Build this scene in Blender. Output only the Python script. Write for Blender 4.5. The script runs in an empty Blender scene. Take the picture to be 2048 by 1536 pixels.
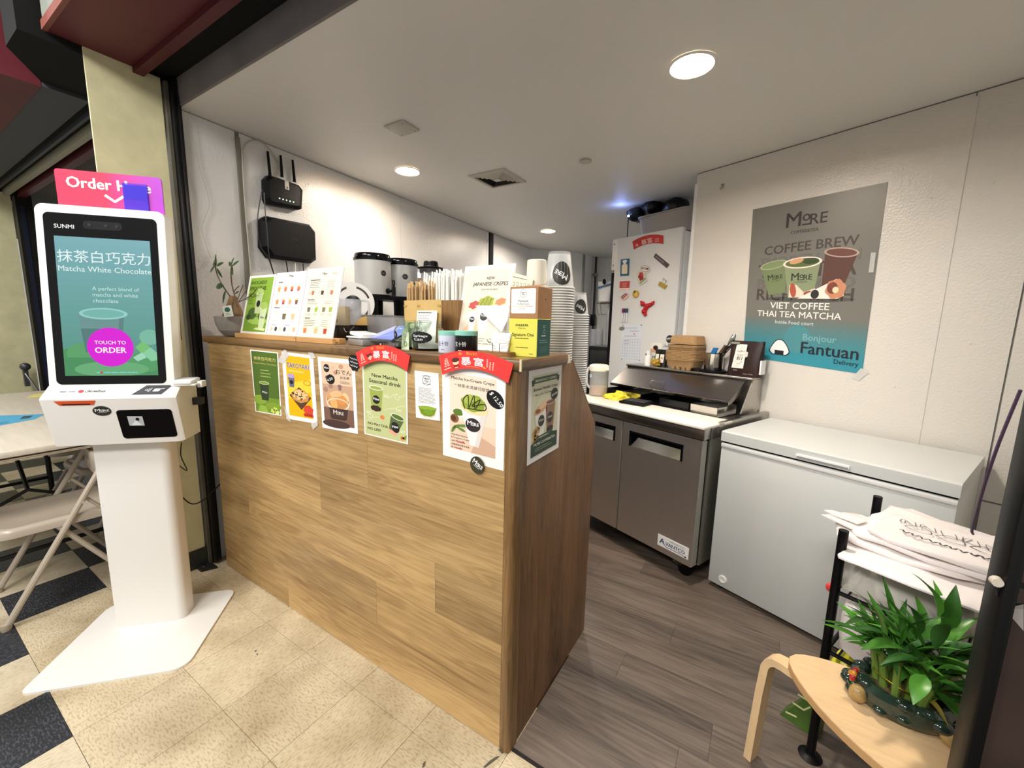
import bpy, bmesh, math, random
from mathutils import Vector, Matrix, Euler

random.seed(7)
R = math.radians
PI = math.pi
SC = bpy.context.scene
COL = SC.collection

# ------------------------------------------------------------------ camera, world, lights, exposure
CAM_POS = Vector((0.5753, -0.9650, 1.3628))
CAM_YAW, CAM_PITCH, CAM_ROLL, CAM_F = R(-31.702), R(-8.471), R(1.256), 816.42
_cy, _sy, _cp, _sp = math.cos(CAM_YAW), math.sin(CAM_YAW), math.cos(CAM_PITCH), math.sin(CAM_PITCH)
_fw = Vector((_sy * _cp, _cy * _cp, _sp))
_r0 = Vector((_cy, -_sy, 0.0))
_u0 = _r0.cross(_fw)
_rt = math.cos(CAM_ROLL) * _r0 + math.sin(CAM_ROLL) * _u0
_up = -math.sin(CAM_ROLL) * _r0 + math.cos(CAM_ROLL) * _u0
cam_data = bpy.data.cameras.new('camera')
cam_data.sensor_fit = 'HORIZONTAL'
cam_data.sensor_width = 36.0
cam_data.lens = CAM_F * 36.0 / 2048.0
cam_data.clip_start = 0.02
cam = bpy.data.objects.new('camera', cam_data)
COL.objects.link(cam)
_m = Matrix.Identity(4)
for i in range(3):
    _m[i][0], _m[i][1], _m[i][2], _m[i][3] = _rt[i], _up[i], -_fw[i], CAM_POS[i]
cam.matrix_world = _m
SC.camera = cam

world = bpy.data.worlds.new('food_court_ambient')
SC.world = world
world.use_nodes = True
_bg = world.node_tree.nodes['Background']
_bg.inputs['Color'].default_value = (1.0, 0.975, 0.94, 1)
_bg.inputs['Strength'].default_value = 0.36

def area_light(name, loc, size, power, color=(1, 0.975, 0.93), target=None):
    d = bpy.data.lights.new(name, 'AREA')
    d.shape = 'RECTANGLE'; d.size, d.size_y = size
    d.energy = power; d.color = color
    o = bpy.data.objects.new(name, d); COL.objects.link(o)
    o.location = loc
    if target is not None:
        o.rotation_euler = (Vector(target) - Vector(loc)).to_track_quat('-Z', 'Y').to_euler()
    return o
# the food court's ceiling fixtures, over the corridor in front of the stall
area_light('corridor_light', (0.2, -2.6, 3.1), (1.2, 0.6), 80, target=(-0.1, -1.6, 0))
area_light('corridor_light', (-1.7, -1.9, 3.1), (1.2, 0.6), 54, target=(-1.6, -1.2, 0))
area_light('corridor_light', (-4.6, -1.9, 3.1), (1.2, 0.6), 30, target=(-4.4, -1.0, 0))

SC.view_settings.view_transform = 'Standard'
SC.view_settings.look = 'None'
SC.view_settings.exposure = 0.30
SC.view_settings.gamma = 1.0
SC.view_settings.use_curve_mapping = False
SC.cycles.transparent_max_bounces = 24

# ------------------------------------------------------------------ measured layout helpers
TH = R(-22.2915)                                   # the freezer row and the poster wall run at this angle
FA = Vector((math.cos(TH), math.sin(TH), 0)); FB = Vector((-math.sin(TH), math.cos(TH), 0))
F0 = Vector((0.4303, 1.3049, 0))                   # floor point under the freezer's front left corner
HC = 2.36                                          # ceiling height
WD = 0.595                                         # depth of the poster wall behind the freezer front
CT = 1.266                                         # counter top
LWP = Vector((-1.994, 0.5, 0)); LWD = Vector((math.sin(-0.0703), math.cos(-0.0703), 0))
LWN = Vector((math.cos(-0.0703), -math.sin(-0.0703), 0))
def FW(a, d, z): return F0 + FA * a + FB * d + Vector((0, 0, z))
def _ray(px, py): return _fw + _rt * ((px - 1024) / CAM_F) + _up * ((768 - py) / CAM_F)
def on_plane(px, py, p, n):
    d = _ray(px, py); return CAM_POS + d * ((Vector(p) - CAM_POS).dot(Vector(n)) / d.dot(Vector(n)))
def YP(px, py, y): return on_plane(px, py, (0, y, 0), (0, 1, 0))
def XP(px, py, x): return on_plane(px, py, (x, 0, 0), (1, 0, 0))
def ZP(px, py, z): return on_plane(px, py, (0, 0, z), (0, 0, 1))
def FP(px, py, d): return on_plane(px, py, F0 + FB * d, FB)
def LP(px, py, off=0.0): return on_plane(px, py, LWP + LWN * off, LWN)
def project(p):
    d = Vector(p) - CAM_POS; z = d.dot(_fw)
    if z < 0.02: return None
    return (1024 + CAM_F * d.dot(_rt) / z, 768 - CAM_F * d.dot(_up) / z)
def in_frame(pts, margin=60):
    q = [project(p) for p in pts]
    q = [a for a in q if a]
    if not q: return False
    return (max(a[0] for a in q) > -margin and min(a[0] for a in q) < 2048 + margin and
            max(a[1] for a in q) > -margin and min(a[1] for a in q) < 1536 + margin)

# ------------------------------------------------------------------ materials
def lin(c):
    if isinstance(c, str):
        c = c.lstrip('#'); c = tuple(int(c[i:i + 2], 16) / 255 for i in (0, 2, 4))
    return tuple((x / 12.92 if x <= 0.04045 else ((x + 0.055) / 1.055) ** 2.4) for x in c) + (1.0,)
_mats = {}
def mat(name, col, rough=0.5, metal=0.0, noise=None, bump=None, emit=0.0, trans=0.0, alpha=1.0, coat=0.0, ior=1.45, spec=None):
    """principled material; noise=(scale, amount, stretch) mottles the colour, bump=(scale, strength) adds fine relief"""
    if name in _mats: return _mats[name]
    m = bpy.data.materials.new(name); m.use_nodes = True
    nt = m.node_tree; b = nt.nodes['Principled BSDF']; c = lin(col)
    b.inputs['Base Color'].default_value = c
    b.inputs['Roughness'].default_value = rough; b.inputs['Metallic'].default_value = metal
    b.inputs['IOR'].default_value = ior
    if spec is not None: b.inputs['Specular IOR Level'].default_value = spec
    if trans: b.inputs['Transmission Weight'].default_value = trans
    if alpha < 1: b.inputs['Alpha'].default_value = alpha
    if coat: b.inputs['Coat Weight'].default_value = coat; b.inputs['Coat Roughness'].default_value = 0.08
    if emit:
        b.inputs['Emission Color'].default_value = c; b.inputs['Emission Strength'].default_value = emit
    if noise or bump:
        tc = nt.nodes.new('ShaderNodeTexCoord')
        if noise:
            mp = nt.nodes.new('ShaderNodeMapping'); nt.links.new(tc.outputs['Object'], mp.inputs[0])
            if len(noise) > 2: mp.inputs['Scale'].default_value = noise[2]
            n = nt.nodes.new('ShaderNodeTexNoise'); n.inputs['Scale'].default_value = noise[0]; n.inputs['Detail'].default_value = 5
            nt.links.new(mp.outputs[0], n.inputs['Vector'])
            rp = nt.nodes.new('ShaderNodeValToRGB'); a = noise[1]
            rp.color_ramp.elements[0].position = 0.3; rp.color_ramp.elements[1].position = 0.7
            rp.color_ramp.elements[0].color = tuple(max(0, x * (1 - a)) for x in c[:3]) + (1,)
            rp.color_ramp.elements[1].color = tuple(min(1, x * (1 + a)) for x in c[:3]) + (1,)
            nt.links.new(n.outputs['Fac'], rp.inputs[0]); nt.links.new(rp.outputs[0], b.inputs['Base Color'])
        if bump:
            n2 = nt.nodes.new('ShaderNodeTexNoise'); n2.inputs['Scale'].default_value = bump[0]; n2.inputs['Detail'].default_value = 3
            nt.links.new(tc.outputs['Object'], n2.inputs['Vector'])
            bp = nt.nodes.new('ShaderNodeBump'); bp.inputs['Strength'].default_value = bump[1]; bp.inputs['Distance'].default_value = 0.004
            nt.links.new(n2.outputs['Fac'], bp.inputs['Height']); nt.links.new(bp.outputs[0], b.inputs['Normal'])
    _mats[name] = m
    return m
def ink(col):
    return mat('ink_' + col.lstrip('#'), col, 0.5)
def glow(col, s=1.0):
    n = 'screen_%s_%s' % (col.lstrip('#'), s)
    new = n not in _mats; m = mat(n, col, 0.3, emit=s)
    if new: m.node_tree.nodes['Principled BSDF'].inputs['Base Color'].default_value = (.004, .004, .005, 1)
    return m

def wood(name, base, dark, axis=0, scale=1.0, rough=0.45, rand=0.16, contrast=1.0):
    """oak-like print: long stretched grain plus soft cathedral rings, tone shifted per board"""
    if name in _mats: return _mats[name]
    m = bpy.data.materials.new(name); m.use_nodes = True
    nt = m.node_tree; L = nt.links.new; b = nt.nodes['Principled BSDF']
    b.inputs['Roughness'].default_value = rough
    tc = nt.nodes.new('ShaderNodeTexCoord'); oi = nt.nodes.new('ShaderNodeObjectInfo')
    geo = nt.nodes.new('ShaderNodeNewGeometry')
    add = nt.nodes.new('ShaderNodeVectorMath'); add.operation = 'MULTIPLY_ADD'
    cmb = nt.nodes.new('ShaderNodeCombineXYZ')
    for k in range(3): L(oi.outputs['Random'], cmb.inputs[k])
    L(cmb.outputs[0], add.inputs[0]); add.inputs[1].default_value = (23.0, 17.0, 31.0); L(geo.outputs['Position'], add.inputs[2])
    def stretched(sc, st):
        mp = nt.nodes.new('ShaderNodeMapping'); L(add.outputs[0], mp.inputs[0])
        s = [sc, sc, sc]; s[axis] = sc / st; mp.inputs['Scale'].default_value = s; return mp
    n1 = nt.nodes.new('ShaderNodeTexNoise'); n1.inputs['Scale'].default_value = 1; n1.inputs['Detail'].default_value = 6; n1.inputs['Roughness'].default_value = 0.65
    L(stretched(120 * scale, 30).outputs[0], n1.inputs['Vector'])
    n2 = nt.nodes.new('ShaderNodeTexNoise'); n2.inputs['Scale'].default_value = 1; n2.inputs['Detail'].default_value = 3; n2.inputs['Distortion'].default_value = 0.25
    L(stretched(9 * scale, 9).outputs[0], n2.inputs['Vector'])
    # rings: sine of the broad noise gives the flame figure
    ml = nt.nodes.new('ShaderNodeMath'); ml.operation = 'MULTIPLY'; ml.inputs[1].default_value = 85; L(n2.outputs['Fac'], ml.inputs[0])
    sn = nt.nodes.new('ShaderNodeMath'); sn.operation = 'SINE'; L(ml.outputs[0], sn.inputs[0])
    mx = nt.nodes.new('ShaderNodeMath'); mx.operation = 'MULTIPLY_ADD'; mx.inputs[1].default_value = 0.055; L(sn.outputs[0], mx.inputs[0])
    n1m = nt.nodes.new('ShaderNodeMath'); n1m.operation = 'MULTIPLY'; n1m.inputs[1].default_value = 0.7; L(n1.outputs['Fac'], n1m.inputs[0]); L(n1m.outputs[0], mx.inputs[2])
    m2 = nt.nodes.new('ShaderNodeMath'); m2.operation = 'MULTIPLY_ADD'; m2.inputs[1].default_value = 0.85; L(n2.outputs['Fac'], m2.inputs[0]); L(mx.outputs[0], m2.inputs[2])
    rp = nt.nodes.new('ShaderNodeValToRGB'); rp.color_ramp.elements[0].position = 0.56 - 0.08 * contrast; rp.color_ramp.elements[1].position = 0.96 + 0.02 / contrast
    rp.color_ramp.elements[0].color = lin(dark); rp.color_ramp.elements[1].color = lin(base)
    L(m2.outputs[0], rp.inputs[0])
    hs = nt.nodes.new('ShaderNodeHueSaturation'); L(rp.outputs[0], hs.inputs['Color'])
    mr = nt.nodes.new('ShaderNodeMapRange'); L(oi.outputs['Random'], mr.inputs[0]); mr.inputs[3].default_value = 1 - rand; mr.inputs[4].default_value = 1 + rand
    L(mr.outputs[0], hs.inputs['Value']); L(hs.outputs[0], b.inputs['Base Color'])
    bp = nt.nodes.new('ShaderNodeBump'); bp.inputs['Strength'].default_value = 0.15; bp.inputs['Distance'].default_value = 0.001
    L(n1.outputs['Fac'], bp.inputs['Height']); L(bp.outputs[0], b.inputs['Normal'])
    _mats[name] = m
    return m

def vct(name, base, fleck, dirt):
    """vinyl composition tile: pressed chips drawn out along one direction that changes from tile to tile"""
    if name in _mats: return _mats[name]
    m = bpy.data.materials.new(name); m.use_nodes = True
    nt = m.node_tree; L = nt.links.new; b = nt.nodes['Principled BSDF']; b.inputs['Roughness'].default_value = 0.38
    oi = nt.nodes.new('ShaderNodeObjectInfo'); geo = nt.nodes.new('ShaderNodeNewGeometry')
    rot = nt.nodes.new('ShaderNodeVectorRotate'); rot.rotation_type = 'Z_AXIS'
    st = nt.nodes.new('ShaderNodeMath'); st.operation = 'GREATER_THAN'; st.inputs[1].default_value = 0.5; L(oi.outputs['Random'], st.inputs[0])
    an = nt.nodes.new('ShaderNodeMath'); an.operation = 'MULTIPLY'; an.inputs[1].default_value = PI / 2; L(st.outputs[0], an.inputs[0])
    L(geo.outputs['Position'], rot.inputs['Vector']); L(an.outputs[0], rot.inputs['Angle'])
    mp = nt.nodes.new('ShaderNodeMapping'); L(rot.outputs[0], mp.inputs[0]); mp.inputs['Scale'].default_value = (60, 190, 100)
    n = nt.nodes.new('ShaderNodeTexNoise'); n.inputs['Scale'].default_value = 1; n.inputs['Detail'].default_value = 3; L(mp.outputs[0], n.inputs['Vector'])
    rp = nt.nodes.new('ShaderNodeValToRGB'); e = rp.color_ramp.elements
    e[0].position = 0.36; e[0].color = lin(fleck); e[1].position = 0.52; e[1].color = lin(base)
    L(n.outputs['Fac'], rp.inputs[0])
    n2 = nt.nodes.new('ShaderNodeTexNoise'); n2.inputs['Scale'].default_value = 3.2; n2.inputs['Detail'].default_value = 5; L(geo.outputs['Position'], n2.inputs['Vector'])
    r2 = nt.nodes.new('ShaderNodeValToRGB'); r2.color_ramp.elements[0].position = 0.34; r2.color_ramp.elements[1].position = 0.58
    r2.color_ramp.elements[0].color = lin(dirt); r2.color_ramp.elements[1].color = (1, 1, 1, 1); L(n2.outputs['Fac'], r2.inputs[0])
    mx = nt.nodes.new('ShaderNodeMixRGB'); mx.blend_type = 'MULTIPLY'; mx.inputs[0].default_value = 0.55
    L(rp.outputs[0], mx.inputs[1]); L(r2.outputs[0], mx.inputs[2])
    hs = nt.nodes.new('ShaderNodeHueSaturation'); L(mx.outputs[0], hs.inputs['Color'])
    mr = nt.nodes.new('ShaderNodeMapRange'); L(oi.outputs['Random'], mr.inputs[0]); mr.inputs[3].default_value = 0.94; mr.inputs[4].default_value = 1.06
    L(mr.outputs[0], hs.inputs['Value']); L(hs.outputs[0], b.inputs['Base Color'])
    _mats[name] = m
    return m

def brushed(name, col, rough=0.3, axis=2, aniso=0.5):
    if name in _mats: return _mats[name]
    m = bpy.data.materials.new(name); m.use_nodes = True
    nt = m.node_tree; L = nt.links.new; b = nt.nodes['Principled BSDF']
    b.inputs['Base Color'].default_value = lin(col); b.inputs['Metallic'].default_value = 1.0
    tc = nt.nodes.new('ShaderNodeTexCoord'); mp = nt.nodes.new('ShaderNodeMapping'); L(tc.outputs['Object'], mp.inputs[0])
    s = [350, 350, 350]; s[axis] = 3; mp.inputs['Scale'].default_value = s
    n = nt.nodes.new('ShaderNodeTexNoise'); n.inputs['Scale'].default_value = 1; n.inputs['Detail'].default_value = 2; L(mp.outputs[0], n.inputs['Vector'])
    mr = nt.nodes.new('ShaderNodeMapRange'); L(n.outputs['Fac'], mr.inputs[0]); mr.inputs[3].default_value = rough - 0.02; mr.inputs[4].default_value = rough + 0.06
    L(mr.outputs[0], b.inputs['Roughness'])
    bp = nt.nodes.new('ShaderNodeBump'); bp.inputs['Strength'].default_value = 0.012; bp.inputs['Distance'].default_value = 0.0005
    L(n.outputs['Fac'], bp.inputs['Height']); L(bp.outputs[0], b.inputs['Normal'])
    _mats[name] = m
    return m

# ------------------------------------------------------------------ mesh builder
class MB:
    """collects faces (with material slots) and links them as ONE mesh object"""
    def __init__(s): s.v = []; s.f = []; s.mi = []; s.cur = 0
    def slot(s, i): s.cur = i; return s
    def add(s, vs, fs):
        o = len(s.v); s.v += [tuple(v) for v in vs]
        for f in fs: s.f.append([o + i for i in f]); s.mi.append(s.cur)
        return s
    def box(s, x0, x1, y0, y1, z0, z1):
        vs = [(x, y, z) for z in (z0, z1) for y in (y0, y1) for x in (x0, x1)]
        return s.add(vs, [(0, 2, 3, 1), (4, 5, 7, 6), (0, 1, 5, 4), (2, 6, 7, 3), (0, 4, 6, 2), (1, 3, 7, 5)])
    def rbox(s, x0, x1, y0, y1, z0, z1, r=0.005, seg=2):
        bm = bmesh.new(); bmesh.ops.create_cube(bm, size=1)
        for v in bm.verts: v.co = Vector(((x0 + x1) / 2 + v.co.x * (x1 - x0), (y0 + y1) / 2 + v.co.y * (y1 - y0), (z0 + z1) / 2 + v.co.z * (z1 - z0)))
        bmesh.ops.bevel(bm, geom=bm.edges[:], offset=r, segments=seg, profile=0.5, affect='EDGES')
        return s.bm(bm)
    def bm(s, bm, M=None):
        bm.verts.index_update()
        s.add([(M @ v.co if M else v.co) for v in bm.verts], [[v.index for v in f.verts] for f in bm.faces]); bm.free(); return s
    def prism(s, pts, z0, z1, plane='xy', off=0):
        """polygon extruded along the axis left over by plane"""
        n = len(pts)
        def P(a, b, c): return {'xy': (a, b, c), 'xz': (a, c, b), 'yz': (c, a, b)}[plane]
        vs = [P(a, b, z0) for a, b in pts] + [P(a, b, z1) for a, b in pts]
        fs = [list(range(n))[::-1], list(range(n, 2 * n))] + [(i, (i + 1) % n, n + (i + 1) % n, n + i) for i in range(n)]
        return s.add(vs, fs)
    def cyl(s, p0, p1, r0, r1=None, n=16, caps=True):
        r1 = r0 if r1 is None else r1
        p0, p1 = Vector(p0), Vector(p1); d = (p1 - p0)
        if d.length < 1e-9: return s
        q = d.to_track_quat('Z', 'Y')
        ring = [q @ Vector((math.cos(2 * PI * i / n), math.sin(2 * PI * i / n), 0)) for i in range(n)]
        vs = [p0 + a * r0 for a in ring] + [p1 + a * r1 for a in ring]
        fs = [(i, (i + 1) % n, n + (i + 1) % n, n + i) for i in range(n)]
        if caps: fs += [list(range(n))[::-1], list(range(n, 2 * n))]
        return s.add(vs, fs)
    def lathe(s, prof, c=(0, 0, 0), n=28, close=False, sx=1, sy=1):
        vs = []; fs = []; k = len(prof)
        for r, z in prof:
            for i in range(n):
                a = 2 * PI * i / n; vs.append((c[0] + r * sx * math.cos(a), c[1] + r * sy * math.sin(a), c[2] + z))
        for j in range(k - 1):
            for i in range(n): fs.append((j * n + i, j * n + (i + 1) % n, (j + 1) * n + (i + 1) % n, (j + 1) * n + i))
        if prof[0][0] > 1e-6 and not close: fs.append(list(range(n))[::-1])
        if prof[-1][0] > 1e-6 and not close: fs.append(list(range((k - 1) * n, k * n)))
        return s.add(vs, fs)
    def tube(s, pts, r, n=8, closed=False):
        pts = [Vector(p) for p in pts]; k = len(pts); vs = []; fs = []; nx = None
        for i, p in enumerate(pts):
            a = pts[(i - 1) % k] if (closed or i) else p; b = pts[(i + 1) % k] if (closed or i < k - 1) else p
            t = (b - a).normalized()
            if nx is None: nx = t.orthogonal().normalized()
            else:
                nx = nx - t * nx.dot(t)
                nx = nx.normalized() if nx.length > 1e-6 else t.orthogonal().normalized()
            by = t.cross(nx); rr = r[i] if isinstance(r, (list, tuple)) else r
            for j in range(n):
                an = 2 * PI * j / n; vs.append(p + (nx * math.cos(an) + by * math.sin(an)) * rr)
        for i in range(k if closed else k - 1):
            i2 = (i + 1) % k
            for j in range(n): fs.append((i * n + j, i * n + (j + 1) % n, i2 * n + (j + 1) % n, i2 * n + j))
        if not closed: fs += [list(range(n))[::-1], list(range((k - 1) * n, k * n))]
        return s.add(vs, fs)
    def ball(s, c, r, sx=1, sy=1, sz=1, n=14, m=9):
        vs = [(c[0], c[1], c[2] - r * sz)]; fs = []
        for j in range(1, m):
            ph = PI * j / m
            for i in range(n):
                a = 2 * PI * i / n; vs.append((c[0] + r * sx * math.sin(ph) * math.cos(a), c[1] + r * sy * math.sin(ph) * math.sin(a), c[2] - r * sz * math.cos(ph)))
        vs.append((c[0], c[1], c[2] + r * sz))
        for i in range(n): fs.append((0, 1 + (i + 1) % n, 1 + i)); fs.append((len(vs) - 1, 1 + (m - 2) * n + i, 1 + (m - 2) * n + (i + 1) % n))
        for j in range(m - 2):
            for i in range(n): fs.append((1 + j * n + i, 1 + j * n + (i + 1) % n, 1 + (j + 1) * n + (i + 1) % n, 1 + (j + 1) * n + i))
        return s.add(vs, fs)
    def xf(s, M):
        s.v = [tuple(M @ Vector(v)) for v in s.v]; return s
    def shift(s, d):
        d = Vector(d); s.v = [tuple(Vector(v) - d) for v in s.v]; return s
    def build(s, name, mats, parent=None, smooth=35, loc=None, rotz=0, kind=None):
        me = bpy.data.meshes.new(name); me.from_pydata(s.v, [], s.f)
        for m in (mats if isinstance(mats, (list, tuple)) else [mats]): me.materials.append(m)
        me.polygons.foreach_set('material_index', s.mi)
        bm = bmesh.new(); bm.from_mesh(me); bmesh.ops.recalc_face_normals(bm, faces=bm.faces); bm.to_mesh(me); bm.free()
        if smooth:
            me.polygons.foreach_set('use_smooth', [True] * len(me.polygons)); me.set_sharp_from_angle(angle=R(smooth))
        me.update()
        return link(name, me, parent, loc, rotz, kind)
def link(name, me, parent=None, loc=None, rotz=0, kind=None):
    o = bpy.data.objects.new(name, me); COL.objects.link(o)
    if parent: o.parent = parent
    if loc is not None: o.location = loc
    if rotz: o.rotation_euler = (0, 0, rotz)
    if kind: o['kind'] = kind
    return o
def tag(o, label, cat, group=None):
    o['label'] = label; o['category'] = cat
    if group: o['group'] = group
    return o
def thing(name, label, cat, loc=(0, 0, 0), rotz=0, group=None):
    o = bpy.data.objects.new(name, None); o.empty_display_size = 0.05; COL.objects.link(o)
    o.location = loc; o.rotation_euler = (0, 0, rotz)
    return tag(o, label, cat, group)
def struct(o): o['kind'] = 'structure'; return o
def copy_thing(src, loc, rotz=0, label=None, parent=None):
    c = src.copy(); COL.objects.link(c); c.parent = parent
    if parent is None:
        c.location = loc; c.rotation_euler = (0, 0, rotz)
        if label: c['label'] = label
    for ch in list(src.children): copy_thing(ch, None, 0, None, c)
    return c

def rrect(x0, x1, y0, y1, r, n=5):
    """rounded rectangle outline; r may be one radius or four (bl, br, tr, tl)"""
    r4 = r if isinstance(r, (list, tuple)) else [r] * 4
    out = []
    for (cx, cy, a0), q in zip(((x0, y0, PI), (x1, y0, 1.5 * PI), (x1, y1, 0), (x0, y1, PI / 2)), r4):
        sx = 1 if cx == x0 else -1; sy = 1 if cy == y0 else -1
        for i in range(n + 1):
            a = a0 + PI / 2 * i / n; out.append((cx + sx * q + q * math.cos(a), cy + sy * q + q * math.sin(a)))
    return out
def smooth_path(pts, n=6):
    pts = [Vector(p) for p in pts]; out = []
    for i in range(len(pts) - 1):
        p0 = pts[max(i - 1, 0)]; p1 = pts[i]; p2 = pts[i + 1]; p3 = pts[min(i + 2, len(pts) - 1)]
        for k in range(n):
            t = k / n
            out.append(0.5 * ((2 * p1) + (p2 - p0) * t + (2 * p0 - 5 * p1 + 4 * p2 - p3) * t * t + (3 * p1 - p0 - 3 * p2 + p3) * t ** 3))
    out.append(pts[-1]); return out

# ------------------------------------------------------------------ flat print (posters, labels, screens)
_txt = {}
def text_mesh(s):
    k = s
    if k not in _txt:
        c = bpy.data.curves.new('t', 'FONT'); c.body = s; c.size = 1; c.resolution_u = 2
        o = bpy.data.objects.new('t', c); me = bpy.data.meshes.new_from_object(o)
        v0 = [(v.co.x, v.co.y) for v in me.vertices]; f0 = [list(p.vertices) for p in me.polygons]
        bpy.data.objects.remove(o); bpy.data.meshes.remove(me); bpy.data.curves.remove(c)
        _txt[k] = (v0, f0)
    return _txt[k]
class Art:
    """flat print in paper coordinates: shapes and lettering, later laid on a surface by a mapping function"""
    def __init__(s, w, h, screen=0): s.w, s.h = w, h; s.sh = []; s.tx = []; s.screen = screen
    def poly(s, pts, col, L=1): s.sh.append((list(pts), [list(range(len(pts)))], col, L)); return s
    def rect(s, x, y, w, h, col, L=1): return s.poly([(x, y), (x + w, y), (x + w, y + h), (x, y + h)], col, L)
    def rr(s, x, y, w, h, r, col, L=1): return s.poly(rrect(x, x + w, y, y + h, r, 4), col, L)
    def ell(s, cx, cy, rx, ry=None, col='#000000', L=1, rot=0, n=24, wob=0, lobes=0):
        ry = rx if ry is None else ry; c, q = math.cos(R(rot)), math.sin(R(rot)); p = []
        for i in range(n):
            a = 2 * PI * i / n; k = 1 + wob * math.sin(lobes * a)
            x, y = rx * k * math.cos(a), ry * k * math.sin(a); p.append((cx + x * c - y * q, cy + x * q + y * c))
        return s.poly(p, col, L)
    def disc(s, cx, cy, rx, ry, col, L=1, n=20, wob=0, lobes=0):
        """an ellipse in upright strips, so that it bends around a jar or cup"""
        vs = []; fs = []
        for i in range(n + 1):
            a = PI * i / n; k = 1 + wob * math.sin(lobes * a); x = -rx * math.cos(a); y = ry * math.sin(a) * k
            vs += [(cx + x, cy - y), (cx + x, cy + y)]
        for i in range(n): fs.append([2 * i, 2 * i + 2, 2 * i + 3, 2 * i + 1])
        s.sh.append((vs, fs, col, L)); return s
    def ring(s, cx, cy, r, w, col, L=2, ry=None, n=28):
        ry = r if ry is None else ry; vs = []; fs = []
        for i in range(n):
            a = 2 * PI * i / n; vs += [(cx + r * math.cos(a), cy + ry * math.sin(a)), (cx + (r - w) * math.cos(a), cy + (ry - w) * math.sin(a))]
        for i in range(n): j = (i + 1) % n; fs.append([2 * i, 2 * j, 2 * j + 1, 2 * i + 1])
        s.sh.append((vs, fs, col, L)); return s
    def line(s, pts, w, col, L=2):
        vs = []; fs = []; k = len(pts)
        for i, p in enumerate(pts):
            a = pts[max(i - 1, 0)]; b = pts[min(i + 1, k - 1)]; dx, dy = b[0] - a[0], b[1] - a[1]; l = math.hypot(dx, dy) or 1
            vs += [(p[0] - dy / l * w / 2, p[1] + dx / l * w / 2), (p[0] + dy / l * w / 2, p[1] - dx / l * w / 2)]
        for i in range(k - 1): fs.append([2 * i, 2 * i + 1, 2 * i + 3, 2 * i + 2])
        s.sh.append((vs, fs, col, L)); return s
    def bars(s, x, y, w, n, dy, h, col, L=2, seed=1, align='l'):
        """a block of small print, too small to read"""
        g = random.Random(seed)
        for i in range(n):
            ww = w * g.uniform(0.72, 1.0); xx = x if align == 'l' else x + (w - ww) / 2
            while ww > 0.01 * w:
                k = min(ww, w * g.uniform(0.08, 0.2)); s.rect(xx, y - i * dy, k * 0.86, h, col, L); xx += k; ww -= k
        return s
    def text(s, t, x, y, size=None, col='#000000', w=None, align='c', rot=0, bold=0.0, L=5, shear=0, sx=1.0, curve=None):
        vs, fs = text_mesh(t)
        if not vs: return s
        x0 = min(v[0] for v in vs); x1 = max(v[0] for v in vs)
        if size is None: size = w / (x1 - x0) / sx
        elif w is not None: sx = w / ((x1 - x0) * size)
        ax = {'l': x0, 'c': (x0 + x1) / 2, 'r': x1}[align]; c, q = math.cos(R(rot)), math.sin(R(rot))
        d = bold * (.4 if any(ord(u) > 0x2e80 for u in t) else .55)
        # heavier weight: overprinted with small shifts, each pass a hair above the last
        for i, (dx, dy) in enumerate(((0, 0),) if d <= 0 else ((-d, 0), (d, 0), (0, d * .6), (0, -d * .6))):
            p = []
            for a, b in vs:
                X = (a + dx - ax) * size * sx + shear * b * size; Y = (b + dy) * size
                if curve: Y += curve(X)
                p.append((x + X * c - Y * q, y + X * q + Y * c))
            s.tx.append((p, fs, col, L + .3 * i))
        return s
    def cup(s, cx, y, wt, wb, h, col, rim='#eeeeee', logo=None, liquid=None, L=3):
        s.poly([(cx - wb / 2, y), (cx + wb / 2, y), (cx + wt / 2, y + h), (cx - wt / 2, y + h)], col, L)
        if liquid: s.poly([(cx - wb / 2, y), (cx + wb / 2, y), (cx + wb / 2 + (wt - wb) * .2, y + h * .4), (cx - wb / 2 - (wt - wb) * .2, y + h * .35)], liquid, L + .4)
        s.ell(cx, y + h, wt / 2 * 1.06, wt * 0.17, rim, L + 1); s.ell(cx, y + h, wt / 2 * 0.9, wt * 0.12, col, L + 1.5)
        if logo: s.ell(cx, y + h * 0.48, wt * 0.27, wt * 0.31, logo, L + 2)
        return s
    def _mk(s, items, name, parent, mp, eps):
        if not items: return None
        b = MB(); cols = []
        for vs, fs, col, L in items:
            if col not in cols: cols.append(col)
            b.slot(cols.index(col)); q = []
            for x, y in vs:
                p, n = mp(min(1, max(0, x / s.w)), min(1, max(0, y / s.h))); q.append(p + n * (eps * (L + 1)))
            b.add(q, fs)
        me = bpy.data.meshes.new(name); me.from_pydata(b.v, [], b.f)
        for c in cols: me.materials.append(glow(c, s.screen) if s.screen else ink(c))
        me.polygons.foreach_set('material_index', b.mi); me.update()
        return link(name, me, parent)
    def lay(s, parent, mp, eps=0.00012, names=('artwork', 'lettering'), stuff=False):
        o = s._mk(s.sh, names[0], parent, mp, eps)
        if o and (len(s.sh) <= 3 or stuff): o['kind'] = 'stuff'
        o = s._mk(s.tx, names[1], parent, mp, eps)
        if o: o['kind'] = 'stuff'
def quad_map(bl, br, tr, tl):
    bl, br, tr, tl = map(Vector, (bl, br, tr, tl)); n = (br - bl).cross(tl - bl).normalized()
    return lambda u, v: ((bl * (1 - u) + br * u) * (1 - v) + (tl * (1 - u) + tr * u) * v, n)
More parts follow.
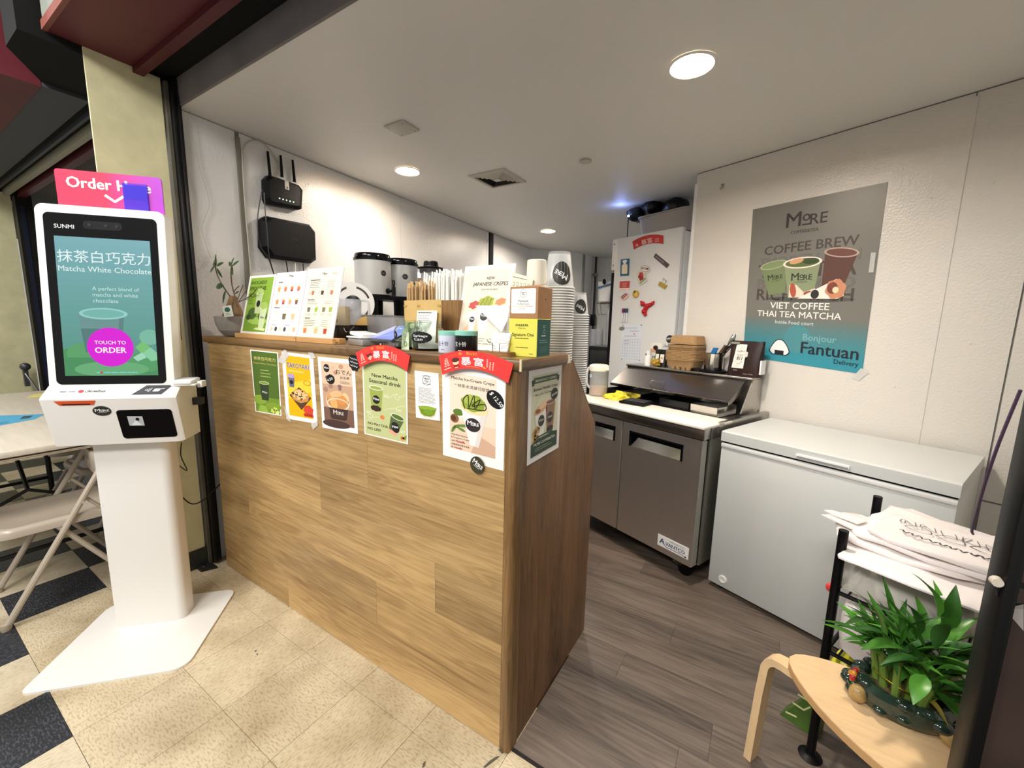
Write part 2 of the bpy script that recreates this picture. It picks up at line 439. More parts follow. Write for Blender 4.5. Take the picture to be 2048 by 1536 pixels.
def cyl_map(cx, cy, r0, r1, z0, z1, a0, a1):
    """wraps print around an upright cone: u runs from angle a0 to a1 (left to right as seen), v from z0 to z1"""
    def f(u, v):
        a = a0 + (a1 - a0) * u; r = r0 + (r1 - r0) * v; n = Vector((math.cos(a), math.sin(a), 0))
        return Vector((cx + r * n.x, cy + r * n.y, z0 + (z1 - z0) * v)), n
    return f
def sheet(name, corners, paper, label, cat, th=0.0008, group=None, curl=0.0, back=None):
    """a sheet of paper as a thing of its own: corners bl, br, tr, tl in world space; returns (object, mapping in its local space)"""
    c = [Vector(p) for p in corners]; loc = (c[0] + c[1]) / 2
    q = [p - loc for p in c]; mp0 = quad_map(*q); n = mp0(0, 0)[1]
    N = 8
    def mp(u, v):
        p, _ = mp0(u, v); k = curl * ((2 * u - 1) ** 2) * ((2 * v - 1) ** 4) if curl else 0
        return p + n * k, n
    b = MB(); k = N if curl else 1
    vs = []; fs = []
    for side in (0, 1):
        for j in range(k + 1):
            for i in range(k + 1): vs.append(mp(i / k, j / k)[0] - n * (th if side else 0))
    W = k + 1; S = W * W
    for j in range(k):
        for i in range(k):
            a = j * W + i; fs.append((a, a + 1, a + W + 1, a + W)); fs.append((S + a, S + a + W, S + a + W + 1, S + a + 1))
    for i in range(k):
        fs.append((i, S + i, S + i + 1, i + 1)); t = k * W + i; fs.append((t, t + 1, S + t + 1, S + t))
        l = i * W; fs.append((l, l + W, S + l + W, S + l)); r = i * W + k; fs.append((r, S + r, S + r + W, r + W))
    b.add(vs, fs)
    o = b.build(name, paper, None, smooth=0, loc=loc); tag(o, label, cat, group)
    return o, mp

# ================================================================== materials used all over
M_FRP = mat('white_wall_panel', '#dcdbd8', 0.24, bump=(95, 0.5))
M_CEIL = mat('ceiling_paint', '#e6e3dd', 0.5, bump=(220, 0.06))
M_CREAM = mat('cream_plaster', '#d8d2a8', 0.6, noise=(9, 0.10), bump=(40, 0.15))
M_BLACK = mat('black_metal', '#070708', 0.45)
M_SOOT = mat('dark_void', '#050505', 0.9)
M_MAROON = mat('maroon_paint', '#63222b', 0.5, noise=(6, 0.12))
M_GREYP = mat('grey_paint', '#8d8a88', 0.6, noise=(8, 0.1))
M_WHITE = mat('white_plastic', '#eeedea', 0.35)
M_WSAT = mat('white_enamel', '#e9e8e4', 0.3)
M_BLKP = mat('black_plastic', '#08080a', 0.42, spec=.22)
M_BLKG = mat('black_gloss', '#060607', 0.12)
M_PAPER = mat('white_paper', '#f4f2ee', 0.55)
M_STEEL = brushed('brushed_steel', '#b9b4ae', 0.3, 2)
M_STEELH = brushed('brushed_steel_level', '#b0aba6', 0.28, 0)
M_CHROME = mat('polished_steel', '#d2d0cc', 0.14, 1.0)
M_CLEAR = mat('clear_plastic', '#ffffff', 0.06, trans=1.0, ior=1.25)
M_FROST = mat('frosted_plastic', '#eef0ee', 0.3, trans=0.85, ior=1.2)
M_GLASS = mat('jar_glass', '#f4fbf6', 0.03, trans=1.0, ior=1.3)
M_KRAFT = mat('kraft_card', '#a97c52', 0.7, noise=(60, 0.06))
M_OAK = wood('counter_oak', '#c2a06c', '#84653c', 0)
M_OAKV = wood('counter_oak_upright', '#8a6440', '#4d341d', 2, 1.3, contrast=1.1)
M_OAKE = wood('edge_band_oak', '#8d6b42', '#503920', 0, 1.5, 0.35)
M_OAKT = wood('edge_band_oak_upright', '#8d6b42', '#503920', 2, 1.5, 0.35)
M_OAKY = wood('edge_band_oak_side', '#8a6842', '#4a3320', 1, 1.5, 0.35)
M_VINYL = wood('grey_plank_vinyl', '#7a6c60', '#3a312a', 0, .8, 0.42, 0.12)
M_BIRCH = mat('birch_ply', '#e3c193', 0.45, noise=(14, 0.07, (1, 6, 1)))

# ================================================================== floors
TS, TX0, TY0 = 0.3048, -1.2208, -0.7312
fl = struct(MB().box(-9, 2.4, -2.2, 5.6, -0.08, -0.0035).build('floor', mat('floor_joint', '#3b3128', 0.8), smooth=0))
tile_mats = {0: vct('beige_tile', '#d6c7a8', '#bda98a', '#a8997f'), 1: vct('cream_tile', '#d3c6ac', '#bfb094', '#a09178'), 2: vct('black_tile', '#24262c', '#4a4d54', '#8a8a8a')}
tile_me = {}
def tile_mesh(k, w):
    if (k, w) not in tile_me:
        o = MB().box(-w / 2, w / 2, -TS / 2 + .0007, TS / 2 - .0007, -0.003, 0.0).build('floor_tile', tile_mats[k], smooth=0)
        tile_me[(k, w)] = o.data; bpy.data.objects.remove(o)
    return tile_me[(k, w)]
cnt = 0
for i in range(-19, 8):
    for j in range(-3, 10):
        xa, ya = TX0 + TS * i, TY0 + TS * j
        xb, yb = xa + TS, ya + TS
        if yb > 0.35 and xa > -2.3: continue           # the stall's own floor
        if yb > 2.0: continue
        if not in_frame([(xa, ya, 0), (xb, ya, 0), (xa, yb, 0), (xb, yb, 0)], 10): continue
        if j >= 0 and i >= -3: k = 0
        else: k = 2 if (i + j) % 2 == 0 else 1
        w = TS - .0014
        o = link('floor_tile', tile_mesh(k, w), fl, ((xa + xb) / 2, (ya + yb) / 2, 0)); cnt += 1
# vinyl planks of the stall, laid along the counter front
PW, PL = 0.1475, 1.22
offs = [0.0, .46, .544, .2, .95, .344, .75, 1.1, .1, .6, .35, .9, .15, .7]
for r in range(14):
    y0 = 0.0175 + PW * r; y1 = y0 + PW - .0008; x = offs[r % len(offs)] - PL
    while x > -1.0: x -= PL
    while x < 2.0:
        x1 = x + PL
        a = max(x, -1.95 if r > 2 else 0.004); b = min(x1, 2.0)
        if b - a > 0.05 and b > -1.0:
            MB().box(a + .0004, b - .0004, y0, y1, -.0035, 0.0035).build('vinyl_plank', M_VINYL, fl, smooth=0)
        x = x1
MB().box(.004, 2.0, .006, .0172, -.0035, 0.0015).build('floor_joint_strip', mat('rubber_strip', '#1b1512', 0.7), fl, smooth=0)

for pts in (((1000, 1512), (1003, 1509), (996, 1516), (978, 1530), (970, 1536), (966, 1534), (980, 1521), (992, 1513)), ((846, 1526), (852, 1521), (850, 1532), (844, 1537)), ((508, 1302), (514, 1299), (512, 1304)), ((512, 1308), (516, 1306), (515, 1311)), ((578, 1206), (581, 1203), (580, 1212), (576, 1214)), ((1006, 1494), (1012, 1502), (1004, 1508), (996, 1499))):
    P = [ZP(x, y, .0006) for x, y in pts]; MB().add(P, [list(range(len(P)))]).build('scuff_mark', mat('scuff_grey', '#5d5a48', .6), fl, smooth=0)

# ================================================================== stall walls
def s_at(px, py): return (LP(px, py) - LWP).dot(LWD)
wl = struct(MB().add([LWP + LWD * s - LWN * t + Vector((0, 0, z)) for z in (0, HC) for t in (.004, .06) for s in (-.52, 3.5)],
    [(0, 2, 3, 1), (4, 5, 7, 6), (0, 1, 5, 4), (2, 6, 7, 3), (0, 4, 6, 2), (1, 3, 7, 5)]).build('wall_left', mat('wall_core', '#77756f', 0.8), smooth=0))
def lw_panel(s0, s1, z0=0.0, z1=HC - .004, th=.004, m=M_FRP, name='wall_panel', bulge=0):
    vs = [LWP + LWD * s + LWN * t + Vector((0, 0, z)) for z in (z0, z1) for t in (-.004, th - .004) for s in (s0, s1)]
    return MB().add(vs, [(0, 2, 3, 1), (4, 5, 7, 6), (0, 1, 5, 4), (2, 6, 7, 3), (0, 4, 6, 2), (1, 3, 7, 5)]).build(name, m, wl, smooth=0)
sB = s_at(500, 640); sC = s_at(801, 450); sD = s_at(978, 500)
for a, b in ((-.52, sB - .012), (sB + .012, sC), (sC + .004, sD - .06), (sD - .056, sD - .012), (sD + .1, 3.5)): lw_panel(a, b)
lw_panel(sD + .002, sD + .075, th=.012, m=M_BLACK, name='black_gap_post')
# grey raceway that runs up the wall, with two strapped cables
race = mat('raceway_grey', '#7d7a6c', 0.5)
MB().add([LWP + LWD * s + LWN * t + Vector((0, 0, z)) for z in (1.0, HC - .03) for t in (0, .012) for s in (sB - .012, sB + .010)],
    [(0, 2, 3, 1), (4, 5, 7, 6), (0, 1, 5, 4), (2, 6, 7, 3), (0, 4, 6, 2), (1, 3, 7, 5)]).build('raceway', race, wl, smooth=0)
def lwpt(s, t, z): return LWP + LWD * s + LWN * t + Vector((0, 0, z))

wb_pts = [(-2.239, 3.97), (-1.735, 4.69), (-1.742, 5.08), (-0.6, 5.36)]
wb = None
for k, ((ax, ay), (bx, by)) in enumerate(zip(wb_pts[:-1], wb_pts[1:])):
    d = Vector((bx - ax, by - ay, 0)).normalized(); n = Vector((-d.y, d.x, 0)) * .05
    A_, B_ = Vector((ax, ay, 0)), Vector((bx, by, 0))
    vs = [p + q + Vector((0, 0, z)) for z in (0, HC) for q in (Vector(), n) for p in (A_, B_)]
    o = struct(MB().add(vs, [(0, 2, 3, 1), (4, 5, 7, 6), (0, 1, 5, 4), (2, 6, 7, 3), (0, 4, 6, 2), (1, 3, 7, 5)]).build(('wall_back', 'wall_niche_side', 'wall_niche_back')[k], M_FRP, smooth=0))
    if k == 0:
        MB().box(-1.765, -1.735, 4.655, 4.695, 0, HC - .01).build('corner_trim', mat('trim_grey', '#8b8b86', 0.4), o, smooth=0)
wr = struct(MB().add([FW(a, d, z) for z in (0, HC) for d in (WD + .004, WD + .07) for a in (-.618, 1.3)],
    [(0, 2, 3, 1), (4, 5, 7, 6), (0, 1, 5, 4), (2, 6, 7, 3), (0, 4, 6, 2), (1, 3, 7, 5)]).build('wall_right', mat('wall_core', '#77756f', 0.8), smooth=0))
def fbox(a0, a1, d0, d1, z0, z1, name, m, parent=None, sm=0):
    return MB().add([FW(a, d, z) for z in (z0, z1) for d in (d0, d1) for a in (a0, a1)],
        [(0, 2, 3, 1), (4, 5, 7, 6), (0, 1, 5, 4), (2, 6, 7, 3), (0, 4, 6, 2), (1, 3, 7, 5)]).build(name, m, parent, smooth=sm)
M_FRPW = mat('cream_wall_panel', '#d8d3ca', 0.28, bump=(110, 0.45))
for a, b, z0, z1 in ((-.618, .607, 0, HC - .006), (.611, .832, 0, HC - .006), (.838, 1.3, 0, .645), (.838, 1.3, .652, HC - .006)): fbox(a, b, WD, WD + .006, z0, z1, 'wall_panel', M_FRPW, wr)
fbox(.601, .617, WD - .0025, WD + .001, 0, HC - .02, 'joint_moulding', M_FRPW, wr)
fbox(-.628, -.604, WD - .003, WD + .075, 0.4, HC - .065, 'edge_trim', M_WSAT, wr)
for a, z in ((.52, 1.96), (.70, 1.98), (.50, 1.1), (.72, 1.32)):
    c = FW(a, WD, z); MB().cyl(c, c - FB * .003, .006, .004, 10).build('rivet', M_FRPW, wr)
fa = struct(fbox(-1.45, -.5, 1.55, 1.6, 0, HC, 'wall_alcove', mat('alcove_wall', '#8f8d89', 0.6)))
# short return wall behind the gate housing, of stacked white panels
RX = FW(1.28, WD, 0); RV = (Vector((1.40, .03, 0)) - RX); RL = RV.length; RV.normalize(); RN = Vector((RV.y, -RV.x, 0))
ret = struct(MB().add([RX + RV * s - RN * t + Vector((0, 0, z)) for z in (0, HC) for t in (.006, .06) for s in (0, RL)],
    [(0, 2, 3, 1), (4, 5, 7, 6), (0, 1, 5, 4), (2, 6, 7, 3), (0, 4, 6, 2), (1, 3, 7, 5)]).build('wall_return', mat('wall_core', '#77756f', 0.8), smooth=0))
for z0, z1 in ((0, .64), (.648, 1.5), (1.505, HC - .005)):
    MB().add([RX + RV * s - RN * t + Vector((0, 0, z)) for z in (z0, z1) for t in (0, .006) for s in (0, RL)],
        [(0, 2, 3, 1), (4, 5, 7, 6), (0, 1, 5, 4), (2, 6, 7, 3), (0, 4, 6, 2), (1, 3, 7, 5)]).build('wall_panel', M_FRPW, ret, smooth=0)

# ================================================================== ceiling, header and soffit
ce = struct(MB().prism([(-2.5, 0.0), (2.2, 0.0), (2.2, 5.4), (-2.5, 5.4)], HC, HC + .1).build('ceiling', M_CEIL, smooth=0))
struct(MB().box(-2.0, 2.2, -.012, -.001, HC - .002, 2.478).build('trim_1', mat('header_grey', '#7b7572', 0.6, noise=(5, .15)), smooth=0))
struct(MB().box(-2.0, 2.2, -.125, .3, 2.479, 2.62).build('trim_2', M_SOOT, smooth=0))
struct(MB().box(-1.95, 2.2, -.42, -.126, 2.46, 2.7).build('ceiling_soffit', M_MAROON, smooth=0))
struct(MB().box(-2.0, 2.2, -.165, -.127, 2.436, 2.459).build('trim_3', mat('maroon_strip', '#55161d', 0.5), smooth=0))
struct(MB().box(-1.95, 2.2, -.436, -.421, 2.458, 2.492).build('trim_4', mat('salmon_lip', '#8d4f45', 0.5), smooth=0))
struct(MB().box(-1.94, 2.2, -.432, -.422, 2.494, 3.3).build('wall_fascia', mat('fascia_grey', '#8a8f86', 0.7, noise=(7, .12)), smooth=0))
# cream pilaster with dark green base, and the roller-gate track on it
cp = struct(MB().box(-1.962, -1.95, -.322, -.066, 0, 2.46).build('wall_pilaster', M_CREAM, smooth=0))
struct(MB().box(-1.99, -1.944, -.328, -.060, 0, .108).build('baseboard_pilaster', mat('green_base', '#2b302b', 0.5, noise=(20, .2)), smooth=0))
g = random.Random(3)
for k in range(26):
    z = g.uniform(.75, 1.9); y = g.uniform(-.16, -.075) if k % 2 else g.uniform(-.3, -.08)
    w, h = g.uniform(.002, .007), g.uniform(.003, .012)
    MB().add([(-1.9497, y + w * math.cos(a) * g.uniform(.6, 1.2), z + h * math.sin(a) * g.uniform(.6, 1.2)) for a in [i * PI / 4 for i in range(8)]], [list(range(8))]).build('paint_chip', mat('chip_brown', '#8c8560', .8), cp, smooth=0)
tr = struct(MB().box(-1.97, -1.93, -.058, -.044, .01, 2.45).build('trim_5', mat('angle_grey', '#5d594e', 0.45, noise=(12, .2)), smooth=0))
gt = struct(MB().box(-1.985, -1.915, -.042, -.004, .012, 2.47).build('trim_6', M_BLACK, smooth=0))
MB().box(-1.914, -1.906, -.042, -.036, .02, 2.40).build('track_rib', mat('black_rib', '#1b1b1d', .3), gt, smooth=0)
MB().box(-1.914, -1.906, -.022, -.016, .02, 2.40).build('track_rib', mat('black_rib', '#1b1b1d', .3), gt, smooth=0)
MB().prism([(-1.98, -.115), (-1.89, -.115), (-1.86, -.05), (-1.98, -.05)], .001, .012).build('floor_plate', mat('dark_plate', '#221f1c', .5), gt, smooth=0)
MB().cyl((-1.925, -.088, .012), (-1.925, -.088, .018), .012, .010, 10).build('anchor_bolt', mat('bolt', '#55524c', .4, 1), gt)
# right-hand jamb of the roller gate and the brown panel beyond it
gj = struct(MB().rbox(.926, .944, -.06, .0, .0, 2.45, .006).build('trim_7', M_BLACK))
jp = struct(MB().box(.946, 1.9, -.05, -.02, .0, 2.45).build('wall_gate_housing', mat('brown_panel', '#3a2c26', .5, noise=(7, .2)), smooth=0))
c = YP(1993, 1163, -.055); MB().cyl((c.x, -.051, c.z), (c.x, -.060, c.z), .008, .007, 12).build('latch_button', mat('latch_cream', '#cbbfae', .4), jp)
c = YP(2034, 1190, -.051); MB().lathe([(.022, 0), (.022, .002), (.014, .002), (.014, .0005)], n=20, close=True).xf(Matrix.Translation((c.x, -.050, c.z)) @ Matrix.Rotation(PI / 2, 4, 'X')).build('latch_hole', M_BLKG, jp)
p = [YP(*q, -.0515) for q in ((2008, 1217), (2047, 1208), (2047, 1262))]
MB().add(p + [q + Vector((0, -.0006, 0)) for q in p], [(0, 1, 2), (5, 4, 3), (0, 3, 4, 1), (1, 4, 5, 2), (2, 5, 3, 0)]).build('tape_scrap', mat('clear_tape', '#b9b2aa', .25, alpha=.45), jp, smooth=0)

# ------------------------------------------------------------------ the next bay to the left
struct(MB().prism([(-1.96, -.5), (-2.16, -.5), (-2.42, -.36), (-2.42, -.07), (-1.96, -.07)], 2.43, 2.8).build('trim_8', M_SOOT, smooth=0))
struct(MB().box(-9, -2.425, -.5, -.362, 2.41, 2.7).build('trim_9', M_MAROON, smooth=0))
struct(MB().box(-9, -2.425, -.36, -.2, 2.415, 2.7).build('ceiling_next_bay_soffit', mat('slate_soffit', '#4a4d53', .6), smooth=0))
struct(MB().box(-9, -1.99, -.199, -.0, 2.43, 2.7).build('trim_10', M_SOOT, smooth=0))
struct(MB().box(-9, -1.99, -.17, -.155, 2.40, 2.429).build('trim_11', mat('slate_bar', '#3c3e44', .5), smooth=0))
struct(MB().box(-9, -1.99, -.118, -.084, 2.385, 2.429).build('trim_12', mat('pale_bar', '#a7a28e', .5), smooth=0))
struct(MB().box(-9, -1.99, -.05, -.004, 2.37, 2.429).build('trim_13', mat('maroon_strip', '#55161d', 0.5), smooth=0))
struct(MB().box(-9, -2.27, 0.0, 4.0, 2.44, 2.5).build('ceiling_next_bay', mat('dim_ceiling', '#5d5a52', .8), smooth=0))
struct(MB().box(-9, -2.2, 3.2, 3.25, 0, 2.44).build('wall_next_bay', mat('bay_wall', '#cfc9a9', .7, noise=(3, .06)), smooth=0))
struct(MB().box(-2.42, -2.32, -.06, 3.2, 0, 2.44).build('wall_between_bays', mat('bay_wall_grey', '#a9a48f', .7), smooth=0))
struct(MB().box(-5.6, -5.27, -1.4, -.075, 0, 2.41).build('wall_next_pilaster', M_CREAM, smooth=0))
t2 = struct(MB().box(-5.26, -5.15, -.07, .03, 0, 2.40).build('trim_14', M_BLACK, smooth=0))
MB().box(-5.149, -5.14, -.045, -.02, .3, 2.3).build('track_rib', mat('navy_sheen', '#1b2338', .3), t2, smooth=0)
c = XP(62, 745, -5.14)
MB().box(-5.15, -5.10, c.y - .05, c.y - .02, c.z - .12, c.z + .06).build('latch_body', mat('latch_grey', '#54565c', .4, .6), t2, smooth=0)
MB().tube([(-5.10, c.y - .04, c.z), (-5.08, c.y - .02, c.z - .06), (-5.08, c.y + .03, c.z - .2)], .008).build('latch_lever', mat('latch_steel', '#c9ccd0', .3, 1), t2)
MB().ball((-5.10, c.y - .035, c.z + .06), .035).build('latch_knob', mat('latch_grey', '#54565c', .4, .6), t2)

# ================================================================== ceiling fixtures
def downlight(px, py, label, power):
    c = ZP(px, py, HC)
    t = thing('downlight', label, 'light', (c.x, c.y, HC), group='recessed ceiling lights')
    MB().lathe([(.088, -.001), (.092, -.004), (.080, -.007), (.074, -.004), (.074, -.0015)], n=36, close=True).build('trim_ring', M_WHITE, t)
    MB().lathe([(0.0, -.003), (.074, -.003)], n=36).build('lens', mat('downlight_lens', '#fff2df', .3, emit=26), t)
    d = bpy.data.lights.new('downlight_lamp', 'AREA'); d.shape = 'DISK'; d.size = .14; d.energy = power; d.color = (1, .95, .88); d.spread = R(165)
    o = bpy.data.objects.new('downlight_lamp', d); COL.objects.link(o); o.parent = t; o.location = (0, 0, -.012)
downlight(1384, 130, 'big round recessed light above the freezer, nearest and brightest', 15)
downlight(815, 342, 'round recessed light above the white drink urns', 8)
downlight(1096, 462, 'small far recessed light above the clear cup stacks', 16)
c = ZP(995, 357, HC); t = thing('ceiling_vent', 'square white louvred air vent in the ceiling', 'vent', (c.x, c.y, HC))
w = .148
fr = MB()
for k in range(4):
    M_ = Matrix.Rotation(k * PI / 2, 4, 'Z')
    vs = [M_ @ Vector(v) for v in ((-w, -w, 0), (w, -w, 0), (w - .03, -w + .03, 0), (-w + .03, -w + .03, 0), (-w, -w, -.006), (w, -w, -.006), (w - .03, -w + .03, -.012), (-w + .03, -w + .03, -.012))]
    fr.add(vs, [(0, 1, 5, 4), (4, 5, 6, 7), (7, 6, 2, 3)])
M_VENT = mat('vent_white', '#c4bfb3', .5)
fr.build('vent_frame', M_VENT, t, smooth=0)
MB().box(-w + .03, w - .03, -w + .03, w - .03, -.002, -.0005).build('duct_opening', M_SOOT, t, smooth=0)
for q, rr in enumerate((.112, .090, .068, .046)):
    b = MB()
    for k in range(4):
        M_ = Matrix.Rotation(k * PI / 2, 4, 'Z')
        vs = [M_ @ Vector(v) for v in ((-rr, -rr, -.004), (rr, -rr, -.004), (rr - .013, -rr + .013, -.013), (-rr + .013, -rr + .013, -.013))]
        b.add(vs, [(0, 1, 2, 3)])
    b.build('louvre', M_VENT, t, smooth=0)
MB().box(-.026, .026, -.026, .026, -.013, -.004).build('centre_plate', M_VENT, t, smooth=0)
c = ZP(804, 255, HC); o = MB().rbox(-.068, .068, -.060, .060, -.010, -.0005, .003).build('ceiling_plate', mat('plate_white', '#c6c1b6', .5), loc=(c.x, c.y, HC)); tag(o, 'flat square white access plate screwed to the ceiling', 'cover plate')
for sx in (-1, 1):
    for sy in (-1, 1): MB().cyl((sx * .05, sy * .045, -.0098), (sx * .05, sy * .045, -.0112), .004, n=8).build('screw', mat('screw_grey', '#8d8a84', .4, .8), o)
c = ZP(1171, 320, HC); o = MB().lathe([(.036, -.0005), (.036, -.010), (.032, -.014), (.0, -.015)], n=28).build('smoke_detector', mat('plate_white', '#c6c1b6', .5), loc=(c.x, c.y, HC)); tag(o, 'small round white cap on the ceiling beside the vent', 'detector')
MB().lathe([(.033, -.0105), (.037, -.0105), (.037, -.0085), (.033, -.0085)], n=28, close=True).build('rim', mat('rim_grey', '#7d7a74', .5), o)

# ================================================================== the counter
CL = -1.847
ct = thing('service_counter', 'oak-clad service counter with posters taped to its front', 'counter', (-.9, .1, 0))
OFF = Vector((-.9, .1, 0))
rows = [0.0, .185, .37, .553, .738, .922, 1.107, 1.233]
joints = [[-1.237], [-1.83, -.61], [-1.55, -.307], [-.94], [-.637], [-1.3], [-1.02]]
for k in range(7):
    xs = [CL] + [j for j in joints[k] if CL + .03 < j < -.05] + [-.034]
    for a, b in zip(xs[:-1], xs[1:]):
        MB().box(a + .0004, b - .0004, -.008, -.0004, rows[k] + .0004 + (.002 if k == 0 else 0), rows[k + 1] - .0004).shift(OFF).build('front_plank', M_OAK, ct, smooth=0)
MB().box(CL, -.022, 0.0, .018, .002, 1.233).shift(OFF).build('front_board', mat('board_core', '#4b3420', .7), ct, smooth=0)
side = [(.002, .002), (.627, .002), (.633, .96), (.372, 1.2335), (.002, 1.2335)]
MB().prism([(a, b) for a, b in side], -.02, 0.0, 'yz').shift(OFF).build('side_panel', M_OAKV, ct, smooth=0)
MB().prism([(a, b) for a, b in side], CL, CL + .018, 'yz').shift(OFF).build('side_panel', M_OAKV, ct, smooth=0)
MB().add([(0, .629, .002), (-.02, .629, .002), (-.02, .635, .962), (0, .635, .962), (0, .374, 1.236), (-.02, .374, 1.236), (0, .624, .002), (0, .63, .958), (0, .37, 1.233)], [(0, 1, 2, 3), (3, 2, 5, 4)]).shift(OFF).build('rear_edge_band', mat('edge_band_pale', '#9a7448', .4), ct, smooth=0)
tp = [(-.034, -.008), (-.012, -.012), (-.003, -.010), (.002, -.004), (.0035, .006), (.0035, .036), (.0, .036), (.0, .0), (-.034, .0)]
MB().prism(tp, .002, 1.2335).shift(OFF).build('corner_trim', M_OAKT, ct, smooth=50)
MB().box(CL + .02, -.022, .02, .625, .985, 1.0).shift(OFF).build('inner_shelf', mat('shelf_melamine', '#6d6258', .5), ct, smooth=0)
top = thing('countertop', 'wood-grain laminate worktop along the counter, crowded with menus and jars', 'worktop', (-.9, .1, 1.234))
OT = Vector((-.9, .1, 1.234))
MB().box(CL - .018, .016, -.016, .284, 1.2345, CT).shift(OT).build('slab', M_OAKE, top, smooth=0)
ed = [(-.016, 1.2345), (-.0195, 1.238), (-.021, 1.25), (-.0195, 1.262), (-.016, CT), (-.010, CT + .0002), (-.010, 1.2343)]
MB().prism(ed, CL - .022, .016, 'yz').shift(OT).build('front_edge', M_OAKE, top, smooth=50)
es = [(.016, 1.2345), (.0195, 1.238), (.021, 1.25), (.0195, 1.262), (.016, CT), (.010, CT + .0002), (.010, 1.2343)]
MB().prism(es, -.0185, .284, 'xz').shift(OT).build('side_edge', M_OAKY, top, smooth=50)
MB().prism([(.0215, 1.2335), (.0215, CT + .0006), (.0155, CT + .0006), (.0155, 1.2335)], -.0225, -.0185, 'xz').shift(OT).build('corner_seam', mat('pale_filler', '#d9c7a4', .5), top, smooth=0)
MB().prism([(.284, 1.2345), (.315, 1.2345), (.300, 1.262), (.284, CT)], -.01, .018, 'yz').shift(OT).build('end_cap', mat('cap_white', '#e8dfd2', .5), top, smooth=0)
MB().box(-.062, -.03, -.0005, .0035, CT, CT + .0004).shift(OT).build('worn_patch', mat('worn_pale', '#dcc79a', .3), top, smooth=0)

# ================================================================== paper on the counter front
CFY = -.0092
def front(px): return [YP(x, y, CFY) for x, y in px]
def logo_more(A, x, y, w, col, rot=0, L=6, sub=True):
    """the shop's wordmark: M, small raised underlined O, RE"""
    c, q = math.cos(R(rot)), math.sin(R(rot))
    def P(dx, dy): return (x + dx * w * c - dy * w * q, y + dx * w * q + dy * w * c)
    a = P(-.31, 0); A.text('M', a[0], a[1], w=w * .38, col=col, rot=rot, bold=.02, L=L)
    a = P(.02, .12); A.text('o', a[0], a[1], w=w * .2, col=col, rot=rot, bold=.03, L=L)
    p = [P(-.08, 0), P(.12, 0), P(.12, .045), P(-.08, .045)]; A.poly(p, col, L)
    a = P(.33, 0); A.text('RE', a[0], a[1], w=w * .42, col=col, rot=rot, bold=.02, L=L)
    if sub:
        a = P(.0, -.14); A.text('COFFEE&TEA', a[0], a[1], w=w * .66, col=col, rot=rot, L=L)

# 1 green matcha white chocolate
o, mp = sheet('poster', front([(511, 823), (563, 832), (556, 705), (500, 699)]), M_PAPER, 'dark green matcha white chocolate poster, leftmost on the counter front', 'poster', group='menu posters on the counter')
A = Art(55, 122)
A.rect(2, 2, 51, 118, '#4d6b22'); A.rect(2, 2, 51, 30, '#6f8f2c', 1.4)
A.ell(12, 26, 14, 9, '#89a83a', 2); A.ell(40, 16, 16, 8, '#7f9c30', 2); A.poly([(6, 2), (30, 2), (24, 14), (12, 16)], '#93b546', 2.2)
A.cup(24, 26, 19, 14, 34, '#2a3a26', '#d8dfa6'); A.ell(24, 60, 7.6, 1.9, '#7ba033', 6)
logo_more(A, 24, 40, 10, '#dfe5d0', sub=False)
for k, (x, y) in enumerate(((38, 8), (43, 12), (47, 6))): A.poly([(x - 4, y - 3), (x + 3, y - 5), (x + 5, y + 2), (x - 2, y + 4)], ('#cddc6b', '#b9cf55', '#d9e58a')[k], 4)
A.text('抹茶白巧克力', 28, 104, w=43, col='#e3d27a', bold=.012); A.text('Matcha White Chocolate', 28, 96, w=46, col='#d2bf62')
A.bars(18, 84, 22, 3, 6, 1.5, '#a9b86a', 2, 4)
A.lay(o, mp)
# 2 takoyaki
o, mp = sheet('poster', front([(573, 837), (635, 848), (626, 711), (563, 703)]), M_PAPER, 'yellow takoyaki poster with blue heading on the counter front', 'poster', group='menu posters on the counter')
A = Art(60, 130)
A.rect(7, 8, 46, 116, '#f5b800'); A.poly([(7, 40), (53, 60), (53, 84), (7, 70)], '#ffd23d', 1.4)
A.poly([(10, 48), (30, 66), (52, 48), (32, 22)], '#5a3a22', 2); A.ell(31, 49, 17, 13, '#c89050', 3, wob=.06, lobes=7); A.ell(30, 51, 13, 10, '#e3c189', 4, wob=.12, lobes=9)
g = random.Random(5)
for k in range(26):
    a, r = g.uniform(0, 6.28), g.uniform(2, 14); A.ell(31 + r * math.cos(a), 50 + r * .75 * math.sin(a), g.uniform(1, 3), g.uniform(.7, 1.8), g.choice(['#5a3216', '#f0dcae', '#8a4a1e', '#3c2412', '#d9a75a']), 5 + k * .05, rot=g.uniform(0, 180), n=10)
A.cup(16, 64, 13, 9, 20, '#6b6b88', '#cfc4e6', '#1c1c20'); A.ell(16, 86, 7, 4, '#b79ed2', 5)
A.ell(45, 24, 9, 9, '#d9452f', 6, wob=.08, lobes=6)
for k in range(5): A.ell(38 + 3.4 * k, 14, 2.2, 3.6, '#c93b28', 6.5)
A.ring(46, 76, 7, 1.2, '#d96a1e', 3, 5)
A.text('TAKOYAKI', 30, 102, size=12.5, w=44, col='#ffffff', bold=.06, L=5); A.text('TAKOYAKI', 30, 102, size=12.5, w=43, col='#1e4aa8', bold=.02, L=6)
A.bars(12, 94, 34, 1, 4, 3, '#f7d778', 2, 9)
A.lay(o, mp)
tm = mat('clear_tape_strip', '#e9e7e2', .2, alpha=.55)
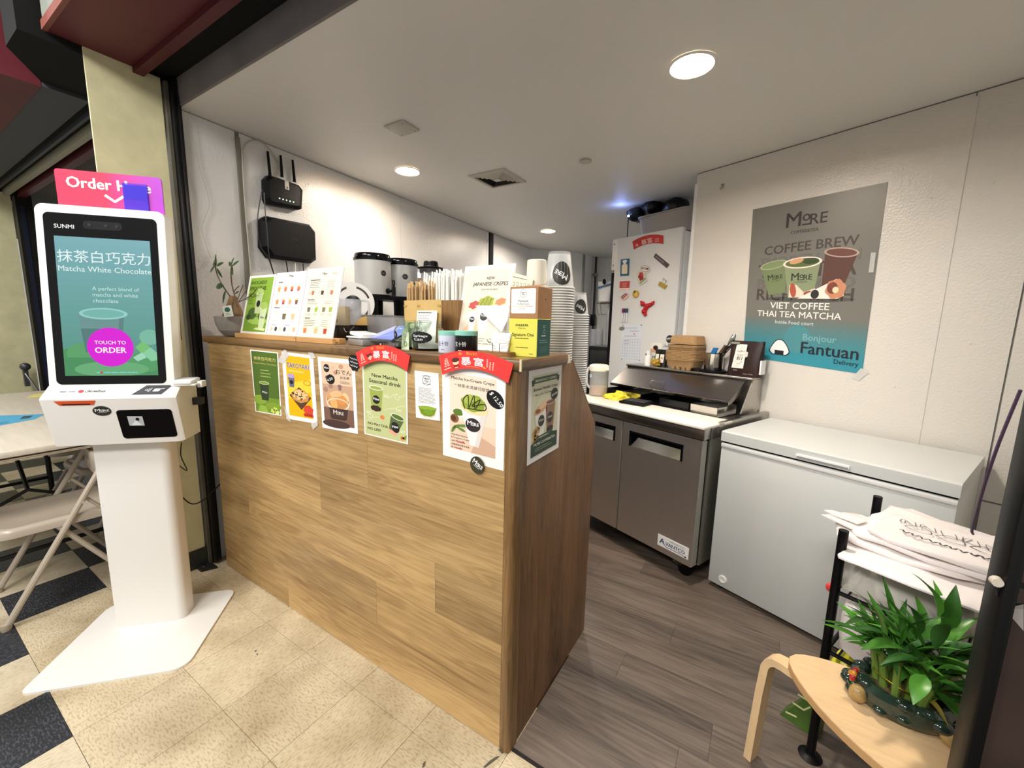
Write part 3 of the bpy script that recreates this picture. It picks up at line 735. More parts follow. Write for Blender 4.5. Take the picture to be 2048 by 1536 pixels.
for k, (a, b, c_, d) in enumerate((((556, 723), (566, 728), (578, 712), (570, 694)), ((613, 694), (621, 718), (632, 716), (624, 700)), ((567, 810), (574, 838), (582, 845), (576, 830)), ((622, 847), (626, 860), (636, 850), (634, 842)))):
    p = [YP(x, y, CFY - .0015) for x, y in (a, b, c_, d)]; l = p[0].copy()
    q = [v - l for v in p]; t_ = MB().add(q + [v + Vector((0, -.0003, 0)) for v in q], [(0, 1, 2, 3), (7, 6, 5, 4)]).build('tape_strip', tm, None, smooth=0, loc=l)
    tag(t_, 'strip of clear tape at the %s corner of the takoyaki poster' % ('top left', 'top right', 'bottom left', 'bottom right')[k], 'tape', 'tape on the takoyaki poster')
# 3 oden
o, mp = sheet('poster', front([(645, 855), (716, 868), (709, 720), (635, 713)]), M_PAPER, 'brown oden cup poster between the takoyaki and green matcha posters', 'poster', group='menu posters on the counter')
A = Art(72, 142)
A.rect(6, 10, 60, 124, '#c9a184'); A.rect(6, 90, 60, 44, '#e0c3a6', 1.3); A.rect(6, 10, 60, 34, '#7a5a4c', 1.3)
g = random.Random(8)
for k in range(16): A.ell(g.uniform(8, 62), g.uniform(62, 130), g.uniform(2, 5), None, g.choice(['#ddb58f', '#a88270', '#8c6a66', '#e8cda8', '#c49278']), 1.6 + k * .02)
A.poly([(22, 22), (50, 22), (56, 56), (17, 56)], '#3a2622', 3); A.ell(36, 58, 24, 20, '#e7c7a2', 3.2); A.ell(36, 60, 22, 18, '#c98a55', 3.4)
for x, y, rx, ry, rt, c_ in ((28, 54, 7, 13, 12, '#e9b06a'), (44, 62, 11, 9, -20, '#dd9450'), (33, 72, 13, 6, 10, '#e8b986'), (52, 68, 6, 9, 20, '#f0c795'), (22, 66, 5, 10, -10, '#d79f68')): A.ell(x, y, rx, ry, c_, 4 + rx * .05, rot=rt)
A.ring(36, 52, 22, 1.6, '#efe6dc', 6, 12); A.poly([(20, 24), (52, 24), (55, 44), (18, 44)], '#43302c', 6.4); A.ell(30, 12, 28, 8, '#4b3430', 2)
logo_more(A, 36, 32, 20, '#e4d8cc', L=8, sub=False)
A.ell(17, 121, 6, 8, '#1d1a1a', 3); logo_more(A, 17, 120, 9, '#ffffff', L=6, sub=False)
A.ell(24, 100, 8.5, 9.5, '#0d0d0d', 5, wob=.04, lobes=12, n=48); A.text('4.50', 24, 97.5, w=12, col='#ffffff', rot=25, L=7)
A.text('おでん', 50, 112, w=30, col='#2a1c18'); A.text('关东煮', 52, 103, w=18, col='#5b4038'); A.text('ODEN', 52, 94, w=18, col='#8a6a55')
A.lay(o, mp)
# 4 new matcha seasonal drink
o, mp = sheet('poster', front([(729, 868), (816, 889), (814, 728), (724, 714)]), M_PAPER, 'pale green seasonal matcha drink poster half under the first red banner', 'poster', group='menu posters on the counter')
A = Art(90, 160)
A.rect(2.5, 2.5, 85, 155, '#c3c98e')
A.text('New Matcha', 46, 124, w=52, col='#23241a', bold=.015); A.text('Seasonal drink', 46, 112, w=64, col='#23241a', bold=.02)
A.cup(28, 56, 28, 20, 46, '#9dab52', '#e9ecd4', '#1d1917'); A.ell(27, 60, 11, 6, '#3a2420', 8, n=16, wob=.1, lobes=7); logo_more(A, 28, 77, 12, '#ffffff', L=9, sub=False)
A.poly([(52, 18), (66, 10), (84, 48), (58, 54)], '#5c6a3a', 3); A.poly([(52, 18), (66, 10), (70, 18), (53, 24)], '#e9a58c', 3.5); A.ell(71, 51, 14, 6, '#dfe4cf', 5, rot=-14); A.ell(71, 51, 12, 4.4, '#56702a', 6, rot=-14); A.ell(66, 29, 8, 11, '#1d1917', 6, rot=15); logo_more(A, 66, 28, 12, '#ffffff', 8, 8, sub=False)
for x, y in ((40, 44), (80, 10)): A.ell(x, y, 4, 4, '#d9622b', 5); A.ell(x + 1, y, 2.6, 2.6, '#ef8a3c', 6)
A.poly([(78, 10), (88, 18), (86, 8)], '#6f8f32', 6)
for pts in ([(86, 100), (78, 92), (70, 96), (66, 90), (74, 86), (70, 98), (54, 86)], [(86, 76), (76, 74), (66, 68), (52, 64), (46, 60)], [(4, 30), (14, 34), (20, 42), (12, 46), (10, 38), (22, 40), (34, 44)]):
    A.line([(v.x, v.y) for v in smooth_path([(a, b, 0) for a, b in pts], 5)], .7, '#f1f0d6', 3)
for x, y in ((6, 50), (68, 66), (28, 28), (74, 24), (44, 90)): A.bars(x, y, 12, 2, 3, 1.1, '#f4f3e0', 3, int(x))
A.text('NO MATCHA', 30, 24, w=42, col='#3f4a2a', bold=.035); A.text('NO LIFE!', 22, 13, w=28, col='#3f4a2a', bold=.035)
A.lay(o, mp)
# 5 small tea leaflet
o, mp = sheet('leaflet', front([(832, 835), (880, 842), (877, 747), (829, 741)]), M_PAPER, 'narrow white tea leaflet with a green bowl at its foot', 'leaflet')
A = Art(48, 92)
A.ring(24, 76, 8, .7, '#3a3a3a', 2, 10); A.text('MEM', 24, 77, w=10, col='#333333'); A.text('TEA', 24, 72, w=9, col='#333333'); A.line([(15, 84), (33, 84)], .6, '#3a3a3a'); A.line([(15, 69), (33, 69)], .6, '#3a3a3a')
A.bars(7, 60, 34, 13, 2.4, .8, '#8d8d8d', 2, 3)
A.poly([(5, 24), (43, 24), (39, 9), (32, 4), (16, 4), (9, 9)], '#d9c9a0', 2); A.poly([(6, 24), (42, 24), (37, 10), (30, 6), (18, 6), (11, 10)], '#6f8f1f', 3); A.ell(24, 22, 17, 4, '#8fae34', 4); A.ell(26, 14, 10, 5, '#7b9a28', 4)
A.lay(o, mp)
# 6 matcha ice cream crepe
o, mp = sheet('poster', front([(886, 910), (1007, 942), (1012, 742), (884, 722)]), M_PAPER, 'large matcha ice-cream crepe poster nearest the counter corner', 'poster', group='menu posters on the counter')
A = Art(124, 196)
A.rect(16, 20, 92, 156, '#efdcc6'); A.rect(16, 20, 92, 60, '#eacdb2', 1.3); A.poly([(60, 20), (108, 20), (108, 44), (74, 60)], '#d3ac90', 1.8)
A.ell(34, 96, 14, 10, '#e8e4d6', 2); A.ell(34, 98, 11, 7, '#5c7a2a', 3); A.ell(26, 84, 9, 9, '#8a5c3c', 2.4); A.ell(24, 84, 5, 6, '#5d3a26', 3)
for x, y, r in ((30, 68, 30), (40, 64, -20), (24, 62, 60), (44, 72, 10)): A.ell(x, y, 9, 3, '#63863a', 3.6, rot=r)
A.poly([(58, 36), (76, 34), (92, 106), (40, 108)], '#f3efe9', 4); A.poly([(68, 35), (76, 34), (92, 106), (80, 107)], '#e3dad0', 4.3)
A.ell(66, 112, 27, 13, '#ead9a4', 5, rot=-4, wob=.04, lobes=9, n=36); A.ell(64, 122, 24, 17, '#93a83c', 6, wob=.05, lobes=7, n=36); A.ell(58, 128, 14, 10, '#a9bb52', 6.5); A.ell(72, 118, 12, 10, '#869a30', 6.6)
A.line([(v.x, v.y) for v in smooth_path([(48, 108, 0), (44, 124, 0), (54, 136, 0), (56, 112, 0), (66, 138, 0), (68, 112, 0), (78, 132, 0), (62, 116, 0), (86, 124, 0), (86, 112, 0), (52, 110, 0)], 6)], 1.8, '#2a1c16', 8)
A.ell(64, 78, 15, 14, '#33262a', 7); logo_more(A, 64, 77, 22, '#ffffff', L=9, sub=False)
A.text('Matcha Ice-Cream Crepe', 62, 164, w=84, col='#3a342e', bold=.008); A.text('抹茶冰淇淋可丽饼', 64, 150, w=62, col='#4b443c'); A.line([(26, 154), (31, 154)], .8, '#4b443c'); A.line([(96, 154), (101, 154)], .8, '#4b443c')
A.text('With Rich Matcha', 19, 49, w=34, align='l', col='#4a3c30', L=8); A.text('& Creamy Ice Cream', 19, 43, w=38, align='l', col='#4a3c30', L=8); A.text('with', 19, 36, w=8, align='l', col='#4a3c30', L=8); A.text('Nutella', 29, 35.5, w=19, align='l', col='#b3202a', bold=.03, L=8)
A.text('浓郁抹茶奶香冰淇淋', 19, 28.5, w=38, align='l', col='#4a3c30', L=8); A.text('和', 19, 22, w=4, align='l', col='#4a3c30', L=8); A.text('Nutella', 26, 22, w=16, align='l', col='#b3202a', bold=.03, L=8)
A.ell(106, 138, 14.5, 19, '#0b0b0b', 7, rot=35); A.text('$ 12.50', 106, 136, w=32, col='#ffffff', rot=-48, bold=.012, L=10)
A.lay(o, mp)
# black round price card and shop sticker
def disc_thing(name, px, rx, ry, col, label, cat, y, mark=None):
    c = YP(px[0], px[1], y)
    b = MB(); n = 32
    ring = [(rx * math.cos(2 * PI * i / n), 0, ry * math.sin(2 * PI * i / n)) for i in range(n)]
    b.add([(a, -.0006, c2) for a, _, c2 in ring] + ring, [list(range(n)), list(range(n, 2 * n))[::-1]] + [(i, (i + 1) % n, n + (i + 1) % n, n + i) for i in range(n)])
    o = b.build(name, ink(col), None, smooth=0, loc=c); tag(o, label, cat)
    if mark:
        A = Art(2 * rx, 2 * ry); mark(A); A.lay(o, quad_map((-rx, -.0006, -ry), (rx, -.0006, -ry), (rx, -.0006, ry), (-rx, -.0006, ry)))
    return o
disc_thing('shop_sticker', (954, 930), .0255, .0265, '#3c3a26', 'round olive shop sticker at the foot of the crepe poster', 'sticker', CFY - .006, lambda A: logo_more(A, .0255, .024, .038, '#ffffff', -28))
# handwritten scalloped tag
c = YP(708, 723, CFY - .003); b = MB(); n = 40
pts = [(.030 * (1 + .07 * math.sin(9 * 2 * PI * i / n)) * math.cos(2 * PI * i / n), .034 * (1 + .07 * math.sin(9 * 2 * PI * i / n)) * math.sin(2 * PI * i / n)) for i in range(n)]
b.prism(pts, 0, .0008, 'xz'); o = b.build('handwritten_tag', ink('#101010'), None, smooth=0, loc=c); tag(o, 'small black scalloped tag with white handwriting beside the oden poster', 'tag')
A = Art(.06, .068); 
for k in range(3): A.line([(.010 + .0033 * i, .046 - .013 * k - .0005 * i + .003 * math.sin(i * 2.1 + k)) for i in range(13)], .0016, '#ffffff')
A.lay(o, quad_map((-.03, 0, -.034), (.03, 0, -.034), (.03, 0, .034), (-.03, 0, .034)))
# red lucky banners
def banner(arc_px, label, mascot, y):
    """arc_px: lower-left, upper-left, top middle, upper-right, lower-right, bottom middle in the photograph's frame"""
    P = [YP(a, b2, y) for a, b2 in arc_px]
    ll, ul, tm_, ur, lr, bm_ = P
    loc = (ll + lr) / 2
    def edge(a, m, b2, t):      # quadratic through a, m, b2
        return a * (1 - t) * (1 - 2 * t) + m * 4 * t * (1 - t) + b2 * t * (2 * t - 1)
    def mp(u, v): return edge(ll, bm_, lr, u) * (1 - v) + edge(ul, tm_, ur, u) * v - loc, Vector((0, -1, 0))
    b = MB(); N = 16; vs = []
    for k in (0, .0008):
        for j in range(2):
            for i in range(N + 1): vs.append(mp(i / N, j)[0] + Vector((0, k, 0)))
    W = N + 1; fs = []
    for i in range(N): fs += [(i, i + 1, W + i + 1, W + i), (2 * W + i, 3 * W + i, 3 * W + i + 1, 2 * W + i + 1), (i, 2 * W + i, 2 * W + i + 1, i + 1), (W + i, W + i + 1, 3 * W + i + 1, 3 * W + i)]
    b.add(vs, fs); o = b.build('lucky_banner', ink('#e23a36'), None, smooth=0, loc=loc); tag(o, label, 'banner', 'red lucky banners on the counter')
    A = Art(110, 34)
    A.text('暴', 43, 8, size=17, col='#ffffff', bold=.035); A.text('富', 63, 8, size=17, col='#ffffff', bold=.035); A.text('Rich!', 53, 26, w=15, col='#f4b03a', bold=.02)
    for yy, ww in ((24, 3), (21.5, 5), (19, 6), (16.5, 7), (14, 7), (11, 9)): A.rect(11 - ww / 2, yy, ww * .42, 1.4, '#f6dccb', 2); A.rect(11 + ww * .06, yy + .4, ww * .44, 1.4, '#f6dccb', 2)
    A.bars(5, 6, 12, 1, 2, 1.6, '#f6dccb', 2, 6)
    for k in range(3):
        for q in range(5): A.rect(75 + k * 4.4, 22 - q * 3.1 - 2.2 * (k == 1) - k, 2.2, 1.1, '#f3d3c0', 2); A.rect(75.6 + k * 4.4, 20.7 - q * 3.1 - 2.2 * (k == 1) - k, 1.3, .8, '#f3d3c0', 2)
    A.ell(35, 28.5, 2.6, 2.6, '#f2a63a', 3); A.ell(35, 28.5, 1.3, 1.3, '#d9522b', 4); A.ell(72, 6, 2.4, 1.6, '#f2a63a', 3, rot=-20); A.line([(14, 27), (28, 28)], .4, '#f0883a'); A.bars(42, 3.5, 22, 1, 2, .9, '#f0a05a', 2, 2)
    if mascot == 'figure':       # a plain generic child figure, no known character
        A.ell(26, 14, 5.2, 4.6, '#f4d2b2', 3); A.ell(26, 18.5, 6, 4.2, '#5a2a22', 4); A.poly([(22, 9.5), (30, 9.5), (31, 4), (21, 4)], '#a8221f', 3); A.rect(23, 4, 6, 1.2, '#f1d9c4', 4)
    else:
        A.poly([(19, 19), (33, 20), (31, 13), (27, 12), (22, 14)], '#7a1f1c', 3); A.poly([(22, 9), (28, 15), (33, 12), (28, 5)], '#f3c0a4', 3.5); A.line([(22, 4), (26, 8)], .8, '#7a1f1c', 4)
    A.lay(o, mp, stuff=True)
    return o
banner([(720, 736), (711, 706), (763, 690), (820, 712), (814, 743), (765, 722)], 'red arched lucky banner above the pale green seasonal drink poster', 'fan', CFY - .015)
banner([(885, 750), (877, 712), (946, 702), (1027, 728), (1016, 767), (948, 738)], 'red arched lucky banner above the large crepe poster, with a small figure', 'figure', CFY - .015)
# poster on the counter's side
SX = .0008
o, mp = sheet('poster', [XP(x, y, SX + .0004) for x, y in ((1054, 932), (1117, 895), (1124, 730), (1058, 742))], M_PAPER, 'cream and green breakfast combo poster on the counter side panel', 'poster', group='menu posters on the counter')
A = Art(66, 128)
A.rect(6, 8, 54, 112, '#d9d8bd'); A.ring(33, 66, 22, .6, '#b7bf90', 2, 30)
A.poly([(9, 109), (57, 109), (57, 117), (9, 117)], '#3f5a3c', 3); A.poly([(6, 106), (10, 107), (10, 115), (5, 114)], '#2b422b', 2.5); A.poly([(60, 106), (56, 107), (56, 115), (61, 114)], '#2b422b', 2.5)
A.text('BREAKFAST COMBO', 33, 111, w=42, col='#e9ead2', bold=.02); A.text('Banana Nutella Crepe', 33, 99, w=48, col='#2b2c22', bold=.015); A.text('+ Boba Tea / Viet Drip Coffee', 33, 92, w=48, col='#2b2c22')
A.poly([(20, 30), (30, 30), (36, 72), (12, 70)], '#efece4', 3); A.ell(23, 72, 13, 6, '#d8a878', 4, rot=20); A.ell(28, 77, 9, 4, '#e8c79a', 4.5, rot=24); A.ell(18, 70, 5, 3, '#8a5a38', 5)
A.poly([(37, 34), (50, 34), (54, 78), (33, 78)], '#94705a', 3); A.ell(43.5, 78, 11, 3.6, '#d9c0a8', 4); A.ell(43.5, 78, 9, 2.6, '#7d5846', 5); A.ell(43.5, 38, 7, 4.5, '#3a2620', 5, wob=.1, lobes=7)
for x in (25, 43): A.ell(x, 55, 6.2, 8, '#33302e', 6); logo_more(A, x, 54, 9, '#d9d5cc', 8, 8, sub=False)
for x, y in ((12, 40), (16, 33), (12, 28), (18, 44)): A.ell(x, y, 6, 4, '#c29a5c', 4, rot=x * 7, wob=.1, lobes=5); A.ell(x + 2, y + 1, 3, 2, '#7c4f2c', 5)
A.poly([(6, 8), (60, 8), (60, 30), (46, 33), (20, 30), (6, 26)], '#2f4433', 6); A.poly([(16, 29), (50, 31), (48, 36), (18, 34)], '#3f5a3c', 7)
A.text('MORE COFFEE&TEA', 33, 22, w=44, col='#eef0e2', bold=.02, L=9); A.bars(14, 17, 38, 2, 3, .8, '#a9b79a', 8, 4); A.bars(21, 31, 24, 1, 2, 1.2, '#d7dcc4', 8, 4)
A.ell(51, 88, 7.5, 8.5, '#12120f', 8, n=30); A.text('$14.50', 51, 86, w=12, col='#ffffff', rot=12, bold=.01, L=10)
A.lay(o, mp)

# ================================================================== things on the counter
def up(o, px, py, y): return YP(px, py, y)
def mid(px0, px1, py, y):
    a, b = YP(px0, py, y), YP(px1, py, y); return (a + b) / 2, (b - a).length
LEAN = R(13)
def lean_board(name, x0, x1, h, y, label, cat, art, aw, ah, rz=0, th=.004, foot=0.014, group=None, z0=CT):
    """a leaning printed board: local x along its width, standing on z0 + foot"""
    w = x1 - x0
    t = thing(name, label, cat, ((x0 + x1) / 2, y, z0), rz, group)
    bl, br = Vector((-w / 2, 0, foot)), Vector((w / 2, 0, foot)); up_ = Vector((0, h * math.sin(LEAN), h * math.cos(LEAN)))
    n = (br - bl).cross(up_).normalized()
    q = [bl, br, br + up_, bl + up_]
    MB().add(q + [p - n * th for p in q], [(0, 1, 2, 3), (7, 6, 5, 4), (0, 4, 5, 1), (1, 5, 6, 2), (2, 6, 7, 3), (3, 7, 4, 0)]).build('board', mat('board_white', '#f7f6f1', .3, coat=.3), t, smooth=0)
    art.lay(t, quad_map(*q))
    return t
def wood_foot(x0, x1, y, label):
    t = thing('sign_base', label, 'sign base', ((x0 + x1) / 2, y, CT), group='wooden bases of the menu boards'); w = (x1 - x0) / 2
    m = mat('pine_base', '#c99a62', .5, noise=(25, .1, (.2, 3, 3)))
    MB().rbox(-w, w, -.020, -.004, 0, .022, .0015, 1).build('front_rail', m, t); MB().rbox(-w, w, .009, .040, 0, .022, .0015, 1).build('rear_rail', m, t); MB().box(-w + .002, w - .002, -.004, .009, 0, .010).build('slot_floor', m, t, smooth=0)
MY = .035
a0, a1 = YP(480, 668, MY).x, YP(548, 668, MY).x; b1 = YP(606, 675, MY).x; c1 = YP(664, 683, MY).x
wA = (c1 - a0) / 3
MH = .29
# green avocado smoothie
A = Art(70, 100); A.rect(0, 0, 70, 100, '#f3f4ec', .5); A.rect(5, 6, 60, 90, '#8db43a'); A.rect(5, 6, 60, 26, '#7ca32e', 1.3); A.ell(40, 24, 26, 6, '#a5c95a', 1.6)
A.ell(24, 36, 12, 10, '#4c6a2c', 2); A.ell(52, 32, 12, 8, '#3f5a26', 2.1); A.ell(15, 30, 6, 5, '#35491f', 2.2)
A.cup(36, 36, 18, 13, 34, '#c8dba0', '#eef4dc', '#1a1a18'); A.ell(36, 73, 9, 5, '#b5d27a', 6, wob=.1, lobes=6); A.cup(52, 12, 18, 13, 34, '#d3e2b0', '#eef4dc'); A.ell(52, 49, 10, 6, '#a9c865', 6, wob=.1, lobes=6); logo_more(A, 52, 28, 9, '#3b5a22', sub=False)
A.poly([(34, 10), (62, 8), (64, 12), (40, 13)], '#dfeab0', 2.5)
A.text('AVOCADO', 28, 85, w=42, col='#2c4a1c', bold=.03); A.text('SMOOTHIE', 28, 75, w=44, col='#2c4a1c', bold=.03); A.text('$8.75', 16, 64, w=17, col='#2c4a1c', bold=.02); A.bars(8, 58, 14, 3, 3, 1, '#46662a', 2, 2)
lean_board('menu_board', a0, a0 + wA - .004, MH, MY, 'green avocado smoothie menu board, leftmost of the three', 'menu board', A, 70, 100, group='menu boards on the counter')
# white drinks grid
def drink(A, x, y, s, body, top='#ffffff', dark=None):
    A.poly([(x - s * .28, y), (x + s * .28, y), (x + s * .4, y + s), (x - s * .4, y + s)], body, 3); A.poly([(x - s * .42, y + s), (x + s * .42, y + s), (x + s * .42, y + s * 1.08), (x - s * .42, y + s * 1.08)], '#d9d4cc', 3.2)
    A.poly([(x - s * .28, y), (x + s * .28, y), (x + s * .32, y + s * .3), (x - s * .32, y + s * .3)], dark or body, 3.4); A.poly([(x - s * .37, y + s * .72), (x + s * .37, y + s * .72), (x + s * .4, y + s), (x - s * .4, y + s)], top, 3.5)
A = Art(70, 100); A.rect(0, 0, 70, 100, '#f8f7f3', .5); logo_more(A, 36, 92, 10, '#6a645c', sub=True); A.bars(8, 84, 14, 1, 2, 1.6, '#4d463f', 2, 1)
for j, row in enumerate((('#f0a24a', '#e8764a', '#d9704e', '#d06a40'), ('#ef8a4a', '#d8604a', '#e8a070', '#7a4a38'))):
    for i, c_ in enumerate(row): drink(A, 12 + i * 15, 70 - j * 20, 9, c_, '#f2c79a', '#8a3a20' if (i + j) % 3 == 2 else None); A.bars(7 + i * 15, 67 - j * 20, 10, 2, 1.6, .6, '#a49b90', 2, i)
A.bars(8, 44, 14, 1, 2, 1.6, '#4d463f', 2, 2)
for i, c_ in enumerate(('#f0e4da', '#6d6448', '#e6b98a')): drink(A, 14 + i * 20, 27, 12, c_, '#eadfd2'); A.bars(8 + i * 20, 24, 13, 1, 2, .7, '#a49b90', 2, i)
A.bars(8, 18, 14, 1, 2, .8, '#6a645c', 2, 3); A.bars(40, 18, 14, 1, 2, .8, '#6a645c', 2, 4)
for i, c_ in enumerate(('#e0c6a8', '#3c3a3c', '#e6d3b4', '#4a4648', '#ead9be', '#d6ae84')): A.ell(9 + i * 10.4, 12, 3.1, 3.6, c_, 3); A.bars(6 + i * 10.4, 5.5, 6, 2, 1.5, .6, '#a49b90', 2, i)
lean_board('menu_board', a0 + wA, a0 + 2 * wA - .004, MH + .004, MY, 'white drinks menu board in the middle of the three', 'menu board', A, 70, 100, group='menu boards on the counter')
# cream coffee/tea list
A = Art(70, 100); A.rect(0, 0, 70, 100, '#f8f7f3', .5); A.rect(6, 5, 58, 91, '#f3ead0', 1); logo_more(A, 36, 90, 9, '#5d564c', L=4, sub=True); A.bars(50, 92, 12, 2, 1.8, .6, '#8d8575', 2, 1)
for k, (y, n) in enumerate(((84, 4), (56, 2), (30, 4))):
    A.bars(10, y - 1.5, (24, 18, 12)[k], 1, 2, 1.5, '#3d372e', 2, k + 3)
    A.bars(10, y - 4, 22, n, 2.6, .8, '#7c7466', 2, k); A.bars(44, y - 4, 16, n, 2.6, .8, '#a19886', 2, k + 5)
for x, c_ in ((18, '#c8704a'), (37, '#4a2c22'), (55, '#c87a5a')): drink(A, x, 62, 8, c_, '#e8d0b8'); A.bars(x - 9, 66, 5, 3, 1.4, .5, '#8d8575', 2, x)
for x, c_ in ((15, '#6a6a58'), (30, '#9ab84a'), (45, '#8a7a5a'), (58, '#a8b050')): drink(A, x, 38, 9, c_, '#dfe0c0'); A.bars(x - 5, 35, 10, 2, 1.3, .5, '#8d8575', 2, x)
for x, c_ in ((14, '#e0783a'), (36, '#e8b478'), (54, '#c03a2a')): drink(A, x, 8, 9.5, c_, '#efc9a0')
A.line([(8, 58.5), (62, 58.5)], .3, '#b3a98e'); A.line([(8, 32.5), (62, 32.5)], .3, '#b3a98e')
lean_board('menu_board', a0 + 2 * wA, a0 + 3 * wA, MH + .010, MY, 'cream coffee and tea price list board, rightmost of the three', 'menu board', A, 70, 100, group='menu boards on the counter')
wood_foot(a0 - .006, YP(591, 679, MY - .02).x, MY - .001, 'pine base under the green and white menu boards')
wood_foot(YP(592, 679, MY - .02).x + .002, YP(664, 684, MY - .02).x + .004, MY - .001, 'pine base under the cream price list board')

# ------------------------------------------------------------------ bonsai in a faceted grey pot
pc, pw = mid(438, 500, 640, .145)
PX, PY = YP(467, 650, .07).x, .07
t = thing('potted_bonsai', 'small ficus bonsai in a faceted grey pot at the counter end', 'plant', (PX, PY, CT))
PSC = .80
prof = [(r_ * PSC, z_) for r_, z_ in [(.030, 0), (.055, .004), (.082, .030), (.096, .065), (.101, .098), (.094, .100), (.088, .090), (.0, .085)]]
b = MB(); n = 18; vs = []; fs = []
for j, (r, z) in enumerate(prof):
    for i in range(n):
        a = 2 * PI * (i + .5 * (j % 2)) / n; vs.append((r * math.cos(a), r * math.sin(a), z))
for j in range(len(prof) - 1):
    for i in range(n):
        i2 = (i + 1) % n; p, q = j * n + i, j * n + i2; u, w2 = (j + 1) * n + i, (j + 1) * n + i2
        if j % 2 == 0: fs += [(p, q, u), (q, w2, u)]
        else: fs += [(p, q, w2), (p, w2, u)]
b.add(vs, fs); b.build('pot', mat('grey_glaze', '#9c9893', .4, noise=(8, .08)), t, smooth=0)
bark = mat('bark', '#7d6243', .8, noise=(30, .25))
MB().tube(smooth_path([(-.03, -.01, .07), (-.012, 0, .12), (.01, .0, .165), (.012, .005, .20)]), [.040 - .0013 * i for i in range(19)], 10).build('trunk', bark, t)
MB().tube(smooth_path([(.045, .0, .07), (.036, .01, .12), (.016, .005, .17)]), [.026 - .0008 * i for i in range(13)], 9).build('trunk', bark, t)
def ab(px, py, y=.055):     # local point of the plant from the photograph's frame
    return YP(px, py, y) - Vector((PX, PY, CT))
twig = mat('twig', '#6a5742', .7)
brs = [[(474, 612), (458, 590), (440, 562), (432, 540), (430, 525)], [(472, 600), (464, 570), (462, 545), (464, 530)], [(476, 605), (490, 585), (496, 572)], [(475, 600), (482, 580), (486, 570)], [(478, 604), (500, 592), (512, 580)], [(474, 608), (468, 585), (478, 572)]]
for k, br in enumerate(brs):
    MB().tube(smooth_path([ab(x, y, .06 + .012 * math.sin(k * 2 + i)) for i, (x, y) in enumerate(br)], 4), .0032 if k < 2 else .0022, 6).build('branch', twig, t)
leafm = mat('ficus_leaf', '#2f4a26', .4)
def leaf(L, W, d, base, upv=(0, 0, 1), bend=.15):
    d = Vector(d).normalized(); s = d.cross(Vector(upv)); s = s.normalized() if s.length > 1e-3 else Vector((1, 0, 0)); nn = s.cross(d); b = MB(); vs = []; fs = []
    for i in range(7):
        u = i / 6; w = W * math.sin(PI * min(1, u * .92 + .04)) ** .8; c = Vector(base) + d * L * u - nn * bend * L * u * u
        vs += [c - s * w, c + nn * (-.12 * w), c + s * w]
    for i in range(6):
        o_ = 3 * i; fs += [(o_, o_ + 1, o_ + 4, o_ + 3), (o_ + 1, o_ + 2, o_ + 5, o_ + 4)]
    return b.add(vs, fs)
for (x, y), d, L in (((433, 530), (-1, .2, .45), .11), ((432, 530), (.3, -.2, .9), .055), ((433, 532), (.8, .1, .3), .05), ((431, 530), (-.4, -.3, -.5), .05), ((434, 536), (.2, .2, -1), .05), ((464, 532), (-.8, 0, .4), .05), ((464, 532), (.7, .2, .5), .045), ((464, 532), (.4, -.3, -.8), .05), ((463, 530), (0, .2, 1), .04), ((447, 572), (-1, -.1, .05), .085), ((452, 580), (-.5, -.2, -.9), .075), ((470, 588), (.9, .1, .5), .03)):
    leaf(L, L * .2, d, ab(x, y), (0, -1, .3)).build('leaf', leafm, t)
lb = ab(455, 632, .055)
bl = YP(449, 634, -.002); br_ = YP(467, 632, -.002); trr = YP(462, 610, .012); tll = YP(444, 613, .012)
o, mp = sheet('plant_tag', [bl, br_, trr, tll], mat('tag_grey', '#d9dcd6', .4), 'small grey shop tag leaning on the bonsai pot', 'tag'); o.parent = None
A = Art(18, 24); A.ring(9, 15, 5.5, 5.4, '#1f5a44', 2); A.bars(3, 6, 12, 2, 3, 1, '#5a6a62', 2, 2); A.lay(o, mp)

# ------------------------------------------------------------------ card reader in its dock, tablet
c, w = mid(694, 741, 687, .055)
t = thing('card_reader', 'white card reader lying in a silver dock beside the tablet', 'card reader', (c.x, .075, CT), R(-14))
MB().rbox(-.072, .062, -.03, .055, 0, .026, .006).build('dock', mat('satin_silver', '#c9c9c8', .35, .8), t)
MB().rbox(-.075, .058, -.034, .05, .0275, .034, .003).build('dock_lip', M_WHITE, t)
MB().rbox(-.066, .052, -.026, .046, .0345, .049, .006).xf(Matrix.Rotation(R(4), 4, 'Y')).build('reader', mat('gloss_white', '#f2f2f0', .2), t)
MB().tube(smooth_path([(.05, .03, .042), (.085, .04, .040), (.11, .03, .020), (.125, .01, .010)]), .003, 6).build('cable', M_WHITE, t)
c, w = mid(738, 797, 690, .075)
t = thing('tablet_stand', 'tablet with a blue screen tilted on a low silver stand', 'tablet', (c.x + .01, .105, CT), R(-10))
MB().rbox(-.01, .09, -.03, .03, 0, .024, .004).build('stand', mat('satin_silver', '#c9c9c8', .35, .8), t)
MB().tube(smooth_path([(-.07, -.02, .006), (-.075, -.02, .018), (-.03, -.02, .021), (0, -.01, .015)]), .003, 6).build('cable', M_WHITE, t)
q = [Vector(v) for v in ((-.095, -.055, .028), (.095, -.060, .028), (.105, .05, .080), (-.050, .05, .078))]
MB().add(q + [v - Vector((0, 0, .007)) for v in q], [(0, 1, 2, 3), (7, 6, 5, 4), (0, 4, 5, 1), (1, 5, 6, 2), (2, 6, 7, 3), (3, 7, 4, 0)]).build('tablet_body', mat('graphite', '#5f6470', .35, .6), t, smooth=0)
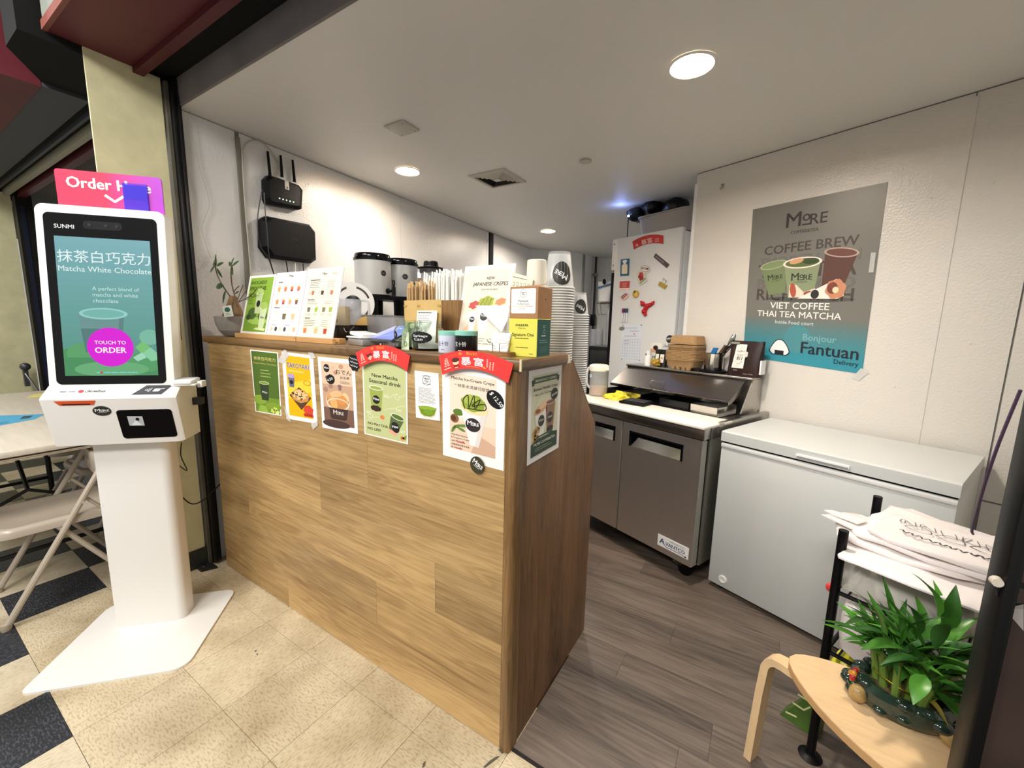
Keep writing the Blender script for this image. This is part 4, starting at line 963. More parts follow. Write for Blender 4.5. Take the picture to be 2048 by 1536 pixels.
A = Art(100, 60, 0.9); A.rect(5, 3, 92, 54, '#5f7fe0'); A.poly([(5, 3), (30, 3), (38, 57), (5, 57)], '#a9aee8', 2); A.poly([(34, 8), (97, 26), (97, 32), (36, 14)], '#7f9af0', 2); A.lay(t, quad_map(*q), names=('screen', 'screen_text'))

# ------------------------------------------------------------------ glass jars
def mason(px0, px1, y, h, label, fill=None, group='glass jars on the counter'):
    c, w = mid(px0, px1, 690, y); r = w / 2
    t = thing('glass_jar', label, 'jar', (c.x, y, CT), group=group)
    pr = [(r * .86, 0), (r, .008), (r, h * .66), (r * .93, h * .74), (r * .80, h * .79), (r * .82, h * .83), (r * .80, h * .86), (r * .82, h * .90), (r * .80, h * .93), (r * .82, h)]
    inn = [(max(.001, a - .003), max(.004, z)) for a, z in pr][::-1]; inn[-1] = (inn[-1][0], .004)
    b = MB(); b.lathe(pr + inn + [(0.0, .004)], n=32, close=True); b.add([(r * .86 * math.cos(2 * PI * i / 32), r * .86 * math.sin(2 * PI * i / 32), 0) for i in range(32)], [list(range(32))])
    b.build('jar_body', M_GLASS, t)
    return t, r, c
t, r, c = mason(798, 836, .075, .100, 'glass tip jar stuffed with banknotes, black smiling label')
bill = mat('banknote', '#a9b890', .6, noise=(120, .3))
for k, (x, yy, rz, tilt, hh) in enumerate(((.004, .006, .3, .1, .088), (-.008, -.002, -.4, -.15, .075), (.008, -.008, .9, .2, .07), (-.004, .010, 1.4, .1, .092))):
    pts = [Vector((-.020 + .040 * i / 6, .004 * math.sin(i * 1.1 + k), z)) for z in (.006, hh) for i in range(7)]
    MB().add([Matrix.Rotation(rz, 3, 'Z') @ p + Vector((x, yy + tilt * .05 * p.z * 10, 0)) for p in pts], [(i, i + 1, i + 8, i + 7) for i in range(6)]).build('banknote', bill, t, smooth=0)
A = Art(36, 36); A.disc(18, 18, 15, 15, '#0b0b0b', 1, 48, .06, 16); A.text(': )', 13, 12, w=12, col='#ffffff', rot=80); A.text('!', 25, 14, size=13, col='#ffffff')
A.lay(t, cyl_map(0, 0, r + .0004, r + .0004, .030, .066, R(-150), R(-88)))
# loose note folded in front of the tip jar
c2 = YP(812, 697, .035); b = MB(); b.add([(-.012, 0, 0), (.022, -.012, 0), (.014, -.006, .075), (-.004, 0, .085), (.0, .012, 0)], [(0, 1, 2, 3)])
o = MB().add([(-.022, 0, 0), (.020, -.006, 0), (.010, .004, .058), (-.026, .008, .064), (-.022, .001, 0), (.020, -.005, 0), (.010, .005, .058), (-.026, .009, .064)], [(0, 1, 2, 3), (7, 6, 5, 4), (0, 4, 5, 1), (1, 5, 6, 2), (2, 6, 7, 3), (3, 7, 4, 0)]).build('dollar_bill', mat('banknote_pale', '#c3cfae', .6, noise=(90, .22)), None, smooth=0, loc=(c2.x, .035, CT)); tag(o, 'crumpled green banknote leaning on the tip jar', 'banknote')
A = Art(40, 60); A.ring(22, 18, 9, 4, '#6f8a5e', 2); A.ring(18, 44, 6, 1.4, '#6f8a5e', 2); A.lay(o, quad_map((-.022, 0, 0), (.020, -.006, 0), (.010, .004, .058), (-.026, .008, .064)))
t, r, c = mason(833, 882, .070, .098, 'glass jar with black scalloped label reading Garbage Can')
A = Art(60, 44); A.disc(30, 22, 26, 19, '#0b0b0b', 1, 60, .05, 20); A.text('Garbage', 30, 24, w=34, col='#ffffff', bold=.01); A.text('Can', 27, 12, w=20, col='#ffffff', bold=.01)
A.lay(t, cyl_map(0, 0, r + .0005, r + .0005, .022, .066, R(-128), R(-28)))
MB().lathe([(0, .0045), (r * .6, .0045), (r * .62, .02), (r * .3, .03), (0, .028)], n=16).build('crumpled_slip', M_PAPER, t)
# ------------------------------------------------------------------ kraft pouches
def pouch(px0, px1, pyt, y, label, face):
    a, b_ = YP(px0, 690, y), YP(px1, 690, y); h = YP(px0, pyt, y).z - CT; w = (b_.x - a.x) / 2
    t = thing('kraft_pouch', label, 'pouch', ((a.x + b_.x) / 2, y, CT), group='kraft pouches behind the jars')
    vs = []; fs = []; n = 9
    for j in range(n):
        z = h * j / (n - 1); d = .022 * (1 - (j / (n - 1)) ** 1.5) + .002
        for i in range(7):
            u = i / 6; k = math.sin(PI * u) ** .6; vs.append(((-w + 2 * w * u), -d * k, z))
        for i in range(7):
            u = i / 6; k = math.sin(PI * u) ** .6; vs.append((w - 2 * w * u, d * k, z))
    for j in range(n - 1):
        for i in range(14): fs.append((j * 14 + i, j * 14 + (i + 1) % 14, (j + 1) * 14 + (i + 1) % 14, (j + 1) * 14 + i))
    fs += [list(range(14))[::-1], list(range((n - 1) * 14, n * 14))]
    MB().add(vs, fs).build('bag', mat('kraft_paper', '#c9a765', .55, noise=(40, .05)), t, smooth=60)
    MB().box(-w, w, -.0035, .0035, h * .86, h * .90).build('zip_band', mat('kraft_band', '#b59352', .5), t, smooth=0)
    if face: face(t, w, h)
    return t
def label_face(t, w, h):
    A = Art(60, 80); A.rect(0, 0, 60, 80, '#f6f4ec', .6); A.bars(4, 74, 52, 1, 3, 2, '#22221e', 2, 3); A.bars(4, 68, 40, 6, 4, 1, '#57564e', 2, 5); A.text('1.0oz', 46, 6, w=12, col='#22221e')
    A.lay(t, quad_map((-w * .80, -.0245, h * .1), (w * .88, -.0245, h * .1), (w * .88, -.013, h * .78), (-w * .80, -.013, h * .78)))
pouch(810, 860, 601, .170, 'plain kraft pouch behind the tip jar', None)
pouch(836, 883, 600, .125, 'kraft pouch with a white label behind the Garbage Can jar', label_face)

# ------------------------------------------------------------------ straw box with wrapped straws
sx0, sx1 = YP(818, 660, .225).x, YP(926, 660, .225).x
t = thing('straw_box', 'open oak-print box holding wrapped straws behind the pouches', 'box', ((sx0 + sx1) / 2, .235, CT))
w = (sx1 - sx0) / 2; hb = YP(920, 600, .2).z - CT; mwb = wood('box_oak', '#a9814f', '#6a4a28', 2, 2.5)
for nm, q in (('box_side', (-w, w, -.035, -.032, 0, hb)), ('box_side', (-w, w, .035, .038, 0, hb)), ('box_end', (-w, -w + .003, -.032, .035, 0, hb)), ('box_end', (w - .003, w, -.032, .035, 0, hb)), ('divider', (w * .12, w * .12 + .002, -.032, .035, 0, hb * .9)), ('box_floor', (-w, w, -.032, .035, 0, .003))):
    MB().box(*q).build(nm, mwb, t, smooth=0)
g = random.Random(11)
BX = (sx0 + sx1) / 2
mk, mw_ = mat('brown_straw_wrap', '#c2a070', .6, noise=(30, .12)), mat('white_straw_wrap', '#eeece4', .55)
def straw(x, y, h, dx, dy, m, label, gr, r=.0045):
    o = MB(); top_ = Vector((dx, dy, h)); o.cyl((0, 0, .004), top_ * .93, r, n=7); o.add([top_ * .93 + Vector((-r, 0, 0)), top_ * .93 + Vector((r, 0, 0)), top_ + Vector((r * 1.2, 0, .0)), top_ + Vector((-r * .6, 0, .004)), top_ * .93 + Vector((-r, .001, 0)), top_ * .93 + Vector((r, .001, 0)), top_ + Vector((r * 1.2, .001, .0)), top_ + Vector((-r * .6, .001, .004))], [(0, 1, 2, 3), (7, 6, 5, 4), (0, 4, 7, 3), (1, 2, 6, 5)])
    o = o.build('wrapped_straw', m, None, loc=(BX + x, .235 + y, CT)); tag(o, label, 'straw', gr)
hk = YP(860, 566, .23).z - CT; hw = YP(880, 545, .25).z - CT
k = 0
for j in range(3):
    for i in range(9):
        x = -w * .94 + (w * 1.02) * i / 8.4 + g.uniform(-.002, .002); straw(x, -.026 + .012 * j, hk + g.uniform(-.014, .008), g.uniform(-.006, .006), g.uniform(-.002, .006), mk, 'brown paper-wrapped straw standing in the left half of the oak box', 'brown wrapped straws')
for j in range(4):
    for i in range(9):
        back = j >= 2
        x = (w * .20 + w * .72 * i / 8.4) if not back else (-w * .45 + w * 1.3 * i / 8.4)
        if back and x < w * .15: continue
        straw(x + g.uniform(-.002, .002), -.026 + .014 * j, hw + g.uniform(-.02, .006), g.uniform(-.008, .006), g.uniform(0, .006), mw_, 'white paper-wrapped straw standing in the right half of the oak box', 'white wrapped straws')
for i in range(8):
    straw(-w * .62 + w * .68 * i / 7.5, .025, hw + g.uniform(-.012, .008), g.uniform(-.004, .004), .002, mw_, 'white paper-wrapped straw standing behind the brown straws', 'white straws behind the brown ones')

# ------------------------------------------------------------------ two tea tins
def tin(px0, px1, y, body, ink_, label):
    c, w = mid(px0, px1, 690, y); r = w / 2; h = YP(px0, 661, y).z - CT
    t = thing('tea_tin', label, 'tin', (c.x, y, CT), group='round tea tins')
    MB().lathe([(0, 0), (r * .97, 0), (r, .002), (r, h * .80), (0, h * .80)], n=30).build('tin_body', mat('tin_' + body.strip('#'), body, .3), t)
    MB().lathe([(0, h * .80), (r * 1.015, h * .80), (r * 1.015, h * .985), (r * .98, h), (0, h)], n=30).build('lid', mat('mint_lid', '#8fd0bd', .35), t)
    A = Art(60, 40); A.text('五十铃', 30, 16, w=36, col=ink_); A.bars(24, 5, 12, 1, 2, 1.2, ink_, 2, 2)
    A.lay(t, cyl_map(0, 0, r + .0004, r + .0004, .003, h * .78, R(-140), R(-30)))
tin(882, 914, .045, '#d5daea', '#5a6070', 'pale lilac tea tin with a mint lid')
tin(915, 951, .050, '#0f0f10', '#e8e8e4', 'black tea tin with a mint lid')

# ------------------------------------------------------------------ crepe board, stamp card, business cards
x0 = YP(905, 668, .18).x; x1 = YP(1005, 690, .18).x
A = Art(78, 110); A.rect(0, 0, 78, 110, '#f8f6f0', .5); A.rect(5, 5, 68, 100, '#f0e2cc', 1); A.rect(5, 5, 68, 40, '#f6ead8', 1.2); A.poly([(5, 20), (30, 44), (40, 5), (5, 5)], '#eecfa8', 1.5)
A.text('NEW', 44, 91, w=12, col='#33302c', bold=.03); A.text('JAPANESE CREPES', 44, 83, w=54, col='#2a2724', bold=.03, shear=.1); A.text('NOW AVAILABLE!', 44, 77, w=26, col='#6a625a')
for x, y, s_, c1_, c2_ in ((24, 56, 10, '#f0dcc0', '#c84a42'), (42, 60, 14, '#e9d98a', '#a8b03c'), (64, 60, 9, '#f0d8b0', '#d98a5a')):
    A.poly([(x - s_ * .3, y - 38), (x + s_ * .3, y - 38), (x + s_ * .8, y), (x - s_ * .8, y)], '#f7f4ee', 3 + s_ * .02); A.ell(x, y, s_, s_ * .62, c1_, 4 + s_ * .02, rot=12); A.ell(x, y + 2, s_ * .85, s_ * .5, c2_, 5 + s_ * .02, rot=12, wob=.12, lobes=6)
    A.ell(x - .5, y - 17, s_ * .42, s_ * .38, '#33302e', 6, rot=-10); logo_more(A, x - .5, y - 17.5, s_ * .6, '#ffffff', L=8, sub=False)
A.line([(34, 58), (38, 66), (40, 55), (44, 68), (46, 56), (50, 66)], 1, '#3a3420', 7)
A.bars(10, 14, 16, 2, 3, 1, '#a89a86', 2, 1); A.bars(32, 14, 16, 2, 3, 1, '#a89a86', 2, 2); A.bars(54, 14, 16, 2, 3, 1, '#a89a86', 2, 3); A.bars(10, 7.5, 56, 1, 2, 1, '#9a8c78', 2, 9)
hh = (YP(940, 530, .235).z - CT) / math.cos(LEAN)
lean_board('crepe_board', x0, x1, hh - .004, .185, 'cream Japanese crepes board standing behind the tea boxes', 'sign board', A, 78, 110, foot=.002)
# stamp card stood behind the kraft tea box
q = [YP(x, y, .20) for x, y in ((1018, 606), (1062, 601), (1066, 556), (1024, 544))]
o, mp = sheet('stamp_card', q, mat('card_cream', '#ece6d2', .55), 'cream loyalty stamp card with rows of little cups behind the kraft tea box', 'card')
A = Art(50, 60); A.bars(4, 51, 40, 1, 2, 1.4, '#6a6456', 2, 9)
for j in range(2):
    for i in range(5): A.poly([(5 + i * 8.4, 42 - j * 16), (9.6 + i * 8.4, 42 - j * 16), (9 + i * 8.4, 34 - j * 16), (5.6 + i * 8.4, 34 - j * 16)], '#8a8270', 2); A.poly([(5.7 + i * 8.4, 41.2 - j * 16), (8.9 + i * 8.4, 41.2 - j * 16), (8.4 + i * 8.4, 35 - j * 16), (6.2 + i * 8.4, 35 - j * 16)], '#ece6d2', 3)
A.lay(o, mp)
c, w = mid(958, 1020, 707, .040)
t = thing('card_stand', 'small oak business-card stand with bent wire in front of the crepe board', 'card holder', (c.x, .055, CT))
MB().prism(rrect(-w / 2, w / 2, -.022, .022, .014, 5), 0, .012).build('base', wood('stand_oak', '#b98550', '#7a5028', 0, 3), t)
wire = mat('brass_wire', '#8a8266', .35, 1)
for s in (-1, 1): MB().tube([(s * .012, -.006, .010), (s * .012, -.006, .036), (s * .030, -.002, .038), (s * .042, .006, .046)], .0012, 6).build('wire', wire, t)
for k in range(3):
    q = [Vector(v) for v in ((-.030 - .001 * k, .002 + .002 * k, .0125), (.032, .003 + .002 * k, .0125), (.036, .016 + .002 * k, .066), (-.024, .015 + .002 * k, .066))]
    if k: q = [v + Vector((.002, 0, .001)) for v in q]
    o = MB().add(q + [v + Vector((0, .0006, 0)) for v in q], [(0, 1, 2, 3), (7, 6, 5, 4), (0, 4, 5, 1), (1, 5, 6, 2), (2, 6, 7, 3), (3, 7, 4, 0)]).build('business_card', M_PAPER, None, smooth=0, loc=(c.x, .055, CT))
    tag(o, 'white business card standing in the oak card stand', 'card', 'business cards in the oak stand')
    if k == 0:
        A = Art(62, 54); A.bars(14, 36, 34, 2, 10, 1.2, '#b9b5ac', 2, 2); A.line([(6, 14), (14, 9), (24, 6)], .8, '#77736b'); A.line([(40, 8), (50, 12), (56, 14)], .8, '#77736b'); A.lay(o, quad_map(*q))
# loose flyer leaning on the crepe board
q = [YP(x, y, yy) for x, y, yy in ((1003, 664, .14), (1015, 640, .15), (1018, 611, .165), (950, 611, .165))]
o, mp = sheet('flyer', q, M_PAPER, 'white triangular folded flyer leaning against the crepe board', 'flyer')
A = Art(60, 50); A.bars(18, 42, 26, 3, 9, .8, '#cfcabe', 2, 5); A.lay(o, mp)

# ------------------------------------------------------------------ boxes of tea
def carton(px0, px1, pxr, pyb, pyt, y, z0, dep, rz, label, mats, cat='box'):
    a, b_ = YP(px0, pyb, y), YP(px1, pyb, y); w = (b_.x - a.x) / math.cos(rz); h = YP((px0 + px1) / 2, pyt, y).z - z0
    t = thing('tea_box', label, cat, (a.x, y, z0), rz, 'tea boxes on the counter corner')
    return t, w, h
t, w, h = carton(1017, 1073, 1100, 705, 637, .075, CT, .10, 0, 'yellow chai tea box with a dark teal side, on the counter corner', None)
dp = .085
MB().rbox(0, w, 0, dp, 0, h, .0012, 1).build('carton', mat('chai_yellow', '#e2dc5c', .45), t)
MB().box(w - .0002, w + .0006, .002, dp - .002, .002, h - .002).build('side_print', mat('teal_side', '#17514c', .45), t, smooth=0)
A = Art(60, 70); A.text('KOLKATA', 28, 56, w=26, col='#2c2c1e', bold=.04); A.text('CHAI CO.', 28, 51, w=16, col='#6a6a38'); A.text('Signature Chai', 30, 38, w=46, col='#2f2f1e', bold=.01); A.bars(13, 33, 34, 1, 2, 1.3, '#55552e', 2, 5); A.bars(16, 16, 28, 1, 2, 1.3, '#55552e', 2, 6); A.bars(6, 5, 10, 1, 2, 1.4, '#9a9a44', 2, 3); A.bars(44, 5, 12, 1, 2, 1.4, '#9a9a44', 2, 4)
A.lay(t, quad_map((0, -.0001, 0), (w, -.0001, 0), (w, -.0001, h), (0, -.0001, h)))
A = Art(50, 70); A.bars(19, 57, 12, 2, 3, 1, '#a9c8b8', 2, 7); A.ring(25, 47, 4, .8, '#a9c8b8', 2); A.bars(15, 38, 20, 1, 2, 2, '#e8e8d8', 2, 8); A.bars(8, 30, 34, 2, 4, 1.2, '#7fae9e', 2, 4); A.bars(10, 18, 30, 4, 3, .8, '#4f8a7c', 2, 6)
A.lay(t, quad_map((w + .0006, 0, 0), (w + .0006, dp, 0), (w + .0006, dp, h), (w + .0006, 0, h)))
zk = CT + h + .0005; wk = w; dk = dp
t, w, h = carton(1019, 1073, 1100, 637, 573, .078, zk, .10, 0, 'plain kraft tea box with a white pyramid tea bag label, stacked on the yellow box', None)
w = wk; dp = .088
MB().rbox(0, w, 0, dp, 0, h, .0012, 1).build('carton', M_KRAFT, t)
MB().add([(w * .35, .01, h + .0004), (w, .004, h + .0004), (w, .05, h + .010), (w * .35, .05, h + .006), (w * .35, .01, h + .0012), (w, .004, h + .0012), (w, .05, h + .011), (w * .35, .05, h + .007)], [(0, 1, 2, 3), (7, 6, 5, 4), (0, 4, 5, 1), (1, 5, 6, 2), (2, 6, 7, 3), (3, 7, 4, 0)]).build('flap', M_KRAFT, t, smooth=0)
A = Art(60, 64); A.rr(3, 10, 52, 50, 3, '#f6f4ee', 1); A.ring(29, 50, 7, .6, '#8a847a', 3, 8); A.text('MEM', 29, 50, w=8, col='#5a554c'); A.text('TEA', 29, 46.5, w=7, col='#5a554c')
A.text('Pyramid', 29, 33, w=20, col='#5a554c'); A.text('Tea Bag Sampler', 29, 28, w=26, col='#7a7468'); A.rect(8, 24, 14, 1, '#d8cfa0', 3); A.rect(22, 24, 14, 1, '#d8b060', 3); A.rect(36, 24, 14, 1, '#c8806a', 3); A.bars(21, 20, 16, 2, 2.2, .7, '#a8a296', 2, 3)
g = random.Random(4)
for k in range(26):
    x, y = g.choice([(g.uniform(5, 20), g.uniform(36, 58)), (g.uniform(38, 53), g.uniform(36, 58)), (g.uniform(5, 53), g.uniform(11.5, 15))]); A.line([(x, y), (x + g.uniform(-2, 2), y + g.uniform(-1.5, 1.5))], .5, '#a9a498', 2)
A.lay(t, quad_map((0, -.0001, 0), (w, -.0001, 0), (w, -.0001, h), (0, -.0001, h)))
MB().cyl((w - .0005, .045, h * .62), (w + .0004, .045, h * .62), .0025, n=8).build('tuck_notch', mat('notch', '#4a3420', .8), t)
TEATOP = zk + h

# ------------------------------------------------------------------ cups
def tumbler(r0, r1, h, sleeve, mats, wall=.0012):
    """an upside-down cup: rim down at z=0"""
    pr = [(r1, 0), (r1 + .0035, .0), (r1 + .0035, .004), (r1, .005), (r0, h), (r0 * .8, h)]
    b = MB(); b.lathe(pr + [(0, h)], n=24, close=True)
    return b
# upturned paper cup behind the tea box
c, w = mid(1052, 1088, 560, .235); zc = 1.0
t = thing('paper_cup', 'cream paper cup upside down on a stack behind the kraft tea box', 'cup', (c.x, .245, CT))
hc = YP(1070, 521, .245).z - CT
MB().lathe([(w * .58, .0), (w * .60, .002), (w * .58, .006), (w * .47, hc - .002), (w * .44, hc), (w * .44, hc - .004), (0, hc - .004)], n=28).build('cup_wall', mat('cup_cream', '#efe9d6', .5), t)
A = Art(30, 40); A.disc(12, 16, 11, 13, '#f2efe6', 1); A.ring(12, 16, 11, 1.4, '#3b3a36', 2, 14); A.text('MORE', 12, 14, w=14, col='#55534c', rot=60); A.lay(t, cyl_map(0, 0, w * .53, w * .475, hc * .35, hc * .85, R(-125), R(-65)))
CUPM = mat('cup_clear', '#f4f4f2', .08, alpha=.2)
CUPN = mat('cup_nested', '#d9d8d4', .2, alpha=.55)
CUPR = mat('cup_rim', '#f2efea', .25)
def cup_mesh(r1, r0, h):
    b = MB(); k = .0007
    b.lathe([(r1, .004), (r0, h), (r0 * .97, h + .002), (r0 * .6, h + .002), (0, h + .002)], n=24)
    o = b.build('x', CUPM); me = o.data; bpy.data.objects.remove(o); mn = me.copy(); mn.materials[0] = CUPN
    b = MB(); b.lathe([(r1, .0), (r1 + .0035, .0), (r1 + .004, .002), (r1 + .003, .004), (r1, .004)], n=24, close=True)
    o = b.build('x', CUPR); m2 = o.data; bpy.data.objects.remove(o)
    return me, mn, m2
def cup_stack(px0, px1, y, pyt, pitch, r, h, z0, label, group):
    c, w = mid(px0, px1, 700, y); r1 = w / 2 - .004; r0 = r1 * .70
    zt = YP((px0 + px1) / 2, pyt, y).z; n = max(3, int((zt - h - z0) / pitch)); pitch = (zt - h - z0) / n
    wall, nest, rim = cup_mesh(r1, r0, h)
    for k in range(n + 1):
        t = thing('plastic_cup', label, 'cup', (c.x, y, z0 + pitch * k), R(40 * k), group)
        link('cup_wall', wall if k == n else nest, t); link('rim', rim, t)
        if k == n:
            A = Art(40, 40); A.disc(20, 20, 19, 19, '#33332b', 1, n=40); logo_more(A, 20, 22, 25, '#ffffff', 158, L=4, sub=False)
            am = math.atan2(CAM_POS.y - y, CAM_POS.x - c.x) - R(40 * k) + R(14)
            A.lay(t, cyl_map(0, 0, r1 * .97 + .001, r0 * 1.08 + .001, h * .06, h * .74, am - R(42), am + R(42)), names=('logo_patch', 'lettering'))
    return c
cup_stack(1083, 1142, .415, 507, .0092, .045, .125, 1.0005, 'clear plastic cup in the taller stack behind the tea boxes', 'taller stack of clear cups')
cup_stack(1134, 1174, .545, 587, .0088, .04, .085, 1.0005, 'clear plastic cup in the shorter stack at the counter end', 'shorter stack of clear cups')

# ================================================================== sandwich prep fridge
def fthing(name, label, cat, a, d, z=0.0, group=None, rz=0):
    return thing(name, label, cat, FW(a, d, z), TH + rz, group)
PA0, PA1 = -1.005, -.030
pt_ = fthing('prep_fridge', 'stainless two-door prep fridge with sloped lid beside the freezer', 'fridge', (PA0 + PA1) / 2, .2)
PO = Vector(((PA0 + PA1) / 2, .2, 0))
def pb(m, name, *boxes, mt=M_STEEL, parent=None, r=0, sm=0):
    for q in boxes: m.rbox(*q, r, 2) if r else m.box(*q)
    return m.shift(PO).build(name, mt, parent or pt_, smooth=sm or (35 if r else 0))
M_SIDE = mat('galvanised_side', '#8d8a80', .38, .75, noise=(6, .08))
M_DKST = brushed('brushed_steel_door', '#dcd6d0', .40, 2)
pb(MB(), 'cabinet', (PA0, PA1, -.055, .585, .115, .80), mt=M_SIDE)
pb(MB(), 'door_seal', (PA0 + .015, PA1 - .008, -.064, -.0555, .125, .80), mt=M_BLKP)
mid_a = -.537
for a0_, a1_ in ((PA0 + .004, mid_a - .006), (mid_a + .006, PA1 - .012)):
    wd = a1_ - a0_; hx0, hx1 = a0_ + wd * .10, a1_ - wd * .20; hz0, hz1 = .665, .755
    if a0_ < -.6: hx0, hx1 = a0_ + wd * .25, a1_ - wd * .10
    d = MB()
    for q in ((a0_, a1_, -.108, -.066, .115, hz0), (a0_, a1_, -.108, -.066, hz1, .800), (a0_, hx0, -.108, -.066, hz0, hz1), (hx1, a1_, -.108, -.066, hz0, hz1)): d.box(*q)
    dr = pb(d, 'door', mt=M_DKST)
    h = MB(); fr = .012
    for q in ((hx0, hx1, -.111, -.082, hz1 - fr, hz1), (hx0, hx0 + fr, -.111, -.082, hz0, hz1), (hx1 - fr, hx1, -.111, -.082, hz0, hz1)): h.box(*q)
    h.box(hx0, hx1, -.074, -.070, hz0, hz1)
    pb(h, 'handle_recess', mt=M_BLKP, parent=dr)
    MB().add([(hx0 + fr, -.107, hz0 + .001), (hx1 - fr, -.107, hz0 + .001), (hx1 - fr, -.080, hz0 + .052), (hx0 + fr + .03, -.080, hz0 + .052), (hx0 + fr, -.105, hz0 - .0), (hx1 - fr, -.105, hz0), (hx1 - fr, -.078, hz0 + .052), (hx0 + fr + .03, -.078, hz0 + .052)], [(0, 1, 2, 3), (7, 6, 5, 4), (0, 4, 5, 1), (1, 5, 6, 2), (2, 6, 7, 3), (3, 7, 4, 0)]).shift(PO).build('pull', M_CHROME, dr, smooth=0)
    MB().box(a1_ - .0005, a1_ + .004, -.108, -.066, .12, .797).shift(PO).build('door_edge', mat('door_edge_grey', '#a8a59c', .4, .5), dr, smooth=0)
# maker's badge on the right door
bz0, bz1 = F_b = (.150, .215)
ba0, ba1 = -.245, -.06
MB().box(ba0, ba1, -.1095, -.1081, bz0, bz1).shift(PO).build('badge', M_PAPER, pt_, smooth=0)
A = Art(110, 40); A.text('A', 17, 12, size=26, col='#1b3f73', w=19, bold=.03); A.text('VANTCO', 64, 12, size=18, col='#1b3f73', w=68, bold=.03); A.text('REFRIGERATION', 70, 30, w=50, col='#4a5f80'); A.line([(v.x, v.y) for v in smooth_path([(22, 14, 0), (34, 7, 0), (60, 7, 0), (86, 7, 0), (102, 4, 0)], 5)], 1.6, '#20242c'); A.ell(101, 5, 3.4, 2.6, '#20242c', 4)
A.lay(pt_, quad_map(*[Vector(v) - PO for v in ((ba0, -.1096, bz0), (ba1, -.1096, bz0), (ba1, -.1096, bz1), (ba0, -.1096, bz1))]))
pb(MB(), 'front_rail', (PA0, PA1, -.112, -.052, .805, .862), mt=M_STEELH, r=.006)
pb(MB(), 'top_deck', (PA0, PA1, -.051, .585, .80, .862), mt=M_STEELH)
pb(MB(), 'side_rail', (PA1 - .020, PA1 + .001, .05, .585, .8625, .878), mt=M_STEELH)
pb(MB(), 'side_rail', (PA0 - .001, PA0 + .020, .05, .585, .8625, .878), mt=M_STEELH)
pb(MB(), 'board_bracket', (PA1 - .004, PA1 + .004, .015, .060, .828, .884), mt=M_STEEL)
# sloped insulated lid: a wedge between front lip and rear shelf
ld = [(.27, .948), (.275, .935), (.30, .935), (.48, 1.03), (.48, 1.066), (.455, 1.066)]
MB().prism(ld, PA0 + .035, PA1 - .085, 'yz').shift(PO).build('lid', brushed('brushed_steel_lid', '#827d79', .3, 0), pt_, smooth=0)
MB().prism([(.27, .932), (.268, .95), (.274, .952), (.279, .934)], PA0 + .035, PA1 - .085, 'yz').shift(PO).build('lid_lip', M_CHROME, pt_, smooth=0)
hm = -.60; MB().tube([(hm - .05, .295, .950), (hm - .05, .300, .999), (hm - .042, .305, 1.004), (hm + .042, .305, 1.004), (hm + .05, .300, .999), (hm + .05, .295, .950)], .004, 8).shift(PO).build('lid_handle', M_CHROME, pt_)
pb(MB(), 'lid_housing', (PA0 + .03, PA1 - .06, .48, .585, .8625, 1.066), mt=M_STEELH)
MB().prism([(.36, .8785), (.585, .8785), (.585, 1.066), (.47, 1.066)], PA1 - .06, PA1 - .052, 'yz').shift(PO).build('housing_cheek', M_STEEL, pt_, smooth=0)
MB().prism([(.36, .8785), (.585, .8785), (.585, 1.066), (.47, 1.066)], PA0 + .022, PA0 + .03, 'yz').shift(PO).build('housing_cheek', M_STEEL, pt_, smooth=0)
pb(MB(), 'rear_shelf', (PA0 + .03, PA1 - .05, .44, .590, 1.0675, 1.080), mt=M_STEELH, r=.003)
pb(MB(), 'pan_well', (PA0 + .05, PA1 - .10, .16, .44, .8625, .8655), mt=M_BLKP)
for k, (x0_, x1_) in enumerate(((-.95, -.80), (-.78, -.64), (-.50, -.30), (-.29, -.13))):
    b = MB(); z0_, z1_ = .866, .920; y0_, y1_ = .185, .40
    for q in ((x0_, x1_, y0_, y0_ + .003, z0_, z1_), (x0_, x1_, y1_ - .003, y1_, z0_, z1_), (x0_, x0_ + .003, y0_, y1_, z0_, z1_), (x1_ - .003, x1_, y0_, y1_, z0_, z1_), (x0_, x1_, y0_, y1_, z0_, z0_ + .003)): b.box(*q)
    b.shift(PO); o = b.build('food_pan', M_CHROME if k in (1, 3) else mat('black_pan', '#141414', .3), None, smooth=0, loc=FW(PO.x, PO.y, 0), rotz=TH)
    tag(o, ('black food pan at the far left of the prep fridge well', 'steel food pan behind the yellow cloth', 'black food pan in the middle of the prep fridge well', 'steel food pan at the right end of the prep fridge well')[k], 'food pan', 'food pans under the lid')
for a_, d_ in ((PA0 + .08, -.02), (PA1 - .09, -.02), (PA1 - .09, .5), (PA0 + .08, .5)):
    cst = MB(); cst.cyl((a_, d_ - .012, .042), (a_, d_ + .012, .042), .038, n=18); cst.shift(PO); w_ = cst.build('caster_wheel', M_BLKP, pt_)
    MB().prism([(a_ - .02, .075), (a_ + .02, .075), (a_ + .022, .115), (a_ - .022, .115)], d_ - .018, d_ + .018, 'xz').shift(PO).build('caster_fork', M_CHROME, pt_, smooth=0)
MB().add([(PA1 - .145, -.06, .078), (PA1 - .11, -.052, .095), (PA1 - .08, -.052, .082), (PA1 - .105, -.062, .070), (PA1 - .145, -.058, .072), (PA1 - .11, -.048, .089), (PA1 - .08, -.048, .078), (PA1 - .105, -.058, .066)], [(0, 1, 2, 3), (7, 6, 5, 4), (0, 4, 5, 1), (1, 5, 6, 2), (2, 6, 7, 3), (3, 7, 4, 0)]).shift(PO).build('caster_brake', M_CHROME, pt_, smooth=0)
